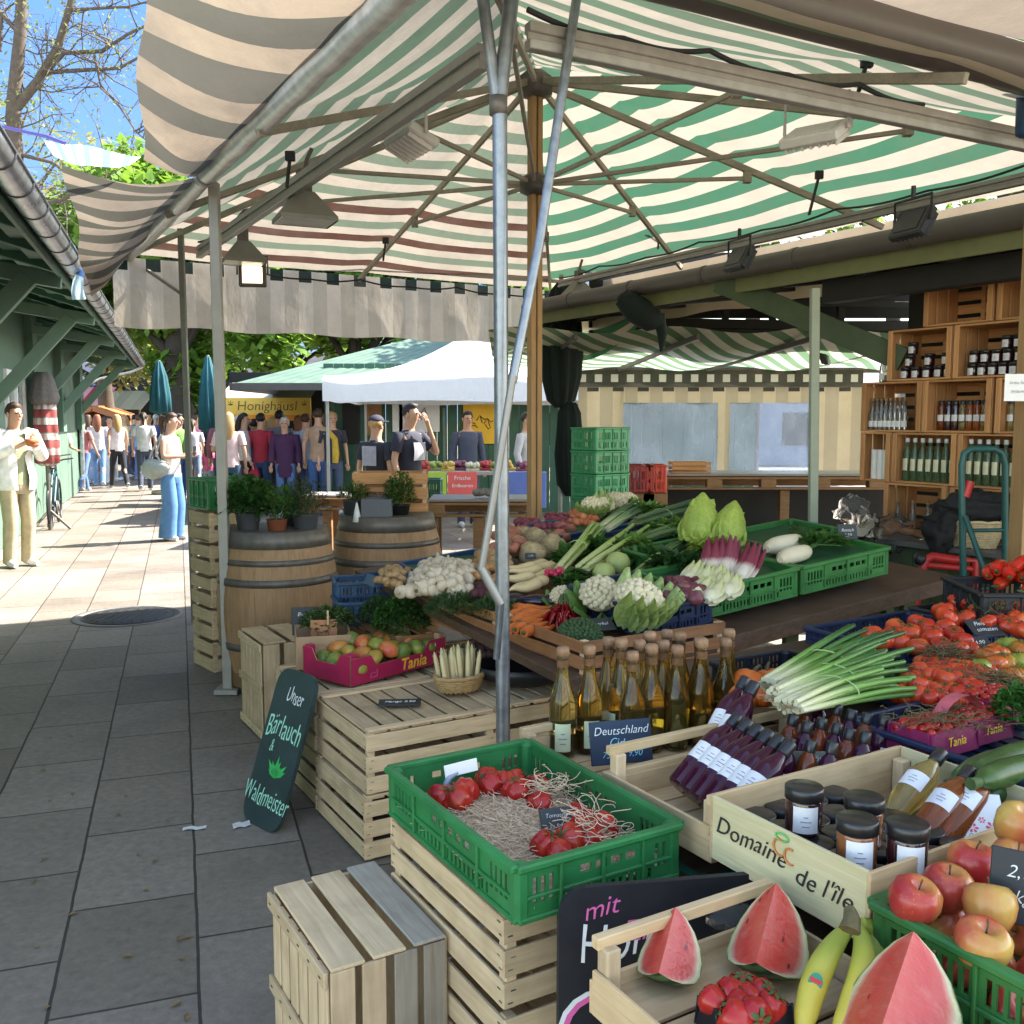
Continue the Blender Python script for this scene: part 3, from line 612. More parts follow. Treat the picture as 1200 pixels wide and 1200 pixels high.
for key, b_, a_, w_, d_, h_, mt, lab in [
 ('round', 1.38, -.62, .60, .42, .065, M_dbcrate, 'navy tray of round red tomatoes at the back left of the tomato table'),
 ('beef', 1.98, -.62, .58, .42, .08, M_bkcrate, 'black tray of big ribbed red tomatoes at the back of the tomato table'),
 ('vine', .98, -1.05, .60, .42, .065, M_dbcrate, 'navy tray of vine tomatoes behind the spring onions'),
 ('green', 1.60, -1.05, .60, .42, .065, M_dbcrate, 'navy tray of green and orange ribbed tomatoes'),
 ('cherry', .60, -1.47, .60, .40, .07, M_dbcrate, 'navy tray of cherry tomatoes in purple punnets'),
 ('orange', .60, -.78, .34, .34, .07, M_bkcrate, 'black tray of small orange pumpkins beside the cider'),
 ('zucc', .55, -1.875, .58, .38, .08, M_dbcrate, 'navy tray of courgettes at the right edge'),]:
 TR[key] = plastic_crate(lab, 'tray', W(b_, a_, ZT + (.0 if key not in ('orange',) else -.01)), PHI, w_, d_, h_, mt, style=1, name='plastic_tray')
PEP = at(1195, 690, .99);
plastic_crate('black mesh crate of long red peppers by the hand truck', 'crate', PEP + V((.12, .08, -.13)), PHI - R(35), .6, .4, .13, M_bkcrate, style=1)
m = MB();
K0 = W(.29, -.12, 0)
SB, SA_ = .085, .055
def vz(b, a): return .76 + SB * (b - .29) + SA_ * (a + .12)
def vt(px, py, dz=0.):            # where a sight line meets the sloping vegetable bed
 d = ray(px, py); o = V((0, 0, CZ)); g = BX * SB + AX * SA_
 c = .76 + dz - g.dot(W(.29, -.12, 0)); t = (c + g.dot(o) - CZ) / (d.z - g.dot(d)); return o + d * t
VN = (UP - BX * SB - AX * SA_).normalized()
VROT = Matrix((BX + UP * SB, AX + UP * SA_, VN)).transposed()
for i in range(3): VROT.col[i] = VROT.col[i].normalized()
VEUL = VROT.to_euler()
vtb = thing('vegetable_table', 'long dark sloping wooden table loaded with boxes of vegetables', 'table', W(1.45, 1.0, 0))
m = MB(); Mv = Matrix.Translation(V((0, 0, vz(1.45, 1.0) - .06))) @ VROT.to_4x4()
m.box((-.09, 0.0, -.02), (2.27, 2.1, .04), Mv); m.box((-.09, -1.06, -.035), (2.27, .03, .07), Mv, 0); m.build('table_top', M_table, vtb)
for b_, a_ in ((.4, .1), (2.35, .1), (.4, 1.9), (2.35, 1.9), (1.55, .1)):
 m = MB(); p = W(b_, a_, 0) - W(1.45, 1.0, 0); m.box((p.x, p.y, (vz(b_, a_) - .1) / 2), (.06, .06, vz(b_, a_) - .1), T(rz=0)); m.build('leg', M_olive, vtb)
m = MB(); m.bar(W(2.75, .15, .15) - W(1.45, 1., 0), W(2.2, .12, .75) - W(1.45, 1., 0), .04, .05); m.build('brace', M_olive, vtb)
def vbox(label, b_, a_, w, d, h, mats, kind='wood', dz=0., group=None, lin=True):
 o = V((0, 0, 0)); p = W(b_, a_, vz(b_, a_) - .05 + dz)
 if kind == 'wood':
  t = slat_crate(label, p, 0, w, d, h, 3, top=False, mats=mats, group=group)
 else:
  t = plastic_crate(label, 'crate', p, 0, w, d, h, mats, group=group)
  if lin: m = MB(); m.grid(lambda u, v: V(((u - .5) * (w - .03), (v - .5) * (d - .03), h * .78 + .012 * noise.noise(V((u * 5, v * 4, h * 50))))), 14, 10); m.build('liner', plain('dark_green_liner', (.02, .09, .03), .6, .3, 12), t)
 t.rotation_euler = VEUL; return t
BM = (M_brown, M_brownd)
def brown_box(label, b_, a_, w, d, h, z, group='brown boxes round the vegetable bed'):
 return slat_crate(label, W(b_, a_, z), PHI, w, d, h, 3, top=False, mats=BM, group=group)
brown_box('brown slatted box of carrots and chillies behind the cider bottles', .64, .22, .70, .60, .185, .655)
brown_box('brown slatted box of garlic on the street side of the vegetable bed', .50, 1.02, .46, .95, .16, .68)
brown_box('small brown box under the herb bunches behind the mango box', .15, 1.32, .2, .5, .14, .515)
brown_box('brown slatted box of parsnips and onions in the middle of the vegetable bed', 1.12, 1.02, .6, .8, .16, .69)
vbox('navy plastic crate under the cauliflowers', 0.80, .24, .36, .52, .12, M_dbcrate, 'p', .04, None, False)
vbox('green plastic crate of chicory and purple artichokes', 1.24, .24, .58, .40, .135, M_gcrate2, 'p', .04, 'green crates along the table front')
vbox('green plastic crate of white radishes with a small slate on it', 1.84, .24, .58, .40, .135, M_gcrate2, 'p', .04, 'green crates along the table front')
vbox('green plastic crate under the pointed cabbages', 1.50, .68, .58, .42, .13, M_gcrate2, 'p', .03, 'green crates along the table front')
vbox('green plastic crate behind the white radishes', 2.10, .68, .55, .42, .12, M_gcrate2, 'p', .03, 'green crates along the table front')
vbox('navy plastic crate of leeks at the back of the bed', 1.62, 1.2, .6, .42, .12, M_dbcrate, 'p', .0)
vbox('blue plastic crate holding the pale turnips at the back of the bed', 1.5, 1.68, .58, .38, .13, M_bcrate, 'p', .0)
vbox('blue plastic crate empty at the far left corner of the bed', .70, 1.76, .50, .36, .11, M_bcrate, 'p', -.09)
p0, p1 = at(284, 958, 0), at(326, 980, 0); q0 = W(-.42, 1.02, .62);
sg = thing('chalk_sign', 'tall dark green chalk sign with rounded ends lettered in mint chalk, leaning on crates', 'sign', (p0 + p1) / 2)
sM = Matrix.Translation(-sg.location); xd = (p1 - p0).normalized(); topc = W(-.455, .86, .60); yd = (topc - (p0 + p1) / 2); yd = (yd - xd * yd.dot(xd)); HL = yd.length; yd.normalize(); zd = xd.cross(yd)
SM = Matrix((( xd.x, yd.x, zd.x, 0), (xd.y, yd.y, zd.y, 0), (xd.z, yd.z, zd.z, 0), (0, 0, 0, 1)))
wS = .27; r = .07; pr = []
for cx, cy, a0 in ((wS / 2 - r, r, -90), (wS / 2 - r, HL - r, 0), (-wS / 2 + r, HL - r, 90), (-wS / 2 + r, r, 180)):
 for k in range(7): a = R(a0 + 15 * k); pr.append((cx + r * math.cos(a), cy + r * math.sin(a)))
m = MB(); n = len(pr)
m.add([(x, y, .009) for x, y in pr] + [(x, y, -.009) for x, y in pr], [tuple(range(n)), tuple(reversed(range(n, 2 * n)))] + [(i, i + n, (i + 1) % n + n, (i + 1) % n) for i in range(n)], SM); m.build('board', plain('green_chalkboard', (.022, .04, .042), .45, .3, 9), sg)
for s_, sz, y, x, mt in (('Unser', .06, HL * .83, .02, M_chalk), ('Bärlauch', .088, HL * .62, .0, M_chalkg), ('&', .05, HL * .50, -.05, M_chalkg), ('Waldmeister', .075, HL * .18, 0, M_chalkg)):
 lettering(s_, sz, SM @ T((x, y, .0098), R(-2)) @ Matrix.Diagonal((.80, 1.5, 1, 1)), mt, sg, shear=.12, jit=.12, seed=len(s_), fat=-.0008)
m = MB(); lx, ly = .02, HL * .36
for k in range(9):
 a = R(30 + 15 * k); L = .075 + .02 * math.sin(k * 2.1); d = V((math.cos(a), math.sin(a), 0)); c = V((lx, ly - .03, .0105)); e = V((-d.y, d.x, 0)) * .009
 m.add([c, c + d * L * .6 - e, c + d * L, c + d * L * .6 + e], [(0, 1, 2, 3)], SM)
m.build('drawn_leaf', plain('green_chalk', (.05, .45, .10), .9, .2, 60), sg)
def slate(label, loc, rz, w, h, tilt=0., text=(), back=False, mat=None, name='price_slate', th=.006):
 t = thing(name, label, 'price sign', loc, rz); M = T(rx=R(90) - tilt)       # y up the slate, z out
 m = MB(); m.box((0, h / 2, -th / 2), (w, h, th), M, 0, .0025); m.build('board', mat or M_slate, t)
 for i, (s_, sz, y, mt) in enumerate(text): lettering(s_, sz, M @ T((0, y, .0007)), mt, t, shear=.25, jit=.07, seed=i + len(s_), fat=-.0003)
 return t
slate('dark chalk tag lying flat on the pale crate top in front of the asparagus basket', at(468, 826, .512), R(4), .17, .075, R(88), [('Mango 2,90', .026, .04, M_chalk)])
def basket(label, loc, rx, ry, h, mat, rz=0, group=None):
 t = thing('wicker_basket', label, 'basket', loc, rz, group); m = MB()
 n = int(h / .011) + 1
 for k in range(n):
  f = k / (n - 1); s = .78 + .22 * math.sin(f * PI * .5); pts = []
  for q in range(49): a = 2 * PI * q / 48; wv = 1 + .022 * math.sin(a * 12 + PI * k); pts.append((rx * s * wv * math.cos(a), ry * s * wv * math.sin(a), .008 + f * (h - .012)))
  m.tube(pts, .0068, 5, cap=False)
 for q in range(24):
  a = 2 * PI * q / 24; m.tube([(rx * (.78 + .22 * math.sin(f * PI * .5)) * math.cos(a), ry * (.78 + .22 * math.sin(f * PI * .5)) * math.sin(a), f * h) for f in (0, .3, .6, 1)], .005, 4)
 m.lathe([(.0, .004), (.75, .004), (.75, .010), (0, .010)], 24, Matrix.Diagonal((rx, ry, 1, 1))); m.build('weave', mat, t)
 m = MB(); m.tube([(rx * 1.01 * math.cos(2 * PI * q / 32), ry * 1.01 * math.sin(2 * PI * q / 32), h + .003 * math.sin(q * 2.1)) for q in range(33)], .010, 6); m.build('rim', mat, t); return t
M_wick = plain('straw_wicker', (.40, .26, .11), .7, .3, 40); M_wick2 = plain('light_wicker', (.48, .36, .20), .7, .3, 40)
ASP = at(538, 808, .512); basket('small oval straw basket of white asparagus on the pale crates', ASP, .105, .075, .062, M_wick, PHI)
bw = thing('bowl', 'dark oval plastic bowl on the crates behind the steel pole', 'bowl', at(612, 800, .512)); m = MB()
m.lathe([(.10, 0), (.16, .03), (.19, .085), (.182, .085), (.15, .034), (.09, .012), (0, .012)], 28, Matrix.Diagonal((1.15, .8, 1, 1))); m.build('shell', M_black, bw)
mg = thing('mango_box', 'magenta cardboard fruit box with yellow Tania lettering, full of mangoes', 'cardboard box', (0, 0, 0)); MGA = R(50); mc = at(411, 805, .515); mg.location = mc + V((math.cos(MGA), math.sin(MGA), 0)) * .29 + V((-math.sin(MGA), math.cos(MGA), 0)) * .16; mg.rotation_euler = (0, 0, MGA)
M_mag = plain('magenta_card', (.36, .012, .065), .5, .15, 8, objvar=0); M_card = plain('brown_card', (.36, .23, .13), .8, .15, 12)
bw_, bd_, bh_ = .58, .32, .11
for i, (M, L) in enumerate(sides(bw_, bd_)):
 m = MB(); lo, hi = (.068, .115) if i % 2 == 0 else (.08, .13); k = L * .20
 pr = [(-L / 2, 0), (L / 2, 0), (L / 2, hi), (L / 2 - k, hi), (L / 2 - k - .03, lo), (-L / 2 + k + .03, lo), (-L / 2 + k, hi), (-L / 2, hi)]; n = len(pr)
 for y_, mt in ((0, 0), (.004, 1)): m.add([(x, y_, z) for x, z in pr], [(0, 1, 2, 3, 4), (4, 5, 0), (5, 6, 7, 0)] if y_ == 0 else [(4, 3, 2, 1, 0), (0, 5, 4), (0, 7, 6, 5)], M, mt)
 m.add([(x, 0, z) for x, z in pr] + [(x, .004, z) for x, z in pr], [(j, j + n, (j + 1) % n + n, (j + 1) % n) for j in range(n)], M, 1); m.build('side_panel', [M_mag, M_card], mg)
m = MB(); m.box((0, 0, .004), (bw_ - .01, bd_ - .01, .006)); m.build('base', M_card, mg)
for sx in (-1, 1):
 for sy in (-1, 1): m = MB(); m.box((sx * (bw_ / 2 - .022), sy * (bd_ / 2 - .022), .068), (.036, .036, .135)); m.build('corner_tab', M_mag if sx < 0 else M_card, mg)
M_yel = plain('yellow_print', (.80, .46, .03), .6, .1, 20)
lettering('Tania', .075, T((.08, -bd_ / 2 - .0007, .034), rx=R(90)), M_yel, mg, shear=.2, fat=.001)
m = MB(); m.tube([(x * .001 - .19, -bd_ / 2 - .0007, z * .001) for x, z in ((10, 16), (18, 36), (40, 34), (52, 48), (50, 18), (10, 16))], .0012, 4); m.build('printed_map', M_pink, mg)
cb = thing('cardboard_box', 'plain brown cardboard box behind the paper bag on the crates', 'cardboard box', at(376, 784, .512) + V((-.02, .15, 0)), R(14));
for M, L in sides(.25, .28): m = MB(); m.box((0, .002, .075), (L - (.0 if L > .275 else .008), .004, .15), M, 0, .001); m.build('side_panel', M_card, cb)
m = MB(); m.box((0, 0, .004), (.24, .27, .005)); m.build('base', M_card, cb)
lettering('OLIO', .05, T((-.02, -.1425, .06), rx=R(90)), M_ink, cb, fat=-.002)
pbg = thing('paper_bag', 'orange brown paper bag with a printed figure, pegged to the cardboard box', 'paper bag', at(381, 766, .53) + V((0, -.02, 0)), R(10))
m = MB(); m.grid(lambda u, v: V(((u - .5) * .125 * (1 - .03 * v), -.012 * math.sin(PI * u) - .004 * math.sin(9 * v + 3 * u), v * .17)), 8, 8); m.grid(lambda u, v: V(((.5 - u) * .125, .012 * math.sin(PI * u), v * .165)), 8, 8); m.build('bag', plain('kraft_paper', (.42, .19, .09), .75, .15, 14), pbg)
m = MB();
for pts in ([(-.03, .03), (-.025, .10), (-.035, .12), (-.015, .11), (.0, .115), (.02, .125), (.022, .10), (.03, .03)], [(-.012, .03), (-.01, .06), (.008, .06), (.01, .03)], [(-.02, .092), (-.008, .098)], [(.005, .098), (.016, .092)], [(-.02, .145), (.02, .148)]): m.tube([(x, -.018, z) for x, z in pts], .0013, 4)
m.build('printed_figure', M_ink, pbg)
m = MB(); m.box((.02, -.022, .182), (.010, .014, .07), T(rx=0), 0, .002); m.build('peg', M_fresh, pbg)
slate('small dark slate in mint chalk wedged beside the paper bag', at(358, 744, .60), R(14), .125, .135, R(12), [('Bunter', .026, .10, M_chalk), ('Salat', .026, .068, M_chalkg), ('Bd 1,50', .024, .035, M_chalkg)])
t = vb = plastic_crate('blue plastic crate tipped behind the herb bundles on the street side', 'crate', at(432, 727, .62), R(16), .34, .24, .12, M_bcrate, style=1)
t = plastic_crate('blue plastic crate with raised back standing behind the cardboard box', 'crate', at(425, 706, .68), R(14), .30, .24, .13, M_bcrate, style=1)
def barrel(label, loc, Rb, h, rz):
 t = thing('oak_barrel', label, 'barrel', loc, rz); rad = lambda f: Rb * (1 - .19 * (2 * f - 1) ** 2)
 m = MB(); N = 22
 for k in range(N):
  a0, a1 = 2 * PI * k / N + .0015, 2 * PI * (k + 1) / N - .0015; vs = []; fs = []
  for i in range(13):
   f = i / 12
   for a in (a0, (a0 + a1) / 2, a1): vs.append((rad(f) * math.cos(a), rad(f) * math.sin(a), f * h))
  for i in range(12):
   for j in range(2): fs.append((i * 3 + j, i * 3 + j + 1, i * 3 + j + 4, i * 3 + j + 3))
  m.add(vs, fs, None, 0, True)
 m.lathe([(rad(.5) * .90, .05 * h), (rad(.5) * .92, .5 * h), (rad(.5) * .80, .95 * h)], 24); m.build('staves', M_oak, t)
 m = MB(); m.lathe([(0, h * .955), (rad(1) * .96, h * .955), (rad(1) * .96, h * .94), (0, h * .94)], 32); m.build('head', M_oak, t)
 for f0, f1 in ((.0, .085), (.28, .325), (.675, .72), (.80, .835), (.90, 1.0)):
  m = MB(); m.lathe([(rad(f0) + .001, f0 * h), (rad(f0) + .005, f0 * h), (rad(f1) + .005, f1 * h), (rad(f1) + .001, f1 * h)], 40); m.build('hoop', M_hoop, t)
 return t
B1 = at(329, 800, 0); B1.z = 0
bt1 = barrel('big oak barrel with herb pots on top behind the crate on end', B1, .37, .98, 0)
m = MB(); bd = (V((0, 0, .36)) - V((0, 0, 0))); a = math.atan2(-B1.y, -B1.x) - .62; m.lathe([(.0, -.01), (.05, -.01), (.05, .012), (0, .012)], 16, T((.345 * math.cos(a), .345 * math.sin(a), .33), a) @ T(ry=R(90))); m.build('bung', plain('pale_bung', (.55, .48, .40), .8, .1, 20), bt1)
B2 = at(452, 790, 0); B2 = V((-.86, 6.6, 0))
barrel('oak barrel with grey planters on top behind the garlic', B2, .385, 1.0, .5)
def GH(b, a, z): return W(b, a, z)
HT = thing('stall_hut', 'dark roofed hut at the right with brown gutter, green counter wall and pale post', 'hut', GH(3.6, 1.0, 0)); hM = Matrix.Translation(-HT.location)
def hbar(mb, p, q, wd, th, up=UP, mat=0): mb.bar(hM @ p, hM @ q, wd, th, up, mat)
GB, GZ = 3.02, 2.66
m = MB(); m.tube([hM @ GH(GB, -2.2 + k * .5, GZ) for k in range(15)], .062, 14); gu = m.build('gutter', M_bgrey, HT)
for k in range(8): m = MB(); m.tube([hM @ GH(GB, -1.9 + k * .85, GZ), hM @ GH(GB, -1.86 + k * .85, GZ)], .067, 14); m.build('gutter_band', M_bgrey, gu)
m = MB(); hbar(m, GH(GB + .06, -2.2, GZ - .10), GH(GB + .06, 4.8, GZ - .10), .02, .10); m.build('fascia', plain('yellow_green_paint', (.17, .175, .075), .6, .15, 9), HT)
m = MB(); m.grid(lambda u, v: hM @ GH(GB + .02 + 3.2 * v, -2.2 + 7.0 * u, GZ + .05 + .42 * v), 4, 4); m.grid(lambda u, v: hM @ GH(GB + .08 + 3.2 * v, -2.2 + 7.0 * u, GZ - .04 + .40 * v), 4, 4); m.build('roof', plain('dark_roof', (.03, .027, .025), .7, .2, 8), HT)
m = MB()
for k in range(12): hbar(m, GH(GB + .1, -1.9 + k * .6, GZ - .10), GH(GB + 3.2, -1.9 + k * .6, GZ + .28), .07, .11)
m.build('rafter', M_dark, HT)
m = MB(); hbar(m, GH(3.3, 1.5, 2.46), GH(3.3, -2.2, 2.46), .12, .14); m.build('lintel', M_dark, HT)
m = MB(); hbar(m, GH(3.05, 2.25, 2.60), GH(3.62, 1.15, 2.02), .09, .15); m.build('brace', M_olive, HT)
m = MB(); k = -1.5
while k < 1.45: m.box(hM @ GH(3.26 + rnd.uniform(0, .006), k + .0625, .45), (.03, .122, .9), T()); k += .125
m2 = MB(); k = -1.5
while k < 1.45: hbar(m2, GH(3.26 + rnd.uniform(0, .006), k + .0625, .02), GH(3.26, k + .0625, .885), .120, .03, BX); k += .125
m2.build('counter_wall', M_olive, HT)
m = MB(); hbar(m, GH(3.42, -1.6, .905), GH(3.42, 1.5, .905), .46, .03); m.build('counter', plain('grey_counter', (.12, .115, .11), .45, .2, 9), HT)
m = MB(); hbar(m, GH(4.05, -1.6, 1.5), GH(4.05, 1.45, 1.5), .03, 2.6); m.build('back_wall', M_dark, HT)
pw = at(1196, 560, Y=4.62)
pt = thing('wooden_post', 'square honey coloured wooden post at the right edge with a paper note', 'post', (pw.x + .035, pw.y, 0), R(8))
m = MB(); m.box((0, 0, 1.55), (.105, .105, 3.1)); m.build('post', M_post, pt)
nt_ = thing('paper_note', 'white handwritten paper note fixed to the wooden post', 'note', at(1188, 470, Y=4.5), R(8)); m = MB(); m.grid(lambda u, v: V((-.05 + .16 * u, .003 * math.sin(6 * u), .125 * v)), 6, 4); m.build('sheet', M_white, nt_)
lettering('keine Selbst-', .022, T((.03, -.005, .085), rx=R(90)), M_ink, nt_, fat=-.0006, jit=.05); lettering('bedienung!', .022, T((.03, -.005, .045), rx=R(90)), M_ink, nt_, fat=-.0006, jit=.05)
tg = thing('storage_tub', 'blue plastic tub hanging at the top of the wooden post', 'tub', at(1204, 160, Y=4.4)); m = MB(); m.lathe([(.035, 0), (.05, .01), (.055, .27), (.05, .27), (.045, .02), (0, .02)], 16); m.build('tub', M_bcrate, tg)
def shelf_crate(label, a0, z0, w=.455, h=.318, d=.32, flipside=False):
 t = thing('shelf_crate', label, 'crate', GH(3.5 + d / 2, a0 - w / 2, z0), PHI - R(90), 'wooden crates stacked as a shelf')
 m = MB();
 for i, (x, rz) in enumerate(((-w / 2 + .006, 0), (w / 2 - .006, 0))):
  m = MB()
  for k in range(3): m.box((x, -d / 2 + d / 3 * (k + .5), h / 2), (.011, d / 3 * .90, h - .002))
  m.build('side_panel', wood('orange_pine_wood_upright', (.54, .275, .115), (.38, .175, .068), .6, axis=2, stain=.2), t)
 for z in (.007, h - .007): m = MB(); m.box((0, 0, z), (w, d, .013)); m.build('shelf_board', M_shelf, t)
 m = MB()
 for k in range(4): m.box((0, d / 2 - .004, h / 4 * (k + .5)), (w - .02, .008, h / 4 * .70))
 m.box((-.04, d / 2 - .012, h / 2), (.03, .01, h - .03)); m.build('back_slats', M_shelf, t)
 for sx in (-1, 1): m = MB(); m.box((sx * (w / 2 - .02), -d / 2 - .004, h / 2), (.034, .010, h - .004)); m.build('front_frame', MATS['orange_pine_wood_upright'], t)
 return t
SH = []
for a0, r_, lab in [(1.17, 0, 'bottom left shelf crate of small clear bottles behind the plastic bags'), (.70, 0, 'shelf crate behind the wicker basket and black bag'), (.23, 0, 'bottom right shelf crate behind the wooden post'),
 (1.365, 1, 'narrow view shelf crate with paper rolls, second row from the counter'), (1.12, 1, 'shelf crate of seven green labelled bottles, second row'), (.66, 1, 'shelf crate of green labelled bottles seen through the hand truck handle'),
 (1.37, 2, 'shelf crate of thin clear schnapps bottles, third row left end'), (.91, 2, 'shelf crate of mixed red and yellow jars, third row'), (.435, 2, 'shelf crate right of the mixed jars, third row by the post'),
 (1.18, 3, 'shelf crate of scattered white labelled jam jars, fourth row left'), (.715, 3, 'shelf crate of stacked white labelled jam jars, fourth row right'),
 (.25, 3, 'shelf crate beside the post in the fourth row'), (.20, 1, 'shelf crate behind the post in the second row'), (.93, 4, 'empty slatted crate on the very top of the shelf'), (.455, 4, 'empty slatted crate on top of the shelf beside the post')]:
 if r_ == 1 and a0 > 1.3:
  SH.append(shelf_crate(lab, a0, .922 + .32 * r_, w=.235))
 else: SH.append(shelf_crate(lab, a0, .922 + .32 * r_))
h0 = at(1152, 640, Y=4.9)
ht = thing('hand_truck', 'dark green tubular hand truck standing in front of the counter', 'hand truck', (h0.x, h0.y, 0)); tM = Matrix.Translation(-ht.location)
def hp(px, py, Y=4.9): return tM @ at(px, py, Y=Y)
M_tealp = plain('dark_teal_paint', (.02, .085, .075), .4, .15, 9)
m = MB(); m.tube([hp(1131, 760), hp(1128, 640), hp(1127, 545), hp(1130, 531), hp(1138, 526), hp(1165, 526), hp(1174, 531), hp(1178, 545), hp(1178, 760)], .017, 12); m.build('frame', M_tealp, ht)
m = MB(); m.tube([hp(1130, 622), hp(1178, 621)], .010, 8); m.tube([hp(1130, 690), hp(1178, 690)], .010, 8); m.tube([hp(1131, 605, 4.85), hp(1155, 672, 4.7)], .014, 8); m.build('cross_bar', M_tealp, ht)
m = MB(); m.tube([hp(1131, 582), hp(1137, 564)], .022, 10); m.build('grip', M_red, ht)
m = MB(); m.box(tM @ V((h0.x, h0.y - .12, .012)), (.34, .24, .012)); m.build('toe_plate', M_tealp, ht)
for px in (1124, 1182): m = MB(); p = hp(px, 700); m.lathe([(.02, -.025), (.10, -.025), (.115, 0), (.10, .025), (.02, .025)], 20, T((p.x, p.y + .08, .115), ry=R(90))); m.build('wheel', M_black, ht)
rf = thing('folding_trolley', 'red tubular frame of a folded trolley leaning at the counter', 'trolley', (at(1100, 680, Y=5.15).x, 5.15, 0)); rM = Matrix.Translation(-rf.location)
m = MB(); q = lambda px, py: rM @ at(px, py, Y=5.15)
m.tube([q(1066, 745), q(1080, 670), q(1085, 656), q(1092, 652), q(1118, 656), q(1142, 657), q(1142, 740)], .024, 12); m.tube([q(1084, 662), q(1140, 667)], .018, 8); m.build('frame', M_red, rf)
m = MB(); m.tube([q(1066, 745), V((q(1060, 745).x, 0, .05))], .022, 10); m.tube([q(1142, 740), V((q(1142, 745).x, 0, .05))], .022, 10); m.build('leg', M_red, rf)
for px in (1062, 1142): m = MB(); m.lathe([(.01, -.02), (.045, -.018), (.05, 0), (.045, .018), (.01, .02)], 16, T((q(px, 745).x, 0, .05), ry=R(90))); m.build('wheel', M_black, rf)
m = MB(); m.ell(q(1078, 655), .035, 10, 8); m.build('joint', M_black, rf)
BK = GH(3.33, .43, .922); basket('large light wicker basket on the hut counter behind the hand truck', BK, .17, .13, .15, M_wick2, PHI - R(90))
bag = thing('black_jacket', 'black padded jacket heaped over the wicker basket on the counter', 'jacket', BK + V((0, .02, 0))); m = MB()
m.ell((.03, .0, .22), (.20, .14, .085), 36, 20, amp=.55, fq=5, seed=2); m.ell((-.13, -.03, .17), (.12, .10, .10), 28, 18, amp=.6, fq=5, seed=5); m.ell((-.20, -.05, .07), (.07, .07, .10), 24, 14, amp=.6, fq=5, seed=9); m.build('fabric', plain('black_fabric', (.012, .011, .012), .85, .3, 30), bag)
for i, (px, py, rx, rz) in enumerate(((1012, 622, .10, .12), (1048, 622, .13, .10), (1000, 590, .08, .08))):
 t = thing('plastic_bag', ['crumpled clear plastic bag at the left end of the hut counter', 'crumpled clear plastic bag in front of the small clear bottles', 'crumpled clear plastic bag piled above the others on the counter'][i], 'plastic bag', at(px, py + 25, Y=5.95 - .12 * i)); m = MB()
 m.ell((0, 0, rz), (rx * 1.2, rx, rz * 1.1), 22, 16, amp=.5, fq=7, seed=i + 3); m.build('film', glass('crumpled_film', (.95, .93, .90), .16, .95, 1.07) if 'crumpled_film' not in MATS else MATS['crumpled_film'], t)
CY = 11.6
ra = thing('rear_awning', 'low green and cream pinstriped awning over the bar behind the stall', 'awning', at(850, 440, Y=CY)); aM = Matrix.Translation(-ra.location)
C_pin = cloth('pinstriped_awning', (.62, .62, .48), (.13, .24, .13), .24, 0, .5, .45, .25)
z1 = at(850, 432, Y=CY).z
def f(u, v): return aM @ V((-.2 + .55 * 0 + 6.2 * u + .9 * v * 0, CY - 3.3 * v, z1 + .16 * v - .05 * math.sin(PI * v) + .03 * math.sin(u * 31)))
m = MB(); m.grid(f, 60, 8, uvf=lambda u, v: (u * 6.2 + v * 1.6, v)); m.build('canopy', C_pin, ra)
m = MB()
for k in range(6): m.bar(aM @ V((.2 + k * 1.05, CY, z1 - .02)), aM @ V((.55 + k * 1.05, CY - 3.2, z1 + .11)), .03, .05)
m.bar(aM @ V((.7, CY - .02, z1 - .02)), aM @ V((6, CY - .02, z1 - .02)), .05, .06); m.build('frame', M_bgrey, ra)
C_chk = cloth('checked_valance', (.05, .055, .045), (.045, .05, .04), 5, 0, .5, .2, .2, check=(.19, .05, .14, (.62, .60, .52)))
x0, x1 = at(678, 440, Y=CY).x, at(1010, 440, Y=CY).x
m = MB(); m.grid(lambda u, v: aM @ V((x0 + (x1 - x0) * u, CY - .06 + .01 * math.sin(40 * u), z1 - .02 - .20 * v)), 60, 3, uvf=lambda u, v: (u * (x1 - x0), v * .2)); m.build('valance', C_chk, ra)
cu_ = thing('side_curtain', 'beige striped awning curtain with clear plastic windows closing the bar at the rear', 'curtain', (x0, CY, 0)); kM = Matrix.Translation(-cu_.location)
C_cur = cloth('beige_striped_curtain', (.50, .42, .29), (.37, .32, .225), .30, 0, .5, .14, .3, check=(.30, .02, .07, (.03, .04, .03)))
zt, zb = z1 - .20, .9; wz1, wz0 = at(800, 472, Y=CY).z, at(800, 560, Y=CY).z
def wx(px): return at(px, 500, Y=CY).x
m = MB(); cuts = [x0, wx(730), wx(841), wx(855), wx(951), wx(1050)]
def cur(xa, xb, za, zb_): m.grid(lambda u, v: kM @ V((xa + (xb - xa) * u, CY + .03 * math.sin((xa + (xb - xa) * u) * 9) * (1 if xa < cuts[1] or xa >= cuts[4] else .15), za + (zb_ - za) * v)), 12, 6, uvf=lambda u, v: (xa + (xb - xa) * u, zt - (za + (zb_ - za) * v)))
cur(cuts[0], cuts[1], zt, zb); cur(cuts[1], cuts[4], zt, wz1); cur(cuts[2], cuts[3], wz1, wz0); cur(cuts[4], cuts[5], zt, zb); cur(cuts[1], cuts[4], wz0, zb); m.build('fabric', C_cur, cu_)
b = NB('cloudy_clear_film'); o = b.co(); n_ = b.noise(b.map(o, (3, 3, 1.5)), 2, 2, .5)
b.fin(b.n('MixShader', n_0=b.math('MULTIPLY_ADD', n_, .25, .18), n_1=b.n('BsdfTransparent', i_Color=(.72, .82, 1.0)).outputs[0], n_2=b.n('MixShader', n_0=.3, n_1=b.n('BsdfDiffuse', i_Color=(.5, .56, .68)).outputs[0], n_2=b.n('BsdfTranslucent', i_Color=(.5, .57, .72)).outputs[0]).outputs[0]).outputs[0])
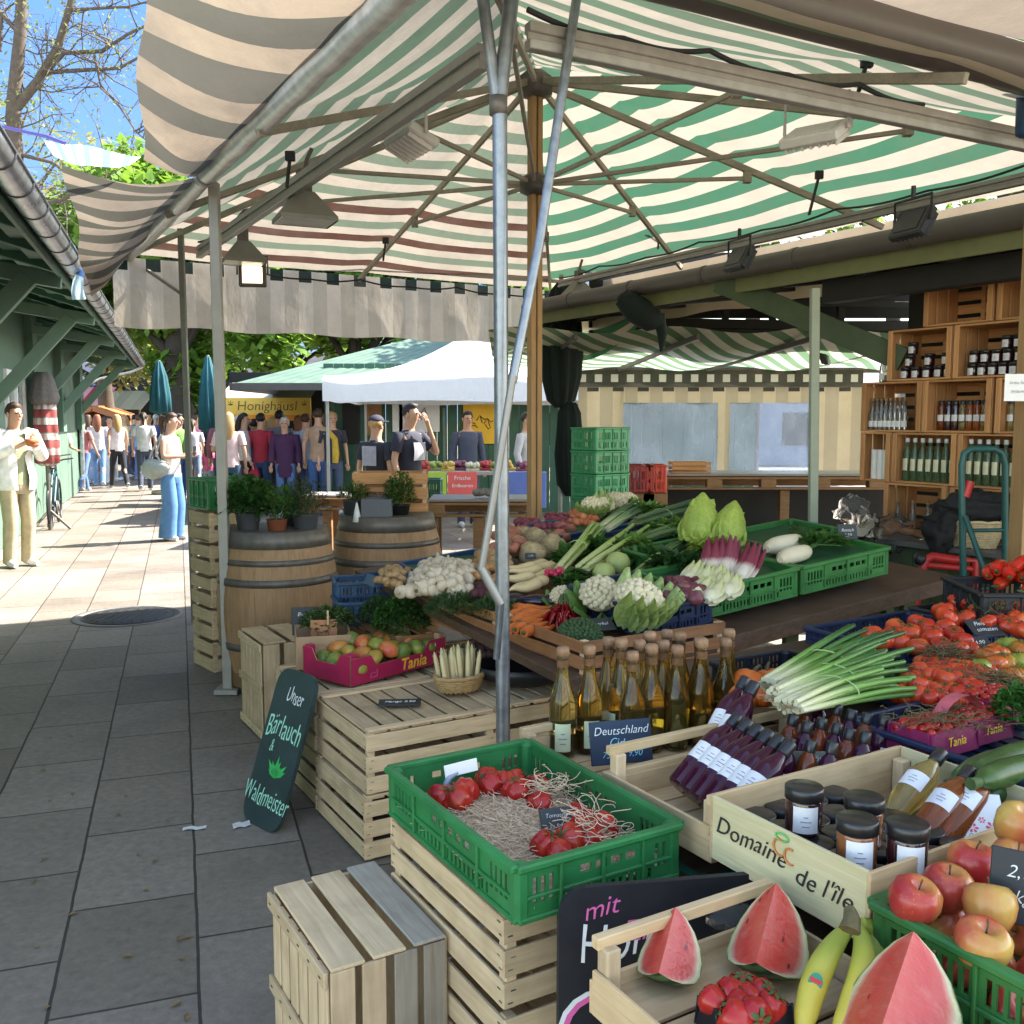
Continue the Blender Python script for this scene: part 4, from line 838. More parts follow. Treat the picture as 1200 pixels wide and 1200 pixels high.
for a_, b_ in ((1, 2), (3, 4)):
 m = MB(); m.grid(lambda u, v: kM @ V((cuts[a_] + (cuts[b_] - cuts[a_]) * u, CY + .01 * math.sin(9 * u + 4 * v), wz0 + (wz1 - wz0) * v)), 10, 8); m.build('window', b.mat, cu_)
sd = thing('corner_drape', 'short green and cream striped drape hanging at the rear right corner of the parasol', 'drape', at(662, 345, Y=9.6)); dM = Matrix.Translation(-sd.location)
m = MB(); pA, pB, pC, pD = at(664, 352, Y=9.7), at(757, 350, Y=8.6), at(673, 424, Y=9.7), at(757, 372, Y=8.6)
def f(u, v): p = pA.lerp(pB, u).lerp(pC.lerp(pD, u), v); p.z -= .10 * math.sin(PI * u) * v; p.y += .05 * math.sin(7 * u); return dM @ p
m.grid(f, 16, 10, uvf=lambda u, v: (u, v * .72)); m.build('canvas', cloth('green_striped_drape', cr, gr, .25, 1, .5, .5, .15), sd)
dd = thing('closed_parasol', 'closed dark green parasol tied up on its pole behind the vegetables', 'parasol', (at(657, 480, Y=9.3).x, 9.3, 0)); m = MB()
pr_ = [(.05, 1.75), (.12, 1.82), (.17, 2.05), (.18, 2.3), (.16, 2.6), (.09, 2.85), (.02, 2.95)]
m.lathe([(r_, z) for r_, z in pr_], 48, None, 0, True, lambda a, f_: 1 + .16 * math.sin(9 * a + 2.5 * f_) + .06 * math.sin(4 * a + 1)); m.lathe([(.03, .9), (.10, 1.0), (.13, 1.3), (.10, 1.7), (.06, 1.8)], 40, T((.08, 0, 0)), 0, True, lambda a, f_: 1 + .18 * math.sin(7 * a + 3 * f_)); m.build('cover', plain('dark_green_canvas', (.008, .016, .014), .9, .4, 6), dd)
m = MB(); m.tube([(0, 0, 0), (0, 0, 3.0)], .022, 10); m.tube([(.12, .05, 0), (.10, .0, 2.6)], .018, 8); m.build('pole', M_alu, dd)
tdd = thing('rolled_tarp', 'dark green rolled tarpaulin drooping from the gutter end', 'tarpaulin', at(755, 352, Y=7.6)); m = MB(); q = lambda px, py, Y=7.6: at(px, py, Y=Y) - tdd.location
m.tube([q(728, 348), q(745, 362), q(765, 375), q(778, 380)], [.07, .11, .10, .03], 14); m.tube([q(772, 368), q(776, 392), q(775, 412)], [.05, .04, .012], 10); m.ell(q(738, 352), (.09, .09, .07), 14, 10, amp=.4, seed=4); m.build('sheet', MATS['dark_green_canvas'], tdd)
bmz = thing('roof_truss', 'dark beams with strips of sky between them under the hut roof beyond the gutter', 'beam', V((1.6, 9.2, 0))); m = MB()
for py, th in ((352, .05), (378, .09), (388, .06)): p, q_ = at(735, py, Y=9.2), at(1110, py + 6, Y=9.2); m.bar(p - bmz.location, q_ - bmz.location, .08, th)
for px in (800, 850, 905, 940, 985): m.bar(at(px, 330, Y=9.25) - bmz.location, at(px, 392, Y=9.25) - bmz.location, .07, .06)
m.build('timber', M_dark, bmz)
for y0_, y1_ in ((296, 373), (376, 384), (387, 400)): m = MB(); a_, b_ = at(690, y1_, Y=9.4), at(1120, y0_, Y=9.4); m.box((a_ + b_) / 2 - bmz.location, (b_.x - a_.x, .04, b_.z - a_.z)); m.build('board', M_dark, bmz)
gp = at(703, 590, Y=8.6)
base = thing('stack_pallet', 'brown pallet under the tall stack of green crates', 'pallet', (gp.x, gp.y, 0), PHI)
m = MB()
for k in range(5): m.box((-.4 + .2 * k, 0, .13), (.14, .8, .022))
for k in range(3): m.box((0, -.35 + .35 * k, .06), (.8, .1, .115))
m.build('boards', M_pallet, base)
for k in range(7):
 lab = 'topmost green plastic crate of the tall stack by the mast' if k == 6 else 'green plastic crate in the tall stack by the mast, below its top crate'
 plastic_crate(lab, 'crate', V((gp.x, gp.y, .145 + k * .204)), PHI + R(8), .42, .32, .20, plain('bright_green_crate', (.03, .26, .10), .4, .15, 10), group='tall stack of green plastic crates', style=1)
def pallet_bar(label, p, q, zt, rows=1, d=.8, name='pallet_bar'):
 L = (q - p).length; rz = math.atan2(q.y - p.y, q.x - p.x); t = thing(name, label, 'bar table', (p + q) / 2 * 1., rz); t.location.z = 0
 m = MB(); m.box((0, 0, zt - .012), (L, d * .8, .022)); m.build('table_top', plain('worn_tabletop', (.30, .27, .25), .4, .2, 8), t)
 m = MB()
 for r_ in range(rows):
  z = zt - .03 - r_ * .15; m.box((0, -d * .36, z - .012), (L, .09, .022)); m.box((0, -d * .36, z - .112), (L, .09, .022))
  k = -L / 2 + .07
  while k < L / 2: m.box((k, -d * .36, z - .062), (.145, .10, .078)); k += .52
  m.box((0, d * .3, z - .06), (L, .09, .12))
 m.build('pallet', M_pallet, t)
 if 'windows' in label: m = MB(); m.box((0, d * .2, (zt - .16) / 2), (L, .03, zt - .18)); m.build('bar_shade_panel', M_dark, t)  # dark panel added to stand in for the shade under the bar
 for sx in (-.46, 0, .46): m = MB(); m.box((sx * L, -d * .30, (zt - .16) / 2), (.09, .09, zt - .165)); m.box((sx * L, d * .30, (zt - .16) / 2), (.09, .09, zt - .165)); m.build('leg', M_pallet, t)
 return t
pallet_bar('long bar table of brown pallets in front of the plastic windows', at(760, 556, Y=9.6), at(1062, 556, Y=9.6), at(800, 553, Y=9.6).z)
pallet_bar('pallet table under the small grey heap beside the mast', at(505, 586, Y=8.6), at(618, 586, Y=8.6), at(560, 582, Y=8.6).z, d=.7)
pallet_bar('pallet counter with a grey top in the sun beyond the herb pots', at(360, 582, Y=10.2), at(415, 582, Y=10.2), at(390, 578, Y=10.2).z, d=.6)
for i, (px, w_, col, lab) in enumerate(((748, .25, (.30, .03, .03), 'dark red plastic box on the floor stack left of the bar'), (766, .2, (.62, .06, .03), 'bright red plastic box at the left end of the pallet bar'))):
 p = at(px, 576, Y=9.2); t = plastic_crate(lab, 'box', p, 0, w_, .3, .26, plain('red_box_%s' % ['dark', 'bright'][i], col, .45, .15, 10), style=1)
 t2 = thing('support_box', ['brown wooden box under the dark red box', 'brown wooden box under the bright red box'][i], 'box', (p.x, p.y + .05, 0)); m = MB()
 for k in range(6): m.box((0, 0, p.z / 6 * (k + .5) - .003), (w_ + .03, .32, p.z / 6 * .86))
 m.box((0, 0, p.z / 2 - .003), (w_ * .9, .28, p.z - .01)); m.build('boards', M_pallet, t2)
p = at(808, 556, Y=9.5); t = thing('wooden_box', 'flat light wooden box standing on the pallet bar', 'box', p); m = MB(); m.box((0, 0, .065), (.36, .25, .01));
for z in (.02, .065, .11): m.box((0, -.12, z), (.38, .012, .035)); m.box((0, .12, z), (.38, .012, .035))
m.build('boards', M_shelf, t)
for k in range(6):
 p = at(262, 700, Y=6.35); slat_crate(['lowest', 'second', 'third', 'fourth', 'fifth', 'topmost'][k] + ' crate counted from the ground in the narrow stack beside the beige post', V((p.x, p.y, .212 * k)), PHI + R(9), .30, .34, .206, 2, group='narrow crate stack beside the beige post', top=False) if k < 5 else plastic_crate('green plastic crate on top of the narrow stack beside the beige post', 'crate', V((p.x, p.y, .212 * k)), PHI + R(9), .30, .34, .2, M_gcrate, style=1)
M_lgrey = plain('lamp_grey', (.20, .195, .17), .5, .15, 9, .2); M_lens = plain('lamp_glass', (.75, .7, .55), .15, .1, 5)
def bell_lamp(label, p, s, rz, lens=True):
 t = thing('bell_floodlight', label, 'lamp', p, rz); m = MB()
 m.add([(-.05 * s, -.05 * s, .10 * s), (.05 * s, -.05 * s, .10 * s), (.05 * s, .05 * s, .10 * s), (-.05 * s, .05 * s, .10 * s), (-.17 * s, -.13 * s, -.05 * s), (.17 * s, -.13 * s, -.05 * s), (.17 * s, .13 * s, -.05 * s), (-.17 * s, .13 * s, -.05 * s), (-.17 * s, -.13 * s, -.075 * s), (.17 * s, -.13 * s, -.075 * s), (.17 * s, .13 * s, -.075 * s), (-.17 * s, .13 * s, -.075 * s)],
  [(0, 1, 2, 3), (0, 4, 5, 1), (1, 5, 6, 2), (2, 6, 7, 3), (3, 7, 4, 0), (4, 8, 9, 5), (5, 9, 10, 6), (6, 10, 11, 7), (7, 11, 8, 4)]); m.build('housing', M_lgrey, t)
 m = MB(); m.box((0, 0, -.07 * s), (.32 * s, .24 * s, .006)); m.build('lens', M_lens, t)
 m = MB(); m.box((0, 0, .16 * s), (.08 * s, .08 * s, .14 * s)); m.tube([(0, 0, .2 * s), (.02, 0, .30 * s), (.05 * s, 0, .36 * s)], .012, 8); m.build('bracket', M_hoop, t); return t
bell_lamp('grey bell floodlight hanging from the left lamp rail near the roll tube', at(357, 246, Y=5.6), .95, R(25))
bell_lamp('smaller grey bell lamp behind the beige post below the left rail', at(285, 298, Y=7.2), .9, R(25))
bell_lamp('small grey bell lamp on the rear right corner of the parasol', at(678, 340, Y=8.8), .75, R(30))
def flood(label, p, w_, h_, rz, tilt, mat, lensmat=None, name='floodlight'):
 t = thing(name, label, 'lamp', p, rz); M = T(rx=tilt); m = MB(); m.box((0, 0, 0), (w_, .045, h_), M, 0, .008)
 for k in range(7): m.box((-w_ / 2 + w_ / 7 * (k + .5), .032, 0), (.008, .025, h_ * .8), M, 0, .001)
 m.build('housing', mat, t); m = MB(); m.box((0, -.024, 0), (w_ * .72, .004, h_ * .70), M, 0, .001); m.build('lens', lensmat or M_lens, t)
 m = MB(); m.tube([(-w_ / 2 - .012, 0, 0), (-w_ / 2 - .012, 0, h_ * .75), (w_ / 2 + .012, 0, h_ * .75), (w_ / 2 + .012, 0, 0)], .008, 6); m.tube([(0, 0, h_ * .75), (0, 0, h_ * .75 + .06)], .012, 6); m.build('bracket', mat, t); return t
M_wlamp = plain('white_lamp_housing', (.55, .53, .50), .45, .1, 9)
flood('lit square floodlight glowing by the rear valance', at(296, 322, Y=7.7), .21, .19, R(8), 0, M_bgrey, emit('lamp_glow', (1, .80, .52), .6))
flood('long pale floodlight tilted under the left lamp rail', at(482, 166, Y=4.6), .30, .16, R(120), R(-65), M_wlamp, M_wlamp)
flood('big white floodlight hanging from the front lamp rail', at(956, 157, Y=4.3), .26, .20, PHI - R(70), R(-62), M_wlamp, M_wlamp)
flood('larger black floodlight under the right lamp rail', at(1069, 262, Y=4.85), .22, .16, PHI - R(100), R(-30), M_black, M_black)
flood('smaller black floodlight under the right lamp rail, nearer the mast', at(866, 303, Y=6.05), .21, .16, PHI - R(100), R(-30), M_black, M_black)
flood('small black lamp hanging under the pinstriped awning', at(891, 405, Y=9.6), .16, .13, 0, R(-20), M_black, M_black)
flood('black lamp hanging right of the pale green post under the awning', at(966, 415, Y=9.6), .14, .22, R(60), R(-20), M_black, M_black)
def strap(p, q, label):
 t = MB(); o = p.copy(); t.bar(V(), q - p, .028, .014); t.box((0, 0, 0), (.05, .03, .05)); tag(t.build('strap', M_wire, loc=o), label, 'strap')
strap(at(960, 205, Y=6.2), at(948, 252, Y=6.2), 'dark strap tied to a rib near the big white floodlight')
strap(at(773, 262, Y=8.2), at(771, 292, Y=8.2), 'dark strap tied to the rib nearest the mast on the right')
strap(at(452, 282, Y=7.9), at(449, 306, Y=7.9), 'dark strap tied to the middle rib of the rear panel')
strap(at(340, 183, Y=5.2), at(336, 220, Y=5.2), 'dark strap hanging beside the bell floodlight')
strap(at(1016, 72, Y=4.2), at(1006, 108, Y=4.2), 'dark strap tying the front rail below the roller tube')
class Kind:
 def __init__(s, makers): s.protos = makers; s.used = [False] * len(makers); s.i = 0
 def put(s, loc, label, group=None, rot=(0, 0, 0), scale=1., cat=None):
  k = s.i % len(s.protos); s.i += 1; p = s.protos[k]
  if callable(p): p = s.protos[k] = p()
  if not s.used[k]:
   s.used[k] = True; p.location = loc; p.rotation_euler = rot; p.scale = (scale,) * 3 if not hasattr(scale, '__len__') else scale; p['label'] = label
   if group: p['group'] = group
   return p
  o = dup(p, loc, 0, label, group, rot, scale)
  if not group and 'group' in o: del o['group']
  return o
def heap(kind, P, nu, nv, dome, label, group, jit=.35, sc=(.9, 1.1), tilt=.5, skip=0., lift=0.):
 P = [V(p) for p in P]
 for j in range(nv):
  for i in range(nu):
   if rnd.random() < skip: continue
   u = (i + .5 + (.5 if j % 2 else 0) + rnd.uniform(-jit, jit) * .6) / (nu + .5); v = (j + .5 + rnd.uniform(-jit, jit) * .6) / nv
   p = P[0].lerp(P[1], u).lerp(P[3].lerp(P[2], u), v); p.z += dome * math.sin(PI * min(max(u, 0), 1)) * math.sin(PI * min(max(v, 0), 1)) + lift + rnd.uniform(-.004, .006)
   kind.put(p, label, group, (rnd.uniform(-tilt, tilt), rnd.uniform(-tilt, tilt), rnd.uniform(0, 6.28)), rnd.uniform(*sc))
def vq(pts, dz=0.): return [vt(x, y, dz) for x, y in pts]
def aq(pts, z): return [at(x, y, z) for x, y in pts]
def shiny(name, stops, scale=8, rough=.25, obv=.15, sss=.1):
 if name in MATS: return MATS[name]
 b = NB(name); o = b.co(); n1 = b.noise(o, scale * 4, 4, .6); c = b.ramp(b.math('ADD', n1, b.math('MULTIPLY_ADD', b.rand(), obv * 2, -obv)), stops)
 MATS[name] = b.fin(b.pr(c, rough, 0, b.bump(b.noise(o, 160, 2), .06, .002), .5, sss=0)); return MATS[name]
M_tom = shiny('tomato_skin', [(.3, (.42, .022, .010)), (.55, (.56, .06, .018)), (.8, (.58, .13, .025))], 5)
M_tomo = shiny('orange_tomato_skin', [(.3, (.45, .06, .015)), (.5, (.50, .13, .02)), (.8, (.25, .22, .03))], 6)
M_tomg = shiny('green_tomato_skin', [(.3, (.13, .17, .02)), (.55, (.25, .27, .035)), (.8, (.40, .22, .03))], 6)
M_tomr = shiny('dark_red_tomato_skin', [(.3, (.28, .008, .008)), (.6, (.40, .02, .012)), (.85, (.42, .06, .02))], 6)
M_stem = plain('green_stem', (.06, .10, .025), .7, .3, 60)
M_drystem = plain('dry_vine_stem', (.11, .085, .035), .8, .35, 60)
def tomato(mat, r=.033, sq=.85, ribs=5, amp=.03, cal=True, name='tomato'):
 def mk():
  m = MB(); m.ell((0, 0, 0), (r, r, r * sq), 24, 12, None, 0, .04, 3, rnd.random() * 9, lambda a, t: (1 + amp * math.cos(ribs * a) * math.sin(t) ** .5) * (1 - .16 * math.exp(-(t / .32) ** 2)))
  o = tag(m.build(name, mat), '', name)
  if cal:
   m = MB()
   for k in range(5): a = k * 1.256 + .3; m.leaf((0, 0, r * sq * .84), (math.cos(a), math.sin(a), .12), r * .7, r * .2, mat=0)
   m.tube([(0, 0, r * sq * .8), (0, .002, r * sq * 1.12)], .0025, 5); m.build('calyx', M_stem, o)
  return o
 return mk
K_round = Kind([tomato(M_tom) for _ in range(3)]); K_beef = Kind([tomato(M_tom, .044, .68, 7, .10) for _ in range(3)]); K_vine = Kind([tomato(M_tom, .029, .9, 4, .02) for _ in range(3)])
K_green = Kind([tomato(M_tomg, .042, .75, 9, .08), tomato(M_tomo, .043, .72, 9, .10), tomato(M_tomo, .038, .75, 8, .09)]); K_rib = Kind([tomato(M_tomr, .036, 1.0, 6, .09, True) for _ in range(3)])
def zz(z): return z
RT = 'round red tomatoes in the navy tray'
for x, y in ((1135, 724), (1112, 732), (1075, 730), (1050, 736), (1022, 744), (1092, 745), (1066, 742), (1037, 750), (1054, 754), (1076, 758), (1092, 748), (1095, 740), (1118, 744), (1128, 752), (1108, 736), (1103, 757), (1122, 762), (1136, 762), (1060, 744), (1046, 744), (1085, 736), (1118, 728), (1030, 752)):
 K_round.put(at(x, y, ZT + .075 + rnd.uniform(-.005, .014)), 'round red tomato in the navy tray behind the green spring onion leaves', RT, (rnd.uniform(-.6, .6), rnd.uniform(-.6, .6), rnd.uniform(0, 6)), rnd.uniform(1.1, 1.3))
for x, y in ((1123, 704), (1142, 702), (1158, 700), (1106, 716), (1110, 724), (1130, 724), (1168, 710), (1182, 708), (1150, 716), (1168, 724), (1182, 732), (1196, 726), (1155, 730), (1195, 712), (1140, 712), (1176, 718), (1200, 738)):
 K_beef.put(at(x, y, ZT + .095 + rnd.uniform(-.008, .012)), 'big ribbed red tomato in the black tray at the back of the tomato table', 'big ribbed tomatoes in the black tray', (rnd.uniform(-.7, .7), rnd.uniform(-.7, .7), rnd.uniform(0, 6)), rnd.uniform(.9, 1.1))
heap(K_vine, aq([(1040, 818), (1150, 838), (1165, 785), (1085, 768)], ZT + .07), 8, 6, .025, 'vine tomato with drying stem in the middle navy tray', 'vine tomatoes in the middle tray', sc=(.9, 1.2))
for x, y in ((1180, 757), (1156, 768), (1176, 776), (1195, 775), (1164, 780), (1188, 792), (1145, 784), (1200, 762), (1170, 765)): K_green.put(at(x, y, ZT + .085), 'green and orange ribbed tomato at the right edge of the tomato table', 'green and orange ribbed tomatoes', (rnd.uniform(-.5, .5), rnd.uniform(-.5, .5), rnd.uniform(0, 6)), rnd.uniform(.9, 1.05))
def tangle(label, c, rx, ry, n, mat, kindname='vine_stems', r=.0016, up=.03, cat='stems'):
 m = MB()
 for _ in range(n):
  a = rnd.uniform(0, 6.28); p = V((rnd.gauss(0, rx * .5), rnd.gauss(0, ry * .5), rnd.uniform(0, up))); pts = []
  d = V((math.cos(a), math.sin(a), rnd.uniform(-.2, .4)))
  for k in range(5): pts.append(p.copy()); p = p + d * .014; d = (d + V((rnd.uniform(-.7, .7), rnd.uniform(-.7, .7), rnd.uniform(-.5, .4)))).normalized()
  m.tube(pts, [r, r, r, r * .8, r * .6], 4)
 return tag(m.build(kindname, mat, loc=c), label, cat)
tangle('dry brown vine stems lying between the round and the vine tomatoes', at(1110, 770, ZT + .10), .07, .05, 110, M_drystem)
tangle('green brown vine stems among the vine tomatoes near the green tomatoes', at(1165, 800, ZT + .09), .08, .04, 90, M_drystem)
tangle('dark vine stems between the vine tomatoes and the cherry tomatoes', at(1125, 842, ZT + .08), .09, .03, 90, M_drystem)
tangle('dry stems among the big ribbed tomatoes', at(1165, 714, ZT + .125), .07, .05, 60, M_stem)
def cherry():
 m = MB(); m.ell((0, 0, 0), .0125, 12, 8); return tag(m.build('cherry_tomato', M_tomr), '', 'cherry tomato')
K_ch = Kind([cherry])
def punnet(label, loc, rz, w_, d_, h_, mat, text=None):
 t = thing('punnet', label, 'punnet', loc, rz)
 for M, L in sides(w_, d_): m = MB(); m.box((0, .002, h_ / 2), (L, .003, h_), M @ T(rx=-.12), 0, .001); m.build('side', mat, t)
 m = MB(); m.box((0, 0, .003), (w_ - .01, d_ - .01, .004)); m.build('base', mat, t)
 if text: lettering(text, h_ * .5, T((0, -d_ / 2 - .003, h_ * .55), rx=R(82)), M_yel, t, shear=.25)
 return t
M_purp = plain('purple_card', (.20, .012, .07), .4, .2, 20)
for i, (x, y, lab) in enumerate(((1092, 876, 'purple punnet of cherry tomatoes with a yellow name, in front by the wooden tray'), (1135, 862, 'purple punnet of cherry tomatoes with a yellow name, second from the wooden tray'), (1168, 840, 'purple punnet of cherry tomatoes below the parsley'))):
 punnet(lab, at(x, y, ZT + .03), PHI, .19, .13, .065, M_purp, 'Tania' if i < 2 else None)
 heap(K_ch, [at(x, y, ZT + .03) + BX * q * .085 + AX * r_ * .055 + UP * .055 for q, r_ in ((-1, -1), (1, -1), (1, 1), (-1, 1))], 8, 5, .018, 'small dark red cherry tomato in a purple punnet', 'cherry tomatoes in the purple punnets', sc=(.85, 1.15))
tangle('fine green brown stems over the cherry tomatoes', at(1110, 850, ZT + .10), .12, .05, 100, M_drystem, r=.0011)
m = MB(); c = at(1130, 850, ZT + .075); pts = [c + BX * (.085 * math.cos(a)) + UP * (.075 * math.sin(a)) + AX * .02 for a in [k * PI / 12 for k in range(13)]]
for k in range(12): e = AX * .018; m.add([pts[k] - e - c, pts[k] + e - c, pts[k + 1] + e - c, pts[k + 1] - e - c], [(0, 1, 2, 3)], None, 0, True)
tag(m.build('card_strip', plain('pink_card', (.50, .10, .13), .4, .3, 40), loc=c), 'pink card strip arching over the cherry tomato punnets', 'card strip')
def bundle(label, p, q, n, rad, r0, r1, stops, matname, fan=.06, name='leek_bundle', cat='leeks', droop=.02, group=None, flat=.5):
 p, q = V(p), V(q); L = (q - p).length; d = (q - p).normalized(); t = thing(name, label, cat, p, 0, group); x, y, _ = frame(d)
 t.rotation_euler = Matrix((d, d.cross(UP).normalized() * -1, (d.cross(UP).normalized() * -1).cross(d) * -1)).transposed().to_euler() if False else (0, 0, 0)
 ry = math.asin(-d.z); rz = math.atan2(d.y, d.x); t.rotation_euler = (0, ry, rz); mt = gradmat(matname, stops, 0, 0, L, .4, .04, 20, stretch=(1, 8, 8))
 stalk = MB()
 for k in range(n):
  a = rnd.uniform(0, 6.28); s = math.sqrt(rnd.random()); oy, oz = rad * s * math.cos(a), rad * flat * s * math.sin(a) + rad * flat
  fy, fz = fan * s * math.cos(a) + rnd.gauss(0, fan * .2), fan * .5 * s * math.sin(a); l = L * rnd.uniform(.82, 1.04); pts = []
  for i in range(8): f = i / 7; pts.append((l * f, oy + fy * f ** 1.5, oz + fz * f ** 1.5 - droop * f ** 3 + .004 * math.sin(5 * f + k)))
  stalk.tube(pts, [r0 * (.75 if i == 0 else 1) + (r1 - r0) * i / 7 for i in range(8)], 7, ry=1. if r1 < r0 else .7)
 stalk.build('stalks', mt, t)
 m = MB()
 for k in range(n // 2):
  for _ in range(3): a = rnd.uniform(0, 6.28); m.tube([(0, rnd.uniform(-rad, rad), rad * flat), (-.02 - rnd.random() * .015, rnd.uniform(-rad, rad) * 1.1, rad * flat + rnd.uniform(-.01, .01))], .0007, 3)
 m.build('roots', plain('root_fibre', (.42, .34, .20), .9, .2, 50), t)
 m = MB(); m.tube([(L * .45, (rad + fan * .3) * 1.05 * math.cos(2 * PI * k / 20), rad * flat + (rad * flat + fan * .1) * 1.1 * math.sin(2 * PI * k / 20)) for k in range(21)], .002, 5); m.build('tie', plain('band', (.35, .5, .2), .5, .1, 9), t)
 return t
SO = [(0, (.60, .56, .38)), (.12, (.50, .52, .26)), (.30, (.15, .29, .05)), (.7, (.05, .15, .03)), (1, (.025, .08, .02))]
for i, (a_, b_, lab) in enumerate((((905, 812), (1030, 752), 'bundle of spring onions lying farthest from the camera, beside the round tomatoes'), ((912, 826), (1045, 772), 'middle bundle of spring onions with white roots towards the pumpkins'), ((925, 836), (1040, 792), 'front bundle of spring onions beside the small black capped bottles'))):
 bundle(lab, at(a_[0], a_[1], ZT + .10), at(b_[0], b_[1], ZT + .12), 26, .042, .0085, .0075, SO, 'spring_onion', .075, 'spring_onion_bundle', 'spring onions')
tangle('green leaf tips of spring onions hanging over the navy tray', at(1040, 790, ZT + .08), .05, .04, 70, M_stem, 'leaf_tips', .0022, cat='leaves')
def pumpkin():
 m = MB(); m.ell((0, 0, 0), (.055, .055, .042), 32, 12, None, 0, 0, 1, 0, lambda a, t: (1 + .07 * abs(math.cos(4.5 * a)) - .04) * (1 - .25 * math.exp(-(t / .35) ** 2)))
 o = tag(m.build('pumpkin', shiny('pumpkin_skin', [(.3, (.55, .09, .012)), (.7, (.62, .16, .025))], 4, .35)), '', 'pumpkin'); m = MB(); m.tube([(0, 0, .03), (.004, 0, .05), (.012, 0, .06)], [.009, .006, .005], 6); m.build('stem', M_drystem, o); return o
K_pk = Kind([pumpkin])
for x, y, s, lab in ((880, 800, 1.0, 'orange ribbed pumpkin nearest the cider bottles'), (902, 797, .9, 'orange pumpkin at the back of the pumpkin tray'), (872, 816, .8, 'small orange pumpkin at the front left of the pumpkin tray'), (893, 816, .7, 'smallest orange pumpkin, by the spring onion roots')): K_pk.put(at(x, y, ZT + .05), lab, None, (rnd.uniform(-.4, .4), rnd.uniform(-.4, .4), 0), s)
def pepper():
 m = MB(); pts = [(.17 * f, .012 * math.sin(3 * f), .015 * math.sin(2 * f)) for f in [k / 9 for k in range(10)]]
 m.tube(pts, [.014, .025, .027, .026, .024, .021, .018, .014, .009, .003], 12); o = tag(m.build('pepper', shiny('pepper_skin', [(.3, (.48, .01, .008)), (.7, (.58, .05, .015))], 4, .2)), '', 'pepper'); m = MB(); m.tube([(0, 0, 0), (-.03, 0, .01)], [.009, .004], 6); m.build('stem', M_stem, o); return o
K_pp = Kind([pepper])
for i in range(14): K_pp.put(PEP + V((.10 + rnd.uniform(-.17, .17), .08 + rnd.uniform(-.12, .12), -.02 + .012 * (i // 2))), 'long shiny red pepper in the black mesh crate', 'long red peppers in the black crate', (rnd.uniform(-.2, .2), rnd.uniform(-.2, .0), rnd.uniform(.2, 1.2)), rnd.uniform(.95, 1.15))
def courgette():
 m = MB(); m.tube([(.22 * (k / 11 - .5), .01 * math.sin(3 * k / 11), 0) for k in range(12)], [.010, .020, .023, .025, .026, .026, .026, .026, .025, .023, .016, .012], 14); o = tag(m.build('courgette', shiny('courgette_skin', [(.35, (.035, .075, .015)), (.6, (.06, .12, .03)), (.8, (.12, .19, .06))], 8, .35)), '', 'courgette'); m = MB(); m.tube([(-.11, 0, 0), (-.135, 0, .0)], [.010, .012], 8); m.build('stem', M_stem, o); return o
K_cg = Kind([courgette])
for x, y, z, rz in ((1160, 900, .06, .55), (1185, 892, .085, .5), (1170, 912, .06, .6), (1192, 905, .09, .5), (1150, 915, .04, .7), (1195, 918, .05, .5)): K_cg.put(at(x, y, ZT + z), 'smooth green courgette at the right edge below the cherry tomatoes', 'green courgettes', (0, rnd.uniform(-.1, .1), rz), 1.15)
M_herb = leafmat('parsley_leaf', (.06, .15, .03), (.022, .065, .014), .25, 14); M_herb2 = leafmat('dill_leaf', (.06, .13, .04), (.022, .055, .018), .25, 14); M_rose = leafmat('rosemary_leaf', (.05, .085, .04), (.02, .035, .018), .2, 14)
def herb(label, loc, rx, ry, h, n, mat, L=.02, wd=.014, name='herb_bunch', cat='herbs', fine=False, dome=True, stems=14, group=None):
 t = thing(name, label, cat, loc, 0, group); m = MB()
 for _ in range(n):
  a = rnd.uniform(0, 6.28); s = math.sqrt(rnd.random()); x, y = s * math.cos(a), s * math.sin(a); top_ = math.sqrt(max(0, 1 - s * s)); z = h * (top_ * rnd.uniform(.55, 1.08) if dome else rnd.uniform(.2, 1.05))
  bl = 1 + .22 * noise.noise(V((x * 2.2, y * 2.2, z * 12))); d = V((x + rnd.gauss(0, .6), y + rnd.gauss(0, .6), rnd.uniform(-.1, 1.0)))
  m.leaf((x * rx * bl, y * ry * bl, z), d, L * rnd.uniform(.6, 1.3), wd * rnd.uniform(.6, 1.2), fold=rnd.uniform(.0, .5), droop=rnd.uniform(-.1, .5))
 m.build('leaves', mat, t); m = MB()
 for _ in range(stems): a = rnd.uniform(0, 6.28); s = rnd.random(); m.tube([(s * .2 * rx * math.cos(a), s * .2 * ry * math.sin(a), 0), (s * .7 * rx * math.cos(a), s * .7 * ry * math.sin(a), h * .75)], .0016, 4)
 m.build('stems', M_stem, t); return t
herb('bright green parsley bunch at the right edge beside the tomatoes', at(1200, 852, ZT + .06), .085, .085, .10, 900, leafmat('bright_parsley', (.05, .17, .025), (.02, .07, .01), .3, 14), .018, .014)
def garlic():
 m = MB(); m.lathe([(.0, -.022), (.012, -.024), (.026, -.014), (.030, 0), (.027, .010), (.016, .020), (.008, .027), (.006, .037), (.0055, .044), (0, .044)], 20, None, 0, True, lambda a, f: 1 + .05 * math.cos(9 * a) * math.sin(PI * f))
 o = tag(m.build('garlic_bulb', gradmat('garlic_skin', [(0, (.46, .35, .24)), (.35, (.58, .48, .35)), (.7, (.53, .43, .31)), (1, (.36, .28, .18))], 2, -.024, .052, .6, .10, 40)), '', 'garlic'); m = MB(); m.lathe([(.0, -.0245), (.009, -.0235), (.007, -.029), (0, -.029)], 8); m.build('roots', M_drystem, o); return o
K_ga = Kind([garlic, garlic]); GL = 'white garlic bulb in the big heap on the street side of the vegetable bed'
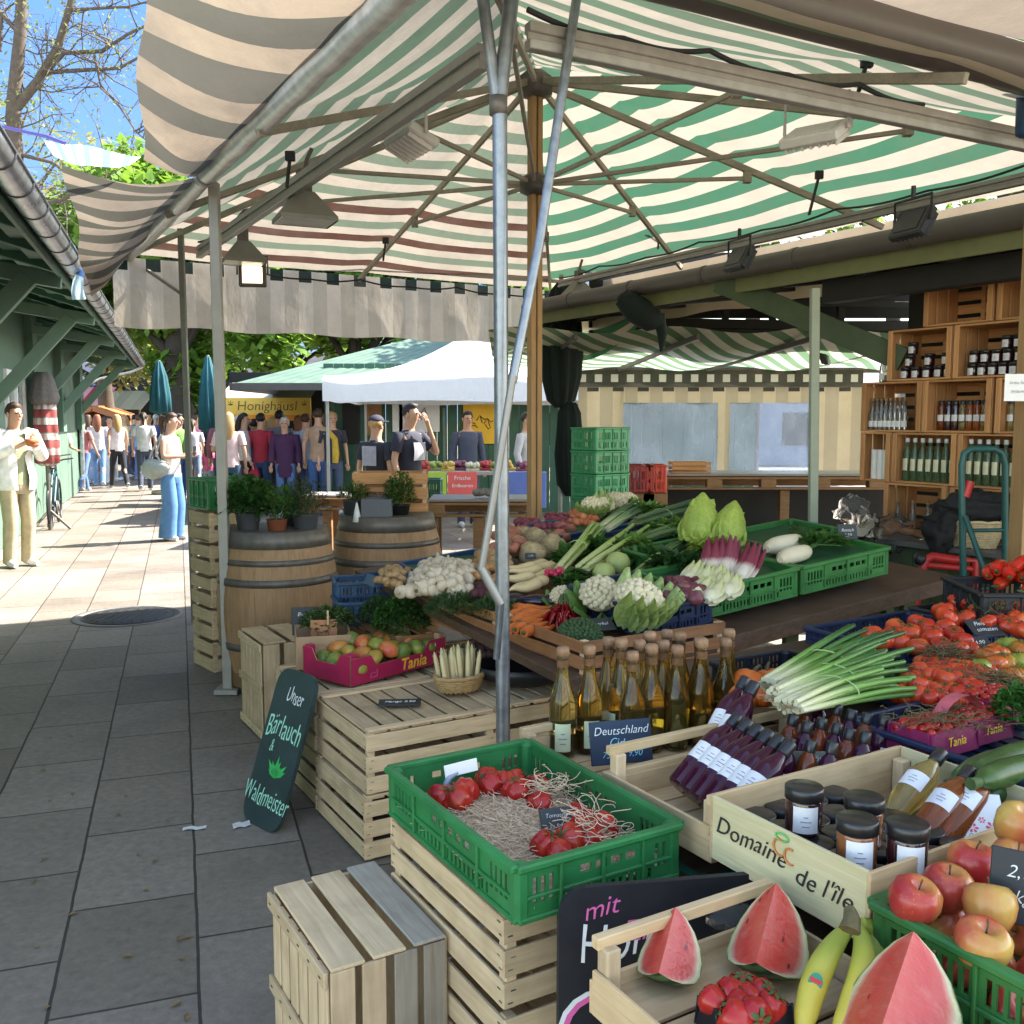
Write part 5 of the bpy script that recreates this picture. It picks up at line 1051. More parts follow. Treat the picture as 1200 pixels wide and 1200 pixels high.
heap(K_ga, vq([(462, 697), (548, 702), (562, 664), (502, 658)], .035), 8, 6, .05, GL, 'heap of garlic bulbs', sc=(1.05, 1.35), tilt=1.5)
heap(K_ga, vq([(490, 690), (535, 690), (550, 668), (510, 665)], .07), 5, 4, .03, GL, 'heap of garlic bulbs', sc=(.95, 1.2), tilt=1.5)
def tuber(name, mat, r, el, amp, cat=None):
 def mk(): m = MB(); m.ell((0, 0, 0), (r * el, r, r * .92), 16, 10, None, 0, amp, 4, rnd.random() * 20); return tag(m.build(name, mat), '', cat or name)
 return mk
M_pot = plain('potato_skin', (.33, .20, .09), .8, .3, 50); M_oni = shiny('brown_onion_skin', [(.3, (.28, .12, .035)), (.7, (.42, .22, .08))], 6, .4); M_roni = shiny('red_onion_skin', [(.3, (.13, .012, .03)), (.7, (.24, .04, .06))], 6, .35)
M_swp = plain('sweet_potato_skin', (.34, .12, .075), .8, .3, 40); M_cel = plain('celeriac_skin', (.38, .28, .15), .9, .45, 45, bump=.6); M_beet = plain('beetroot_skin', (.07, .015, .022), .7, .4, 40); M_rp = shiny('red_potato_skin', [(.3, (.40, .09, .03)), (.7, (.52, .2, .08))], 6, .6)
K_pot = Kind([tuber('potato', M_pot, .02, 1.3, .2) for _ in range(3)]); K_on = Kind([tuber('onion', M_oni, .027, 1.0, .05) for _ in range(2)]); K_ro = Kind([tuber('red_onion', M_roni, .03, 1.05, .06) for _ in range(2)])
K_sw = Kind([tuber('sweet_potato', M_swp, .034, 1.5, .25) for _ in range(3)]); K_ce = Kind([tuber('celeriac', M_cel, .068, 1.02, .28) for _ in range(3)]); K_be = Kind([tuber('beetroot', M_beet, .03, 1., .1) for _ in range(2)]); K_rp = Kind([tuber('red_potato', M_rp, .026, 1.2, .12, 'potato') for _ in range(2)])
punnet('small blue punnet of little potatoes at the street corner of the bed', vt(455, 684, .02), PHI, .20, .13, .055, M_bcrate)
heap(K_pot, vq([(438, 684), (470, 688), (480, 668), (452, 665)], .07), 6, 4, .02, 'little yellow potato in the small blue punnet', 'little potatoes in the blue punnet')
heap(K_on, vq([(550, 680), (592, 684), (596, 648), (560, 648)], .05), 5, 5, .03, 'brown onion beside the heap of garlic', 'brown onions beside the garlic')
heap(K_be, vq([(552, 700), (588, 704), (592, 690), (558, 686)], .04), 4, 2, .01, 'dark beetroot between the garlic and the steel pole', 'dark beetroots by the steel pole')
heap(K_sw, vq([(575, 645), (612, 650), (618, 622), (580, 620)], .07), 3, 4, .03, 'pinkish sweet potato behind the steel pole', 'sweet potatoes behind the pole')
heap(K_sw, vq([(640, 632), (668, 636), (672, 618), (645, 614)], .05), 3, 2, .02, 'sweet potato beyond the celeriac roots', 'sweet potatoes beyond the celeriac')
for i, (x, y, s) in enumerate(((606, 641, .95), (628, 632, 1.), (625, 649, 1.05), (649, 641, 1.1), (612, 628, .85))): K_ce.put(vt(x, y, .05), ['celeriac root nearest the steel pole', 'celeriac root at the back of the group', 'front celeriac root with a dark tag on it', 'largest celeriac root beside the celery', 'smaller celeriac root half hidden at the back left'][i], None, (rnd.random(), rnd.random(), rnd.random()), s)
heap(K_ro, vq([(632, 622), (668, 626), (672, 606), (640, 603)], .05), 4, 3, .02, 'dark red onion at the back of the vegetable bed', 'dark red onions at the back')
heap(K_rp, vq([(665, 616), (700, 618), (703, 600), (670, 598)], .06), 5, 4, .03, 'orange red potato in the heap near the green crate stack', 'orange red potatoes near the green crates')
def root(name, mat, L, r, top_=True):
 def mk():
  m = MB(); m.tube([(L * k / 9, .006 * math.sin(k * .7), .004 * math.sin(k * 1.1)) for k in range(10)], [r * .75, r, r * .97, r * .9, r * .8, r * .68, r * .54, r * .4, r * .24, r * .06], 12); o = tag(m.build(name, mat), '', name)
  if top_: m = MB(); m.tube([(0, 0, 0), (-.012, 0, .004)], [r * .4, r * .25], 6); m.build('crown', M_stem, o)
  return o
 return mk
def rooty(name, a, b_): return gradmat(name, [(0, b_), (.15, a), (1, sc3(a, 1.1))], 0, 0, .2, .5, .08, 30, stretch=(6, 1, 1), bump=.3)
K_ca = Kind([root('carrot', rooty('carrot_skin', (.60, .15, .03), (.50, .11, .02)), .19, .017) for _ in range(2)]); K_pa = Kind([root('parsnip', rooty('parsnip_skin', (.56, .42, .22), (.46, .33, .16)), .19, .026) for _ in range(2)])
for k, (x, y, rz) in enumerate(((600, 722, .75), (602, 730, .8), (606, 738, .85), (601, 714, .6), (608, 716, .5), (606, 726, .8), (612, 733, .85), (614, 722, .6), (616, 742, .95), (598, 740, .9))): K_ca.put(vt(x - 2, y, .02 + .006 * (k % 3)), 'orange carrot at the near corner of the vegetable bed beside the steel pole', 'carrots beside the pole', (0, rnd.uniform(-.05, .1), rz), rnd.uniform(1.25, 1.45))
for k, (x, y, rz) in enumerate(((640, 660, 3.6), (634, 668, 3.5), (628, 664, 3.4), (646, 672, 3.8), (640, 680, 3.7), (632, 684, 3.9), (650, 664, 3.6), (625, 676, 3.5))): K_pa.put(vt(x, y, .04 + .008 * (k % 3)), 'cream parsnip in front of the celeriac', 'parsnips in front of the celeriac', (0, rnd.uniform(-.05, .1), rz), rnd.uniform(.9, 1.1))
def radishes():
 m = MB()
 for k in range(14): a = rnd.uniform(0, 6.28); s = .034 * math.sqrt(rnd.random()); m.ell((s * math.cos(a), s * math.sin(a), .02 + rnd.uniform(0, .03)), .013, 10, 7)
 o = tag(m.build('radish_bunch', shiny('radish_skin', [(.3, (.42, .01, .05)), (.7, (.52, .04, .09))], 5, .3)), '', 'radishes'); m = MB()
 for k in range(30): a = rnd.uniform(-.6, .9); m.leaf((.03, 0, .02), (math.cos(a), math.sin(a), rnd.uniform(0, .4)), rnd.uniform(.08, .16), .035)
 m.build('leaves', M_herb, o); return o
K_ra = Kind([radishes]); K_ra.put(vt(649, 680, .03), 'bunch of round red radishes with dark leaves beside the parsnips', None, (0, 0, .3), 1.15)
def egg(): m = MB(); m.tube([(.16 * k / 9, 0, 0) for k in range(10)], [.010, .018, .023, .027, .031, .034, .035, .032, .024, .006], 14); o = tag(m.build('aubergine', shiny('aubergine_skin', [(.3, (.012, .006, .016)), (.7, (.02, .01, .03))], 4, .18)), '', 'aubergine'); m = MB(); m.tube([(.0, 0, 0), (-.03, 0, .006)], [.014, .006], 8); m.build('stem', M_stem, o); return o
K_eg = Kind([egg])
for k, (x, y, lab) in enumerate(((605, 704, 'dark aubergine lying nearest the steel pole above the carrots'), (622, 704, 'dark aubergine between the parsnips and the carrots'), (580, 706, 'dark aubergine left of the steel pole'))): K_eg.put(vt(x, y, .03), lab, None, (0, 0, rnd.uniform(-.3, .6)), .95)
def chillies():
 m = MB()
 for k in range(60):
  a = rnd.uniform(0, 6.28); s = .065 * math.sqrt(rnd.random()); p = V((s * math.cos(a), s * .8 * math.sin(a), .06 * (1 - s / .08) + rnd.uniform(0, .02))); d = V((p.x * 6 + rnd.gauss(0, .3), p.y * 6 + rnd.gauss(0, .3), -.9)).normalized()
  m.tube([p, p + d * .02 + UP * .003, p + d * .045, p + d * .062], [.004, .006, .005, .001], 6)
 o = tag(m.build('chilli_bunch', shiny('chilli_skin', [(.3, (.20, .006, .01)), (.7, (.33, .015, .02))], 6, .22)), '', 'chillies'); m = MB()
 for k in range(24): a = rnd.uniform(0, 6.28); m.tube([(.02 * math.cos(a), .02 * math.sin(a), .07), (.01 * math.cos(a), .01 * math.sin(a), .10)], .0018, 4)
 m.build('stems', M_stem, o); return o
K_chi = Kind([chillies]); K_chi.put(vt(660, 727, .02), 'hanging bunch of dark red chillies beside the carrots', None, (.2, 0, 0), 1.15)
def crumple(m, c, r, n, rr, mat=0, hemi=True, nz=.35):
 for k in range(n):
  t = math.acos(1 - (1.05 if hemi else 1.7) * (k + .5) / n); a = k * 2.39996; d = V((math.sin(t) * math.cos(a), math.sin(t) * math.sin(a), math.cos(t))); p = V(c) + V((d.x * r[0], d.y * r[1], d.z * r[2]))
  m.ell(p, rr * rnd.uniform(.8, 1.25), 10, 7, None, mat, nz, 8, rnd.random() * 30)
def bigleaf(m, base, d, L, wd, cup=.3, mat=0, nz=.1):
 x, y, z = frame(d); base = V(base)
 def f(u, v):
  s = (u - .5) * 2; w_ = wd * math.sin(PI * min(1, .12 + .83 * v) ** .8) * .5; return base + z * (L * v) + x * (s * w_) + y * (cup * wd * (s * s) * .6 - L * .25 * v * v * cup + nz * wd * noise.noise(V((s * 2.5, v * 4, L * 40))))
 m.grid(f, 6, 8, mat)
M_cau = plain('cauliflower_curd', (.66, .57, .38), .8, .12, 60, bump=.4); M_cleaf = leafmat('cauliflower_leaf', (.13, .24, .05), (.05, .13, .025), .25, 12); M_clm = leafmat('pale_cauliflower_leaf', (.36, .45, .17), (.14, .26, .06), .25, 9)
def cauli(lv):
 def mk():
  m = MB(); m.ell((0, 0, .02), (.068, .068, .05), 18, 10); crumple(m, (0, 0, .02), (.07, .07, .058), 70, .0125); o = tag(m.build('cauliflower', M_cau), '', 'cauliflower'); m = MB()
  for k in range(14 if lv else 9):
   a = k * 2.4 if not lv else -2.6 + k * .30; e = .9 if lv else .55; bigleaf(m, (.05 * math.cos(a), .05 * math.sin(a), -.05), V((math.cos(a) * .55, math.sin(a) * .55, e)), .15 if lv else .11, .085, -.35)
  m.build('leaves', M_clm if lv else M_cleaf, o); return o
 return mk
K_cf = Kind([cauli(False), cauli(True)]); K_cf.put(vt(704, 704, .09), 'cream cauliflower head with few leaves, left of the leafy one', None, (.35, -.2, .4), 1.15); K_cf.put(vt(746, 712, .10), 'big cauliflower wrapped in pale green leaves at the near edge of the bed', None, (.3, .1, .6), 1.3)
K_cf.put(vt(659, 703, .04), 'small cream cauliflower above the chilli bunch', None, (.3, 0, 0), .7)
for i, (x, y) in enumerate(((694, 590), (708, 588), (722, 584), (736, 582))): K_cf.put(vt(x, y + 8, .10), ['first', 'second', 'third', 'fourth'][i] + ' cream cauliflower from the left in the row before the green crate stack', None, (.3, 0, i), .95 if i % 2 == 0 else .8)
def broc(): m = MB(); m.ell((0, 0, 0), (.07, .06, .04), 16, 10); crumple(m, (0, 0, 0), (.074, .062, .044), 160, .0075); o = tag(m.build('broccoli', plain('broccoli_green', (.045, .085, .028), .8, .35, 70, bump=.5)), '', 'broccoli'); m = MB(); m.tube([(0, 0, 0), (0, .05, -.05)], [.03, .022], 10); m.build('stalk', M_stem, o); return o
K_br = Kind([broc]); K_br.put(vt(680, 744, .03), 'round dark green broccoli head at the corner of the brown box', None, (.5, 0, .2), 1.15)
M_kohl = plain('pale_green_cabbage', (.40, .45, .15), .5, .15, 25)
K_ko = Kind([tuber('kohlrabi', M_kohl, .055, 1.0, .12) for _ in range(2)])
K_ko.put(vt(708, 672, .05), 'pale green kohlrabi with a smooth round body at the left', None, (0, 0, 0), 1.0); K_ko.put(vt(724, 660, .07), 'pale green kohlrabi at the right, behind the other one', None, (1, 0, 0), 1.05)
M_point = leafmat('pointed_cabbage_leaf', (.38, .46, .09), (.22, .32, .05), .2, 10)
def pointy():
 m = MB(); m.lathe([(.03, 0), (.08, .03), (.092, .08), (.075, .15), (.04, .21), (.008, .245), (0, .247)], 30, None, 0, True, lambda a, f: 1 + .05 * math.sin(3 * a + 6 * f) + .03 * math.sin(11 * a + 4 * f)); o = tag(m.build('pointed_cabbage', M_point), '', 'cabbage'); m = MB()
 for k in range(14): a = k * 2.4; bigleaf(m, (.088 * math.cos(a), .088 * math.sin(a), .02), V((-math.cos(a) * .22, -math.sin(a) * .22, 1)), .10 + .008 * k, .12, -.12, nz=.16)
 m.build('outer_leaves', M_point, o); return o
K_pt = Kind([pointy]); K_pt.put(vt(818, 640, .10), 'yellow green pointed cabbage standing left of the other, tip upwards', None, (-.1, .1, 0), 1.1); K_pt.put(vt(848, 642, .10), 'yellow green pointed cabbage leaning over to the right', None, (.1, .35, 1.0), 1.0)
herb('frilly pale green lettuce at the foot of the pointed cabbages', vt(835, 648, .10), .10, .06, .06, 300, M_point, .04, .035, 'lettuce', 'lettuce')
CS = [(0, (.50, .52, .24)), (.5, (.33, .42, .10)), (1, (.16, .30, .05))]
for a_, b_, lab in (((655, 672), (700, 618), 'celery bunch with pale butts pointing at the celeriac'), ((682, 672), (748, 626), 'long celery bunch lying right of the shorter one')): bundle(lab, vt(*a_, .05), vt(*b_, .09), 11, .036, .0135, .009, CS, 'celery_stalk', .03, 'celery_bunch', 'celery', 0., None, .7)
LS = [(0, (.58, .54, .36)), (.2, (.36, .44, .2)), (.45, (.08, .16, .06)), (1, (.03, .07, .035))]
bundle('pale leek bundle behind the celery', vt(706, 625, .06), vt(755, 590, .10), 8, .04, .016, .018, LS, 'leek', .04, 'leek_bundle', 'leeks'); bundle('dark leek leaves fanned left of the pointed cabbages', vt(745, 618, .07), vt(812, 596, .09), 10, .05, .016, .022, [(0, (.10, .17, .07)), (1, (.03, .07, .035))], 'leek_leaf', .07, 'leek_bundle', 'leeks')
bundle('lower leek bundle between the celery and the cabbages', vt(740, 640, .05), vt(815, 612, .07), 10, .05, .016, .022, [(0, (.16, .24, .09)), (1, (.035, .085, .035))], 'leek_leaf_low', .06, 'leek_bundle', 'leeks'); bundle('spring onion bundle above the leafy cauliflower', vt(748, 678, .06), vt(805, 640, .07), 22, .04, .008, .008, [(0, (.20, .30, .08)), (1, (.04, .11, .03))], 'onion_leaf', .06, 'spring_onion_bundle', 'spring onions')
herb('dark green chard leaves behind the radish bunch', vt(672, 690, .0), .07, .05, .05, 120, M_herb, .06, .035, 'chard', 'chard', stems=4)
herb('loose dark salad leaves in the green crate behind the chicory', vt(800, 668, .09), .14, .07, .05, 160, leafmat('dark_salad', (.03, .08, .02), (.012, .035, .01), .2, 12), .07, .05, 'salad', 'salad', stems=2)
bundle('red rhubarb stalks tucked behind the cream cauliflower', vt(684, 700, .05), vt(715, 672, .06), 6, .02, .009, .008, [(0, (.50, .10, .08)), (1, (.42, .2, .12))], 'rhubarb', .02, 'rhubarb_bunch', 'rhubarb')
M_chic = gradmat('chicory_leaf', [(0, (.62, .58, .42)), (.6, (.60, .57, .33)), (1, (.42, .46, .14))], 0, 0, .15, .45, .06, 20, stretch=(1, 8, 8)); M_radt = gradmat('red_chicory_leaf', [(0, (.62, .56, .46)), (.38, (.56, .46, .40)), (.5, (.20, .03, .05)), (1, (.13, .012, .03))], 0, 0, .17, .45, .06, 20, stretch=(1, 8, 8))
def chic(mat, L, name, lab):
 def mk():
  m = MB(); m.tube([(L * k / 10, 0, .004 * math.sin(k)) for k in range(11)], [.012, .022, .027, .029, .028, .026, .022, .017, .012, .006, .001], 16); o = tag(m.build(name, mat), '', 'chicory'); m = MB()
  for k in range(7): a = k * 2.4; bigleaf(m, (.01, .016 * math.cos(a), .016 * math.sin(a)), V((1, .12 * math.cos(a), .12 * math.sin(a))), L * .88, .05, -.28)
  m.build('leaves', mat, o); return o
 return mk
K_chw = Kind([chic(M_chic, .15, 'white_chicory', '')]); K_chr = Kind([chic(M_radt, .18, 'red_chicory', '')])
for x, y, rz, ry in ((808, 680, .9, -.35), (822, 684, 1.0, -.3), (836, 684, 1.0, -.3), (848, 690, 1.1, -.25), (818, 694, .9, -.2), (835, 698, 1.0, -.15), (858, 692, 1.1, -.2)): K_chw.put(vt(x - 8, y + 6, .10), 'pale yellow white chicory head in front of the red tipped ones', 'white chicory heads', (0, ry, rz), 1.15)
for x, y, rz, ry, lab in ((836, 680, 1.2, -.85, 'left red tipped chicory head, partly behind the middle one'), (852, 680, 1.15, -.95, 'middle red tipped chicory head, nearly upright'), (868, 684, .75, -.75, 'right red tipped chicory head, the biggest and leaning right')): K_chr.put(vt(x - 4, y, .10), lab, None, (0, ry, rz), 1.2)
K_ar = Kind([tuber('red_artichoke', shiny('artichoke_skin', [(.3, (.10, .015, .03)), (.6, (.18, .05, .06)), (.85, (.22, .14, .10))], 6, .45), .032, 1.1, .25, 'artichoke') for _ in range(2)])
heap(K_ar, vq([(776, 706), (826, 706), (822, 684), (782, 680)], .11), 4, 3, .02, 'purple red small artichoke at the near edge of the green chicory crate', 'purple red artichokes')
def daikon(): m = MB(); m.tube([(.24 * k / 11, .008 * math.sin(k * .5), 0) for k in range(12)], [.012, .022, .028, .031, .033, .034, .034, .034, .033, .031, .026, .012], 16); o = tag(m.build('white_radish', gradmat('daikon_skin', [(0, (.55, .46, .32)), (.3, (.66, .58, .44)), (.85, (.64, .57, .40)), (1, (.45, .46, .22))], 0, 0, .24, .45, .06, 25, stretch=(8, 1, 1))), '', 'white radish'); m = MB();
def daikon():
 m = MB(); m.tube([(.24 * k / 11, .008 * math.sin(k * .5), 0) for k in range(12)], [.012, .022, .028, .031, .033, .034, .034, .034, .033, .031, .026, .012], 16); o = tag(m.build('white_radish', gradmat('daikon_skin', [(0, (.55, .46, .32)), (.3, (.66, .58, .44)), (.85, (.64, .57, .40)), (1, (.45, .46, .22))], 0, 0, .24, .45, .06, 25, stretch=(8, 1, 1))), '', 'white radish'); m = MB()
 for k in range(14): a = rnd.uniform(-.7, .7); m.tube([(.235, 0, 0), (.28, .05 * a, .02), (.36, .16 * a, .01)], [.005, .0035, .002], 5); m.leaf((.30, .08 * a, .02), (1, a, .2), .09, .03)
 m.build('leaves', M_herb, o); return o
K_dk = Kind([daikon]); K_dk.put(vt(898, 644, .15), 'long white radish lying behind the shorter one', None, (0, -.05, .80), 1.3); K_dk.put(vt(914, 656, .15), 'white radish lying in front near the crate edge', None, (0, -.05, .85), 1.15)
herb('green radish leaves lying between the white radishes and the little slate', vt(965, 640, .12), .10, .07, .05, 160, M_herb, .06, .02, 'radish_leaves', 'leaves', stems=3)
slate('small black slate standing among the radish leaves in the last green crate', vt(994, 632, .13), R(8), .10, .075, R(15), [('Rettich', .022, .045, M_chalk), ('1,50', .022, .020, M_chalk)])
slate('black tag stuck in the front celeriac root', vt(622, 655, .06), R(10), .055, .032, R(20), [('1,90', .016, .016, M_chalk)])
slate('dark slate lying by the broccoli in the navy crate', vt(708, 738, .045), R(20), .11, .07, R(60), [('Karfiol', .022, .035, M_chalk)])
slate('black slate price tag among the big ribbed tomatoes', at(1162, 745, ZT + .06), R(14), .13, .085, R(55), [('Fleisch-', .026, .06, M_chalk), ('tomaten', .026, .032, M_chalk)])
slate('black slate tag by the round tomatoes showing a second line of chalk', at(1150, 760, ZT + .05), R(14), .12, .06, R(60), [('kg 4,90', .024, .03, M_chalk)])
for i, (x, y, dz, rx, ry, lab) in enumerate(((762, 662, .03, .11, .06, 'dark green leaves between the kohlrabi and the green crates'), (742, 650, .04, .09, .06, 'dark green leaves behind the kohlrabi'), (700, 650, .01, .08, .06, 'dark leaves under the long celery bunch'), (786, 628, .04, .10, .07, 'dark leek tops left of the pointed cabbages'), (668, 662, .0, .07, .05, 'dark leaves between the parsnips and the celery'), (765, 606, .05, .10, .06, 'dark leaves behind the leeks at the back of the bed'))): herb(lab, vt(x, y, dz), rx, ry, .06, 150, (M_herb, M_cleaf)[i % 2], .075, .04, 'leafy_greens', 'greens', stems=3)
heap(K_pot, vq([(556, 668), (596, 672), (598, 652), (562, 648)], .06), 5, 4, .03, 'small potato in the heap right of the garlic', 'small potatoes right of the garlic', sc=(1.1, 1.4))
heap(K_ro, vq([(600, 626), (632, 630), (636, 612), (606, 608)], .05), 4, 3, .02, 'dark red onion behind the sweet potatoes', 'dark red onions behind the sweet potatoes')
herb('curly dark green parsley bunch above the mango box', W(.13, 1.22, .645), .125, .11, .15, 2200, M_herb, .022, .016)
herb('parsley heaped behind the curly bunch beside the garlic box', W(.13, 1.45, .645), .10, .10, .12, 1200, M_herb2, .022, .012)
herb('feathery dill laid over the near edge of the garlic box', W(.24, .86, .775), .12, .13, .09, 1800, M_herb2, .030, .006)
herb('dark green dill behind the laid bunch near the steel pole', W(.34, .66, .80), .10, .10, .07, 1200, M_herb2, .028, .006)
herb('salad herbs in the cardboard box behind the paper bag', at(385, 735, .64), .12, .11, .09, 700, leafmat('soft_salad', (.09, .15, .045), (.035, .07, .02), .25, 12), .032, .02)
heap(Kind([tuber('fig', plain('fig_skin', (.09, .045, .05), .6, .4, 30), .022, 1.1, .2) for _ in range(2)]), aq([(548, 772), (584, 775), (582, 752), (552, 748)], .56), 4, 3, .01, 'dark fig behind the asparagus basket', 'dark figs behind the asparagus')
K_mg = Kind([tuber('mango', shiny('mango_skin', [(.2, (.10, .16, .03)), (.42, (.25, .27, .04)), (.6, (.50, .20, .04)), (.8, (.48, .07, .04))], 3, .35, .25), .038, 1.3, .1) for _ in range(4)])
for q in range(24):
 c = mg.location; a = (q % 6 - 2.5) * .085 + .012 * (q // 6 % 2); d = (q // 6 - 1.5) * .085; K_mg.put(c + V((math.cos(MGA) * a - math.sin(MGA) * d, math.sin(MGA) * a + math.cos(MGA) * d, .06 + .03 * math.sin(PI * (q % 6) / 5) + .012 * (q % 3))), 'green and red mango in the magenta fruit box', 'mangoes in the magenta box', (rnd.random() * .5, rnd.random() * .5, rnd.random() * 6), rnd.uniform(.9, 1.1))
def aspa():
 m = MB(); L = .17; m.tube([(0, 0, L * k / 8) for k in range(9)], [.0115, .012, .012, .012, .012, .012, .0115, .009, .002], 9)
 for k in range(6): m.leaf((.0085 * math.cos(k * 2.4), .0085 * math.sin(k * 2.4), L * (.55 + .07 * k)), (math.cos(k * 2.4) * .3, math.sin(k * 2.4) * .3, 1), .02, .010, droop=0)
 return tag(m.build('asparagus_spear', gradmat('white_asparagus', [(0, (.58, .45, .24)), (.8, (.62, .52, .28)), (1, (.46, .42, .2))], 2, 0, .17, .45, .06, 30)), '', 'asparagus')
K_as = Kind([aspa])
for k in range(16): f = (k % 8) / 7 - .5; K_as.put(ASP + BX * (f * .14) + AX * (.024 * (k // 8) - .01 + rnd.uniform(-.015, .015)) + UP * .02, 'white asparagus spear standing in the small straw basket', 'white asparagus spears', (rnd.uniform(-.25, .05), f * .35 + rnd.uniform(-.08, .08), rnd.random()), rnd.uniform(.8, 1.05))
wc = W(-.585, -1.105, .668)
def gc(px, py, z): return at(px, py, z)
for x, y in ((515, 934), (528, 938), (545, 928), (575, 922), (572, 915), (604, 916), (605, 928), (630, 922), (633, 942), (676, 956), (694, 962), (683, 975), (640, 992), (668, 984), (702, 978), (655, 1000), (538, 936), (590, 918), (705, 970), (690, 985)): K_rib.put(gc(x, y, .735 + rnd.uniform(-.005, .012)), 'dark red ribbed tomato on the wood wool in the low green crate', 'ribbed tomatoes on wood wool', (rnd.uniform(-.9, .9), rnd.uniform(-.9, .9), rnd.uniform(0, 6)), rnd.uniform(.8, 1.05))
m = MB(); m.grid(lambda u, v: wc + BX * ((u - .5) * .38) + AX * ((v - .5) * .59) + UP * (.03 + .035 * math.sin(PI * u) * math.sin(PI * v) + .012 * noise.noise(V((u * 9, v * 12, 1)))) - wc, 20, 26)
for _ in range(2600):
 u, v = rnd.uniform(.04, .96), rnd.uniform(.03, .97); p = BX * ((u - .5) * .38) + AX * ((v - .5) * .59) + UP * (.036 + .035 * math.sin(PI * u) * math.sin(PI * v)); a = rnd.uniform(0, 6.28); pts = []; d = V((math.cos(a), math.sin(a), rnd.uniform(-.1, .35))); tw = rnd.uniform(-1., 1.)
 for k in range(6): pts.append(p.copy()); p = p + d * .009; d = (Matrix.Rotation(tw * .6, 3, 'Z') @ d + V((0, 0, rnd.uniform(-.25, .2)))).normalized()
 m.tube(pts, .0010, 3, cap=False)
ww = m.build('wood_wool', plain('pale_wood_wool', (.62, .46, .31), .8, .2, 90), loc=wc); tag(ww, 'pale shredded wood wool bedding in the low green crate', 'wood wool', kind='stuff')
m = MB()
for cx, cy, n_ in ((642, 925, 60), (690, 960, 40), (700, 975, 40)):
 c0 = at(cx, cy, .76) - wc
 for _ in range(n_):
  p = c0 + V((rnd.gauss(0, .03), rnd.gauss(0, .03), rnd.uniform(-.02, .02))); a = rnd.uniform(0, 6.28); d = V((math.cos(a), math.sin(a), rnd.uniform(0, .7))); pts = []; tw = rnd.uniform(-.8, .8)
  for k in range(9): pts.append(p.copy()); p = p + d * .009; d = (Matrix.Rotation(tw, 3, 'Z') @ d + V((0, 0, rnd.uniform(-.25, .1)))).normalized()
  m.tube(pts, .0010, 3, cap=False)
tag(m.build('wood_wool', MATS['pale_wood_wool'], loc=wc), 'loose curls of wood wool sticking up beside the tomatoes', 'wood wool', kind='stuff')
slate('small black slate leaning among the ribbed tomatoes in the low green crate', at(655, 978, .725), R(15), .075, .06, R(35), [('Tomaten', .014, .042, M_chalk), ('kg 5,90', .013, .018, M_chalk)])
pt_ = thing('plastic_tag', 'white plastic price holder on a grey hook at the back of the low green crate', 'price sign', at(523, 930, .73), R(20)); m = MB(); m.box((.045, 0, .055), (.085, .004, .032), T(ry=-.12), 0, .001); m.build('card', M_white, pt_); m = MB(); m.tube([(0, 0, 0), (-.005, -.008, .02), (.008, 0, .04), (.03, .0, .05)], [.007, .009, .008, .004], 8); m.build('hook', plain('grey_blue_plastic', (.30, .33, .42), .4, .1, 9), pt_)
M_cider = glass('cider_glass', (.95, .72, .24), .02, .97, 1.36); M_cid2 = glass('dark_cider_glass', (.90, .60, .15), .02, .97, 1.36); M_pur = glass('purple_syrup', (.10, .015, .05), .05, .6, 1.4); M_ylw = glass('yellow_syrup', (.82, .62, .22), .04, .85); M_org = glass('orange_syrup', (.75, .20, .05), .04, .75); M_amb = glass('amber_liqueur', (.42, .10, .03), .05, .7); M_clear = glass('clear_bottle', (.80, .82, .80), .05, .85); M_herbg = glass('green_bottle', (.16, .24, .12), .08, .6)
M_cork = plain('cork_wire', (.27, .15, .08), .6, .4, 60); M_cap = plain('black_cap', (.016, .015, .016), .35, .2, 30, coat=.2); M_lab = plain('white_label', (.72, .71, .73), .6, .04, 30, objvar=.03); M_lab2 = plain('pale_green_label', (.55, .60, .38), .6, .06, 30)
M_jam = plain('dark_jam', (.03, .008, .012), .12, .3, 10, coat=.8); M_jamb = plain('brown_jam', (.22, .08, .03), .12, .3, 10, coat=.8)
def patch(m, r, z0, z1, a0, a1, mat=0, n=10):
 m.grid(lambda u, v: V((r * math.cos(a0 + (a1 - a0) * u), r * math.sin(a0 + (a1 - a0) * u), z0 + (z1 - z0) * v)), n, 1, mat)
def bottle(prof, glassmat, capprof, capmat, lab=None, labmat=None, name='bottle', label='', ink=True):
 def mk():
  t = thing(name, label, 'bottle'); m = MB(); m.lathe(prof, 20); m.build('glass', glassmat, t); m = MB(); m.lathe(capprof, 14); m.build('cap', capmat, t)
  if lab:
   m = MB(); patch(m, lab[0], lab[1], lab[2], lab[3], lab[4], 0); lb = m.build('label', labmat, t)
   if ink:
    m = MB(); am = (lab[3] + lab[4]) / 2; hh = lab[2] - lab[1]
    for k, wd in enumerate((.25, .5, .35)): patch(m, lab[0] + .0006, lab[1] + hh * (.62 - .18 * k), lab[1] + hh * (.66 - .18 * k), am - wd * .6, am + wd * .6, 0, 4)
    m.build('print', plain('grey_ink', (.25, .22, .25), .7, .1, 50), lb)
  return t
 return mk
P_ci = [(.0, .004), (.030, .002), (.0385, .010), (.0385, .145), (.036, .165), (.027, .195), (.019, .225), (.0155, .250), (.0155, .275), (.017, .277), (.017, .288), (0, .288)]
C_ci = [(.0165, .255), (.0172, .288), (.019, .289), (.019, .305), (.016, .312), (0, .313)]
K_ci = Kind([bottle(P_ci, M_cider, C_ci, M_cork, (.0390, .02, .10, -2.2, -1.0), M_lab2, 'cider_bottle'), bottle(P_ci, M_cid2, C_ci, M_cork, (.0390, .02, .10, 1.0, 2.2), M_lab2, 'cider_bottle')])
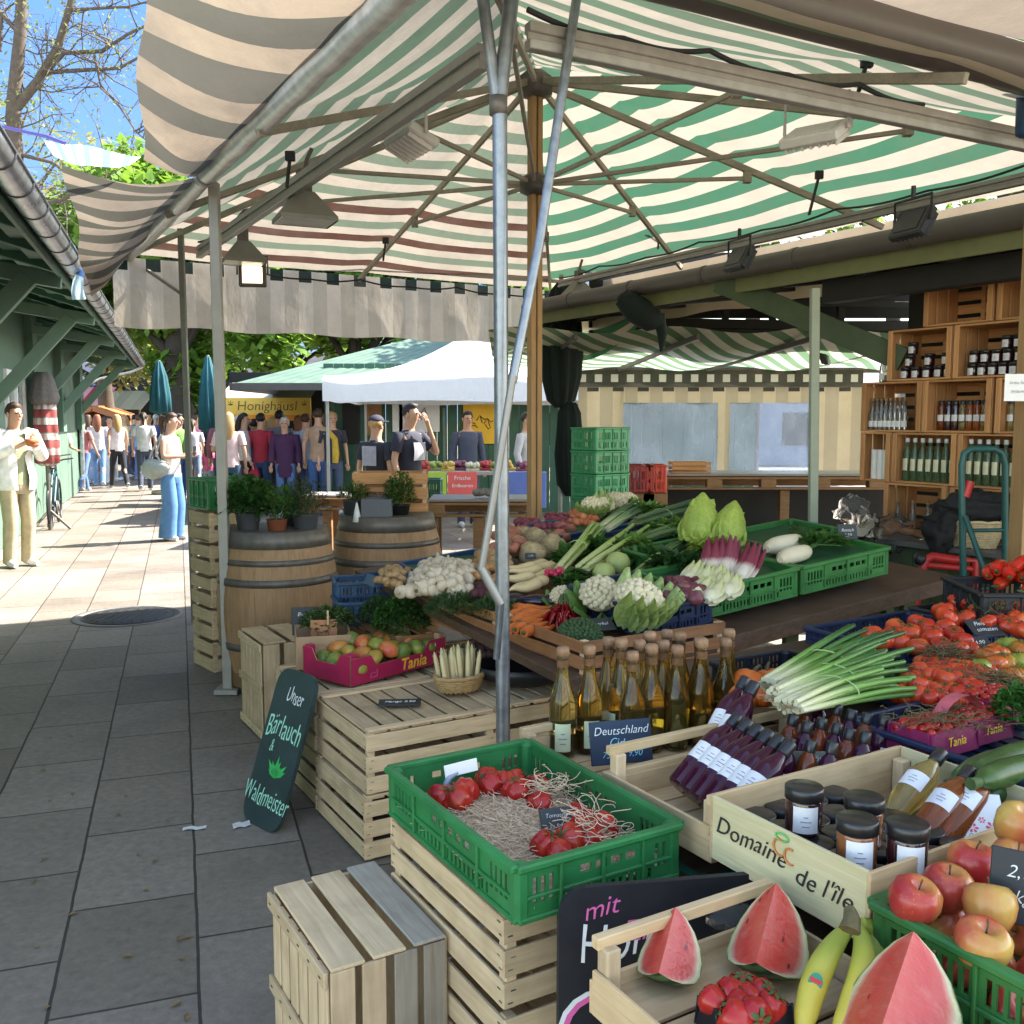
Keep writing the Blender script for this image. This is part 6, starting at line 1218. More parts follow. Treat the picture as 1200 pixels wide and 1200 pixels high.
for i, (x, y) in enumerate(((659, 884), (690, 880), (727, 872), (748, 868), (762, 878), (760, 860), (780, 850), (776, 868), (792, 876), (795, 858), (818, 862), (820, 872), (848, 862), (852, 852), (740, 884), (712, 866))):
 K_ci.put(at(x, y, TB + .014), 'front left cider bottle with amber cider and a pale label, nearest the steel pole' if i == 0 else 'second cider bottle from the steel pole, just left of the blue chalk slate' if i == 1 else 'slim amber cider bottle with corked neck crowded behind the blue chalk slate', None if i < 2 else 'cider bottles behind the slate', (0, 0, 0 if i == 0 else rnd.random() * 6), rnd.uniform(.97, 1.03))
cs = slate('blue black chalk slate reading Deutschland Cider in front of the bottles', at(727, 886, TB + .06) + V((0, -.06, 0)), R(14), .175, .115, R(14), [('Deutschland', .031, .088, M_chalk), ('Cider', .031, .056, M_chalkb), ('750ml  9,90', .024, .026, M_chalkb)], mat=plain('blue_slate', (.018, .035, .07), .5, .3, 9))
P_sy = [(0, .0), (.030, .0), (.034, .005), (.034, .145), (.030, .165), (.016, .195), (.013, .205), (.013, .235), (0, .235)]; C_sy = [(.015, .205), (.0158, .207), (.0158, .240), (.014, .243), (0, .243)]
K_sy = Kind([bottle(P_sy, M_pur, C_sy, M_cap, (.0345, .075, .125, -4.0, -2.1), M_lab, 'syrup_bottle')])
tilt = R(52)
for k in range(6):
 p = at(796 + 11.5 * k, 923 + 8.2 * k, TB + .085); K_sy.put(p, 'dark purple syrup bottle with white label lying aslant in the railed tray', 'dark syrup bottles lying aslant', Euler((0, 0, 0)).to_matrix().to_euler() if False else (Matrix.Rotation(PHI, 3, 'Z') @ Matrix.Rotation(tilt, 3, 'Y') @ Matrix.Rotation(R(10), 3, 'Z')).to_euler(), 1.0)
for k, (x, y) in enumerate(((856, 842), (866, 850))): t = K_sy.put(at(x - 28, y + 45, TB + .10), ['dark bottle with a grey cover over its cap at the back of the syrup row', 'second dark bottle from the back of the syrup row'][k], None, (Matrix.Rotation(PHI + .2, 3, 'Z') @ Matrix.Rotation(tilt - .15, 3, 'Y')).to_euler(), 1.02)
P_sm = [(0, 0), (.021, 0), (.023, .004), (.023, .085), (.019, .098), (.011, .110), (.011, .128), (0, .128)]; C_sm = [(.013, .112), (.0135, .114), (.0135, .138), (.012, .140), (0, .140)]
K_sm = Kind([bottle(P_sm, M_amb, C_sm, M_cap, (.0235, .02, .06, -2.4, -.8), M_lab, 'small_bottle'), bottle(P_sm, M_pur, C_sm, M_cap, (.0235, .02, .06, -2.4, -.8), M_lab, 'small_bottle')])
for row, pts in enumerate((((945, 826), (963, 818), (981, 826), (998, 832), (1016, 836), (1036, 838)), ((929, 838), (946, 846), (963, 842), (981, 848), (996, 854), (1014, 858)), ((905, 858), (925, 866), (950, 868), (975, 870)))):
 for x, y in pts: q = at(x, y, TB + .235); K_sm.put(q - V((0, .0, 0)) - BX * .03 - UP * .135, 'small black capped bottle of amber or red liqueur in rows before the spring onions', 'small black capped bottles', (Matrix.Rotation(PHI, 3, 'Z') @ Matrix.Rotation(R(14), 3, 'Y') @ Matrix.Rotation(rnd.uniform(-.4, .2), 3, 'Z')).to_euler(), 1.)
sgn = slate('grey green chalk tag on a clip over the small bottles', at(953, 907, TB + .15), R(-2), .105, .052, R(20), [('Likör', .022, .035, M_chalk), ('ab 8,90', .017, .013, M_pink)], mat=plain('grey_green_slate', (.13, .15, .12), .6, .2, 9))
tr2 = tray('pale tray with a raised end rail holding the small black capped bottles', W(.34, -1.10, TB + .02), PHI, .34, .34, .13, .5)
m = MB(); c = at(870, 918, TB + .13)
for s_ in (-1, 1):
 m.tube([V((0, 0, 0))] + [V((s_ * (.02 + .018 * math.cos(a)), .012 * math.sin(a), .012 + .010 * math.sin(a * 2))) for a in [k * .7 - 3 for k in range(9)]], .004, 5, ry=.4)
m.tube([(0, 0, 0), (.05, -.01, .0), (.11, .0, .004)], .005, 5, ry=.3); tag(m.build('ribbon', plain('dark_red_ribbon', (.22, .006, .02), .4, .2, 30), loc=c), 'dark red ribbon bow lying over the syrup labels', 'ribbon')
def jar(jam, h=.095, r=.036, lid=True):
 def mk():
  t = thing('jam_jar', '', 'jar'); m = MB(); m.lathe([(0, .002), (r * .9, .0), (r, .005), (r, h * .70), (r * .93, h * .76), (0, h * .76)], 24); m.build('glass', jam, t)
  m = MB(); m.lathe([(r * 1.0, h * .74), (r * 1.06, h * .745), (r * 1.06, h * .98), (r * 1.0, h), (r * .2, h * .998), (0, h * .998)], 28); m.build('lid', M_cap, t)
  m = MB(); patch(m, r + .0006, h * .10, h * .66, -2.3, -.9); lb = m.build('label', M_lab, t); m = MB()
  for k, wd in enumerate((.12, .3, .2)): patch(m, r + .0012, h * (.44 - .1 * k), h * (.46 - .1 * k), -1.6 - wd, -1.6 + wd, 0, 4)
  m.build('print', MATS['grey_ink'], lb); return t
 return mk
K_jd = Kind([jar(M_jam)]); K_jb = Kind([jar(M_jamb)])
JZ = TB + .095
for i in range(5):
 for j in range(4):
  K_jd.put(W(-.305 + .045 + .078 * j, -1.52 - .078 * i + .004 * (j % 2), JZ - .035), 'black lidded jam jar in the lower layer of the Domaine tray', 'jam jars of the lower layer', (0, 0, PHI + rnd.uniform(-.3, .3)), 1.0)
UZ = JZ - .035 + .0962
for (x, y), K_, lab in (((941, 974), K_jd, 'dark jam jar standing farthest left on top of the other jars'), ((1011, 988), K_jb, 'brown jam jar standing behind the front brown jar'), ((1003, 1016), K_jb, 'front brown jam jar with a big white label over the corner of the tray'), ((1062, 1022), K_jd, 'dark jam jar standing rightmost beside the orange syrup')): K_.put(at(x, y, UZ), lab, None, (0, 0, R(-8)), 1.0)
K_yb = Kind([bottle(P_sy, M_ylw, C_sy, M_cap, (.0345, .095, .14, -2.4, -.7), M_lab, 'syrup_bottle')]); K_ob = Kind([bottle(P_sy, M_org, C_sy, M_cap, (.0345, .095, .14, -2.4, -.7), M_lab, 'syrup_bottle')])
def lean(K_, px, py, z, lab, az=0.15, tl=62): K_.put(at(px, py, z), lab, None, (Matrix.Rotation(PHI + .12, 3, 'Z') @ Matrix.Rotation(R(tl), 3, 'Y') @ Matrix.Rotation(-1.45, 3, 'Z')).to_euler(), 1.0)
lean(K_yb, 1040, 966, TB + .115, 'pale yellow syrup bottle lying aslant with its neck away', -.85); lean(K_ob, 1072, 992, TB + .115, 'front orange syrup bottle lying aslant with a white label', -.85); lean(K_ob, 1100, 990, TB + .115, 'rear orange syrup bottle lying aslant behind the front one', -.80)
cdp = at(1150, 985, TB + .13); cd = thing('flower_card', 'white card with pink drawn flowers leaning on the apple crate', 'card', cdp, R(-12)); M = T(rx=R(38), rz=0)
m = MB(); m.box((.0, .05, 0), (.105, .115, .003), M, 0, .0005); m.build('card', M_white, cd); m = MB()
for x, y, r_ in ((-.012, .026, .012), (.026, .030, .014), (-.038, .020, .005), (.006, .010, .005), (.008, .045, .008)):
 for k in range(6): a = k * 1.047; m.add([M @ V((x + r_ * math.cos(a + q) * s_, y + r_ * math.sin(a + q) * s_, .0022)) for q, s_ in ((0, .15), (-.35, .75), (0, 1.), (.35, .75))], [(0, 1, 2, 3)])
m.build('drawn_flowers', plain('pink_print', (.68, .10, .16), .7, .1, 50), cd); m = MB()
for k in range(5): m.tube([M @ V((-.04 + .018 * k, .008, .002)), M @ V((-.035 + .018 * k, .014, .002)), M @ V((-.028 + .018 * k, .006, .002))], .0006, 4)
m.build('drawn_leaves', M_ink, cd)
st_ = thing('white_stick', 'thin white stick standing up behind the flower card', 'stick', at(1178, 955, TB + .13)); m = MB(); m.tube([(0, 0, -.03), (.035, .01, .075)], .0028, 8); m.build('stick', M_white, st_)
slate('black slate at the right edge behind the apples with white chalk', at(1196, 1085, TB + .15), R(-32), .10, .12, R(10), [('2,90', .03, .085, M_chalk), ('kg', .03, .045, M_chalk)])
b = NB('apple_skin'); o = b.co(); nz = b.noise(b.map(o, (14, 14, 4)), 1, 4, .6); x_ = b.n('SeparateXYZ', n_0=o); g_ = b.math('ADD', b.math('MULTIPLY', x_.outputs[0], 7), b.math('ADD', b.math('MULTIPLY_ADD', nz, .9, -.08), b.math('MULTIPLY_ADD', b.rand(), .34, .02)))
st = b.noise(b.map(o, (90, 90, 6)), 1, 3, .6); c = b.ramp(g_, [(.3, (.52, .38, .08)), (.55, (.52, .22, .06)), (.78, (.42, .055, .035)), (1, (.30, .015, .02))]); c = b.mix(b.math('MULTIPLY', st, .45), c, (.38, .04, .03)); sp = b.ramp(b.n('TexVoronoi', i_Vector=o, i_Scale=170).outputs['Distance'], [(.10, (1, 1, 1)), (.16, (0, 0, 0))]); c = b.mix(b.math('MULTIPLY', sp, .35), c, (.6, .45, .25))
M_app = b.fin(b.pr(c, .28, 0, None, .5))
def apple():
 m = MB(); m.lathe([(0, -.026), (.008, -.031), (.016, -.034), (.026, -.028), (.035, -.012), (.039, .006), (.036, .022), (.026, .032), (.016, .033), (.008, .027), (0, .021)], 28, None, 0, True, lambda a, f: 1 + .025 * math.cos(5 * a) * (1 - f) + .015 * math.sin(2 * a + 1)); o = tag(m.build('apple', M_app), '', 'apple'); m = MB(); m.tube([(0, 0, .02), (.002, 0, .034), (.005, .001, .044)], [.0016, .0013, .002], 6); m.build('stem', M_drystem, o); return o
K_ap = Kind([apple, apple]); AZ = TB + .185
for x, y, dz, lab in ((1071, 1057, .0, 'big red apple at the left corner of the apple crate'), (1110, 1042, -.01, 'orange red apple behind the left corner one'), (1139, 1014, .01, 'red and yellow apple topmost at the back, its stalk showing'), (1160, 1064, -.005, 'yellow red apple with its stalk towards the camera'), (1150, 1108, -.02, 'large yellow apple in the front of the crate'), (1187, 1012, .0, 'red apple partly behind the black slate'), (1193, 968, .055, 'dark red apple highest at the right edge')): K_ap.put(at(x, y, AZ + dz), lab, None, (rnd.uniform(-.6, .3), rnd.uniform(-.5, .5), rnd.uniform(0, 6)), 1.1)
for i in range(6):
 for j in range(4): K_ap.put(W(-.33 + .085 * i, -1.96 - .085 * j, TB + .075 + .035 * ((i + j) % 2)), 'red and yellow apple lying lower in the heap, seen through the crate slots', 'apples lower in the green crate', (rnd.uniform(-1, 1), rnd.uniform(-1, 1), rnd.uniform(0, 6)), 1.0)
b = NB('watermelon_flesh'); uv = b.n('SeparateXYZ', n_0=b.co('UV')).outputs[0]; o = b.co(); n1 = b.noise(b.map(o, (20, 20, 45)), 1, 5, .6); r_ = b.math('ADD', uv, b.math('MULTIPLY_ADD', n1, .09, -.045))
c = b.ramp(r_, [(0, (.52, .085, .06)), (.45, (.50, .05, .038)), (.74, (.52, .09, .065)), (.84, (.58, .32, .22)), (.90, (.58, .52, .32)), (.965, (.42, .46, .20)), (.99, (.05, .09, .025))]); c = b.mix(b.math('MULTIPLY', b.ramp(n1, [(.5, (0, 0, 0)), (.75, (1, 1, 1))]), .35), c, (.62, .24, .18), 'MIX')
sd_ = b.math('MULTIPLY', b.ramp(b.n('TexVoronoi', i_Vector=b.map(o, (1, 1, .6)), i_Scale=42).outputs['Distance'], [(.15, (1, 1, 1)), (.20, (0, 0, 0))]), b.math('MULTIPLY', b.math('GREATER_THAN', uv, .38), b.math('LESS_THAN', uv, .70))); c = b.mix(b.math('MULTIPLY', sd_, .75), c, (.06, .02, .012))
M_wf = b.fin(b.pr(c, .16, 0, b.bump(n1, .6, .006), .5))
b = NB('watermelon_rind'); o = b.co(); wv = b.n('TexWave', i_Vector=b.map(o, (1, 1, .25)), i_Scale=9, i_Distortion=9, i_Detail=3).outputs['Fac']; M_wr = b.fin(b.pr(b.ramp(wv, [(.3, (.012, .035, .010)), (.7, (.09, .17, .05))]), .3))
def melon(label, loc, rz, s, ang=95, rx=0., ry=0.):
 prof = [(0, .0), (.025, .36), (.08, .66), (.18, .92), (.32, 1.02), (.5, .99), (.68, .86), (.84, .63), (.95, .34), (1, .04)]; H, Rr = s * 1.6, s * 1.0; t = thing('watermelon_wedge', label, 'watermelon'); t.rotation_euler = (rx, ry, rz); h_ = R(ang) / 2
 m = MB(); m.grid(lambda u, v: (lambda pr: V((pr[1] * Rr * math.cos(-h_ + 2 * h_ * u), pr[1] * Rr * math.sin(-h_ + 2 * h_ * u), pr[0] * H)))(prof[int(round(v * 9))]), 14, 9); 0 and m.add([(0, 0, 0)] + [(.30 * Rr * math.cos(-h_ + 2 * h_ * k / 8), .30 * Rr * math.sin(-h_ + 2 * h_ * k / 8), 0) for k in range(9)], [(0, k + 1, k + 2) for k in range(8)]); m.build('rind', M_wr, t)
 for sg_ in (-1, 1):
  m = MB(); m.grid(lambda u, v: (lambda pr: V((pr[1] * Rr * u * math.cos(sg_ * h_), pr[1] * Rr * u * math.sin(sg_ * h_), pr[0] * H)))(prof[int(round(v * 9))]), 10, 9, uvf=lambda u, v: (u, v), smooth=False); m.build('cut_face', M_wf, t)
 lo = min((Euler((rx, ry, rz)).to_matrix() @ v.co).z for c_ in kids(t) for v in c_.data.vertices); t.location = at(*loc, TBM - lo)
 return t
TBM = TB - .03 + .042
melon('left watermelon wedge standing on its rind in the pale tray, smallest of three', (772, 1140), R(66), .078, 90, 0, R(60)); melon('middle watermelon wedge with a glossy ridge beside the bananas', (886, 1128), R(62), .098, 90, 0, R(60)); melon('big pale pink watermelon wedge in front of the apple crate', (1022, 1236), R(50), .125, 92, 0, R(56))
bn = thing('banana_bunch', 'bunch of yellow green bananas with an oval sticker between the melon wedges', 'bananas', at(1000, 1085, TBM + .15)); M_ban = gradmat('banana_skin', [(0, (.30, .33, .05)), (.3, (.54, .44, .06)), (.85, (.62, .46, .07)), (1, (.14, .10, .04))], 1, .02, -.19, .45, .06, 14, bump=.1)
for k, (pp_, rr) in enumerate((([(994, 1088, 1.56), (980, 1104, 1.535), (964, 1130, 1.50), (952, 1160, 1.465), (944, 1190, 1.43), (940, 1215, 1.41)], (.012, .020, .0255, .026, .022, .010)), ([(1006, 1088, 1.55), (1012, 1108, 1.52), (1011, 1138, 1.48), (1002, 1170, 1.445), (990, 1200, 1.41), (978, 1224, 1.39)], (.012, .020, .0255, .026, .022, .010)), ([(1010, 1082, 1.57), (1022, 1088, 1.575), (1027, 1104, 1.565), (1023, 1128, 1.54), (1014, 1150, 1.52), (1006, 1166, 1.51)], (.012, .018, .022, .021, .016, .008)))):
 P_ = [at(x, y, Y=d_) - bn.location for x, y, d_ in pp_]; pts = []; rr2 = []
 for i in range(5):
  for q in range(4): f_ = q / 4; a0, a1, a2, a3 = P_[max(i - 1, 0)], P_[i], P_[i + 1], P_[min(i + 2, 5)]; pts.append(.5 * (2 * a1 + (a2 - a0) * f_ + (2 * a0 - 5 * a1 + 4 * a2 - a3) * f_ ** 2 + (3 * a1 - a0 - 3 * a2 + a3) * f_ ** 3)); rr2.append(rr[i] + (rr[i + 1] - rr[i]) * f_)
 m = MB(); m.tube(pts, rr2, 6, smooth=True); m.tube([pts[-1], P_[-1]], [rr2[-1], .004], 6); ba = m.build('banana', M_ban, bn); sd_ = ba.modifiers.new('d', 'SUBSURF'); sd_.levels = 2; sd_.render_levels = 2
 if k == 0:
  c = P_[3].lerp(P_[2], .3); n_ = (V((0, 0, CZ)) - bn.location - c).normalized(); x_, y_, z_ = frame(n_); dn = (P_[4] - P_[2]).normalized(); dn = (dn - n_ * dn.dot(n_)).normalized(); sx_ = dn.cross(n_)
  for w_, h_, o_, mt, nm in ((.022, .028, .0262, plain('green_sticker', (.01, .22, .14), .4, .1, 9), 'sticker'), (.018, .007, .0270, M_red, 'sticker_band')): m = MB(); m.grid(lambda u, v: c + n_ * (o_ - 9 * ((u - .5) * w_) ** 2) + sx_ * ((u - .5) * w_) + dn * ((v - .5) * h_ * math.sqrt(max(.05, 1 - (2 * u - 1) ** 2)) if nm == 'sticker' else (v - .5) * h_ - .002), 8, 4); m.build(nm, mt, ba)
m = MB(); m.tube([(-.006, .0, -.008), (.002, .012, .006), (.004, .03, .012)], [.018, .014, .010], 8); m.build('stalk', M_drystem, bn)
pn = punnet('black plastic punnet of strawberries in the front of the melon tray', at(872, 1203, TBM), PHI, .125, .10, .045, M_bkcrate)
def straw():
 m = MB(); m.lathe([(0, -.022), (.008, -.018), (.015, -.006), (.018, .006), (.014, .014), (0, .016)], 14); o = tag(m.build('strawberry', shiny('strawberry_skin', [(.3, (.30, .006, .008)), (.7, (.42, .02, .015))], 9, .25)), '', 'strawberry'); m = MB()
 for k in range(6): m.leaf((0, 0, .015), (math.cos(k), math.sin(k), .15), .014, .006)
 m.build('calyx', M_stem, o); return o
K_st = Kind([straw]); heap(K_st, [at(872, 1203, TBM) + BX * q * .05 + AX * r_ * .04 + UP * .034 for q, r_ in ((-1, -1), (1, -1), (1, 1), (-1, 1))], 3, 3, .01, 'red strawberry in the small black punnet', 'strawberries in the punnet', sc=(1.3, 1.7), tilt=1.5)
m = MB(); m.ell((0, 0, 0), (.05, .04, .02), 18, 12, amp=.5, fq=7, seed=3); tag(m.build('plastic_wrap', MATS['crumpled_film'], loc=at(872, 1082, TBM + .02) + AX * .03), 'crumpled clear film behind the middle watermelon wedge', 'plastic film')
qa, qb = at(655, 1075, Y=1.745), at(890, 1060, Y=1.845); hz = at(700, 1038, Y=1.765).z; bl = thing('chalkboard', 'black chalkboard lettered mit Honig in white and pink behind the melon tray', 'chalkboard', (qa.x, qa.y, 0)); xd = V((qb.x - qa.x, qb.y - qa.y, 0)); Wd = xd.length + .02; rz = math.atan2(xd.y, xd.x); bl.rotation_euler = (0, 0, rz)
m = MB(); hz0 = qa.z; hr = hz - .015; pr = [(0, .02), (Wd, .02), (Wd, hr - .03), (Wd - .03, hr), (.055, hz), (.03, hz - .004), (.008, hz - .025), (0, hz0 - .005)]; n = len(pr)
m.add([(x, 0, z) for x, z in pr] + [(x, .014, z) for x, z in pr], [tuple(range(n)), tuple(reversed(range(n, 2 * n)))] + [(j, j + n, (j + 1) % n + n, (j + 1) % n) for j in range(n)]); m.build('board', plain('black_chalkboard', (.016, .016, .02), .5, .4, 8), bl); MX = lambda x, z: T((x, -.0007, z), rx=R(90))
lettering('mit', .055, MX(.085, hz - .045), M_pink, bl, shear=.15, jit=.1, fat=-.0004); lettering('Honig', .115, MX(.14, hz - .115) @ Matrix.Diagonal((.75, 1, 1, 1)), M_chalk, bl, shear=.1, jit=.08, fat=-.0006); lettering('Ziel', .06, MX(.175, hz - .10), M_pink, bl, shear=.2, jit=.1, seed=3); lettering('Ca', .14, MX(.075, hz - .27), M_pink, bl, shear=.1, jit=.1); lettering('Ca', .14, MX(.068, hz - .263) @ T((0, 0, -.0003)), M_chalk, bl, shear=.1, jit=.1)
P_jb = [(0, 0), (.038, 0), (.040, .004), (.040, .15), (.032, .165), (.030, .18), (0, .18)]; C_jb = [(.033, .166), (.034, .168), (.034, .19), (0, .19)]
P_th = [(0, 0), (.022, 0), (.024, .004), (.024, .10), (.011, .15), (.010, .21), (0, .21)]; C_th = [(.012, .19), (.012, .215), (0, .215)]
P_gr = [(0, 0), (.030, 0), (.033, .004), (.033, .16), (.015, .20), (.014, .245), (0, .245)]; C_gr = [(.016, .225), (.0165, .25), (0, .25)]
K_sj = Kind([jar(M_jam, .075, .030)]); K_th = Kind([bottle(P_th, M_clear, C_th, M_cork, (.0245, .02, .06, -2.6, -.5), M_lab, 'schnapps_bottle', ink=False)]); K_gr = Kind([bottle(P_gr, M_herbg, C_gr, M_lab, (.0335, .06, .13, -2.3, -.85), plain('cream_label', (.65, .60, .42), .6, .1, 30), 'green_bottle', ink=False)])
K_mx = [Kind([bottle(P_jb, mt, C_jb, M_cap, (.0405, .06, .10, -2.6, -.5), M_lab, 'juice_jar', ink=False)]) for mt in (M_amb, M_jam, M_ylw, M_org)]
def SP(a, dep, z): return GH(3.5 + dep, a, z)
def shz(r_): return .922 + .32 * r_ + .0135
RZ = PHI - R(90)
for a0, pat in ((1.18, [(0, .05), (0, .13), (0, .21), (0, .29), (0, .36), (1, .08), (1, .22), (1, .34), (2, .10)]), (.715, [(0, .05), (0, .115), (0, .18), (0, .245), (0, .31), (0, .375), (1, .06), (1, .13), (1, .2), (1, .27), (1, .34), (2, .26), (2, .33)])):
 for lv, x in pat: K_sj.put(SP(a0 - .02 - x, .09, shz(3) + .076 * lv), 'small dark jam jar with a white label in the fourth shelf row', 'jam jars in the fourth shelf row', (0, 0, RZ + rnd.uniform(-.2, .2)), 1.)
for k in range(8): K_mx[[0, 1, 1, 2, 3, 3, 2, 2][k]].put(SP(.91 - .06 - .048 * k, .10, shz(2)), 'tall jar with a black lid and white label band in the third shelf row', 'tall jars in the third shelf row', (0, 0, RZ), (.56, .56, .95))
for k in range(3): K_mx[2].put(SP(.40 - .06 * k, .10, shz(2)), 'yellow jar beside the post in the third shelf row', 'yellow jars beside the post', (0, 0, RZ), (.56, .56, .95))
for k in range(10): K_th.put(SP(1.33 - .035 * (k % 8), .06 + .06 * (k // 8), shz(2)), 'thin clear schnapps bottle in the left crate of the third shelf row', 'thin schnapps bottles', (0, 0, RZ + rnd.uniform(-.3, .3)), .95)
for a0, n_ in ((1.08, 7), (.64, 7)):
 for k in range(n_): K_gr.put(SP(a0 - .02 - .055 * k, .07, shz(1)), 'green bottle with a cream round label in the second shelf row', 'green bottles in the second shelf row', (0, 0, RZ), (.78, .78, 1.08))
for k in range(7): K_th.put(SP(1.12 - .055 * k, .08 + .07 * (k % 2), shz(0)), 'small clear bottle in the bottom left shelf crate behind the bags', 'clear bottles in the bottom shelf crate', (0, 0, RZ), .9)
K_th.put(SP(1.26, .06, .922 + .32 * 3), 'single schnapps bottle standing on top of the third row at its left end', None, (0, 0, RZ), .9)
for k in range(4): m = MB(); m.tube([(0, 0, 0), (0, 0, .19)], .022, 12); tag(m.build('paper_roll', M_white, loc=SP(1.30 - .045 * (k % 3), .06 + .05 * (k // 3), shz(1))), 'upright cream paper roll in the narrow crate of the second shelf row', 'paper roll', 'paper rolls in the narrow crate')
M_bark = plain('tree_bark', (.10, .075, .055), .9, .35, 14, bump=.6); M_barkd = plain('dark_bark', (.035, .028, .022), .9, .35, 10, bump=.6)
L_green = leafmat('spring_leaf', (.135, .25, .04), (.06, .14, .02), .45, 1.2); L_yel = leafmat('yellow_blossom_leaf', (.15, .19, .075), (.08, .10, .04), .45, 1.2); L_dk = leafmat('dark_leaf', (.045, .10, .02), (.015, .04, .01), .35, 1.2); L_dry = leafmat('yellow_green_bud_leaf', (.24, .25, .09), (.12, .14, .045), .4, 1.2)
def crown(m, c, r, n, L, rg, clumps=14):
 cl = []
 for _ in range(clumps):
  while True:
   d = V((rg.uniform(-1, 1), rg.uniform(-1, 1), rg.uniform(-1, 1)))
   if d.length <= 1: break
  d = d * (.55 + .45 * d.length); cl.append((V((d.x * r[0], d.y * r[1], d.z * r[2])), rg.uniform(.28, .46) * min(r)))
 for k in range(n):
  q, cr_ = cl[k % clumps]; d = V((rg.gauss(0, 1), rg.gauss(0, 1), rg.gauss(0, 1))); d.normalize(); p = V(c) + q + d * cr_ * (rg.random() ** .45)
  e = V((rg.gauss(0, 1), rg.gauss(0, 1), rg.gauss(0, .8))).normalized(); x, y, z = frame(e); l = L * rg.uniform(.6, 1.3); m.add([p - z * l * .5, p + x * l * .32, p + z * l * .5, p - x * l * .32], [(0, 1, 2, 3)])
 return cl
def tree(label, loc, h, r, n, L, mat, bark, seed, trunk_r=.2, name='tree', cz=None, group=None, clumps=16):
 rg = random.Random(seed); t = thing(name, label, 'tree', loc, 0, group); m = MB(); cc = V((0, 0, cz or h - r[2])); cl = crown(m, cc, r, n, L, rg, clumps); m.build('crown', mat, t); m = MB(); fork_ = cc.z - r[2] * .75
 m.tube([(0, 0, 0), (.05, .03, fork_ * .5), (0, 0, fork_), (.1, 0, cc.z)], [trunk_r * 1.25, trunk_r, trunk_r * .8, trunk_r * .35], 10)
 for q, _ in cl[:9]: s = V((0, 0, fork_ * rg.uniform(.8, 1.05))); e = cc + q; mid = s.lerp(e, .5) + V((0, 0, .12 * (e - s).length)); m.tube([s, mid, e], [trunk_r * .45, trunk_r * .3, trunk_r * .08], 7)
 m.build('trunk', bark, t); return t
tree('leafy spring tree with a dark forked trunk behind the closed teal parasols', (-9.3, 27, 0), 11, (4.6, 3.5, 4.0), 15000, .42, L_green, M_barkd, 1, .38, cz=6.6)
tree('yellow blossoming tree beyond the end of the left hut gutter', (-12.6, 30, 0), 10, (2.8, 2.6, 3.8), 5200, .24, L_dry, M_bark, 2, .25, cz=6.3)
tree('green tree standing behind the green roofed hut', (-5.0, 31, 0), 11, (4.5, 3.5, 4.2), 15000, .44, L_green, M_barkd, 3, .3, cz=6.2)
tree('tree rising right behind the ridge of the green roofed hut', (.5, 34, 0), 12, (4.8, 3.5, 4.4), 9000, .40, L_green, M_barkd, 4, .3, cz=6.8)
tree('dark tree filling the gap over the red awnings at the far left', (-15.5, 38, 0), 11, (5, 4, 4), 7000, .42, L_green, M_barkd, 5, .35, cz=6)
tree('leafy tree at the far end of the street between the stalls', (-10.5, 42, 0), 11, (5.5, 4, 4.5), 11000, .55, L_green, M_barkd, 6, .35, cz=6)
for i, (x, y, rr) in enumerate(((3.2, 21.5, 1.8), (6.5, 26.5, 2.6), (9.5, 19, 2.2), (10.5, 27, 3.2))):
 tree(['tree hidden behind the white tent casting dappled shade on the street', 'second shade tree behind the white tent', 'shade tree behind the rear curtain', 'far shade tree behind the rear curtain'][i], (x, y, 0), 10, (rr, rr, 2.2), 2600, .26, L_green, M_barkd, 20 + i, .22, cz=7.6)
tree('yellow green tree seen between the flaps of the side awning', (-12.4, 24, 0), 12, (2.6, 2.2, 2.6), 1500, .13, L_yel, M_bark, 8, .2, cz=8.4)
BT = thing('bare_tree', 'tall nearly bare spring tree with tiny buds against the blue sky above the left hut', 'tree', (at(20, 300, Y=18).x, 18, 0)); bM = Matrix.Translation(-BT.location)
rg = random.Random(5); m = MB(); ml_ = MB(); tips = []
def tp(px, py, Y=18.): return bM @ at(px, py, Y=Y)
limbs = [([(12, 470), (14, 300), (18, 180), (16, 120), (24, 40), (28, -60)], .26, .13), ([(16, 130), (45, 95), (68, 55), (82, 8), (95, -50)], .14, .07), ([(40, 100), (75, 62), (120, 60), (150, 40), (175, 28)], .075, .03), ([(28, 118), (55, 85), (100, 82), (140, 80), (172, 62)], .075, .03), ([(80, 12), (110, 10), (150, 8), (180, 0)], .05, .02),
 ([(110, 62), (118, 100), (140, 125), (160, 155), (172, 165)], .035, .015), ([(14, 260), (-10, 200), (-30, 120)], .1, .05), ([(20, 180), (60, 190), (100, 215), (130, 240)], .06, .02), ([(16, 240), (45, 240), (72, 235), (110, 215)], .10, .03), ([(24, 40), (0, 15), (-20, -20)], .07, .04), ([(0, 60), (2, 20), (-8, -10)], .05, .03)]
def twig(p, d, L, r, dep):
 pts = [p.copy()];
 for k in range(3): d = (d + V((rg.gauss(0, .22), rg.gauss(0, .22), rg.gauss(.04, .2)))).normalized(); p = p + d * L / 3; pts.append(p.copy())
 m.tube(pts, [r, r * .8, r * .6, r * .35], 4)
 if dep:
  for k in range(2): twig(pts[rg.randint(1, 3)], (d + V((rg.gauss(0, .7), rg.gauss(0, .7), rg.gauss(.1, .6)))).normalized(), L * .62, r * .55, dep - 1)
 for k in range(3):
  c = pts[rg.randint(1, 3)] + V((rg.gauss(0, .14), rg.gauss(0, .14), rg.gauss(0, .14))); l = rg.uniform(.02, .05); e = V((rg.gauss(0, 1), rg.gauss(0, 1), rg.gauss(0, 1))).normalized(); x, y, z = frame(e); ml_.add([c - z * l, c + x * l * .6, c + z * l, c - x * l * .6], [(0, 1, 2, 3)])
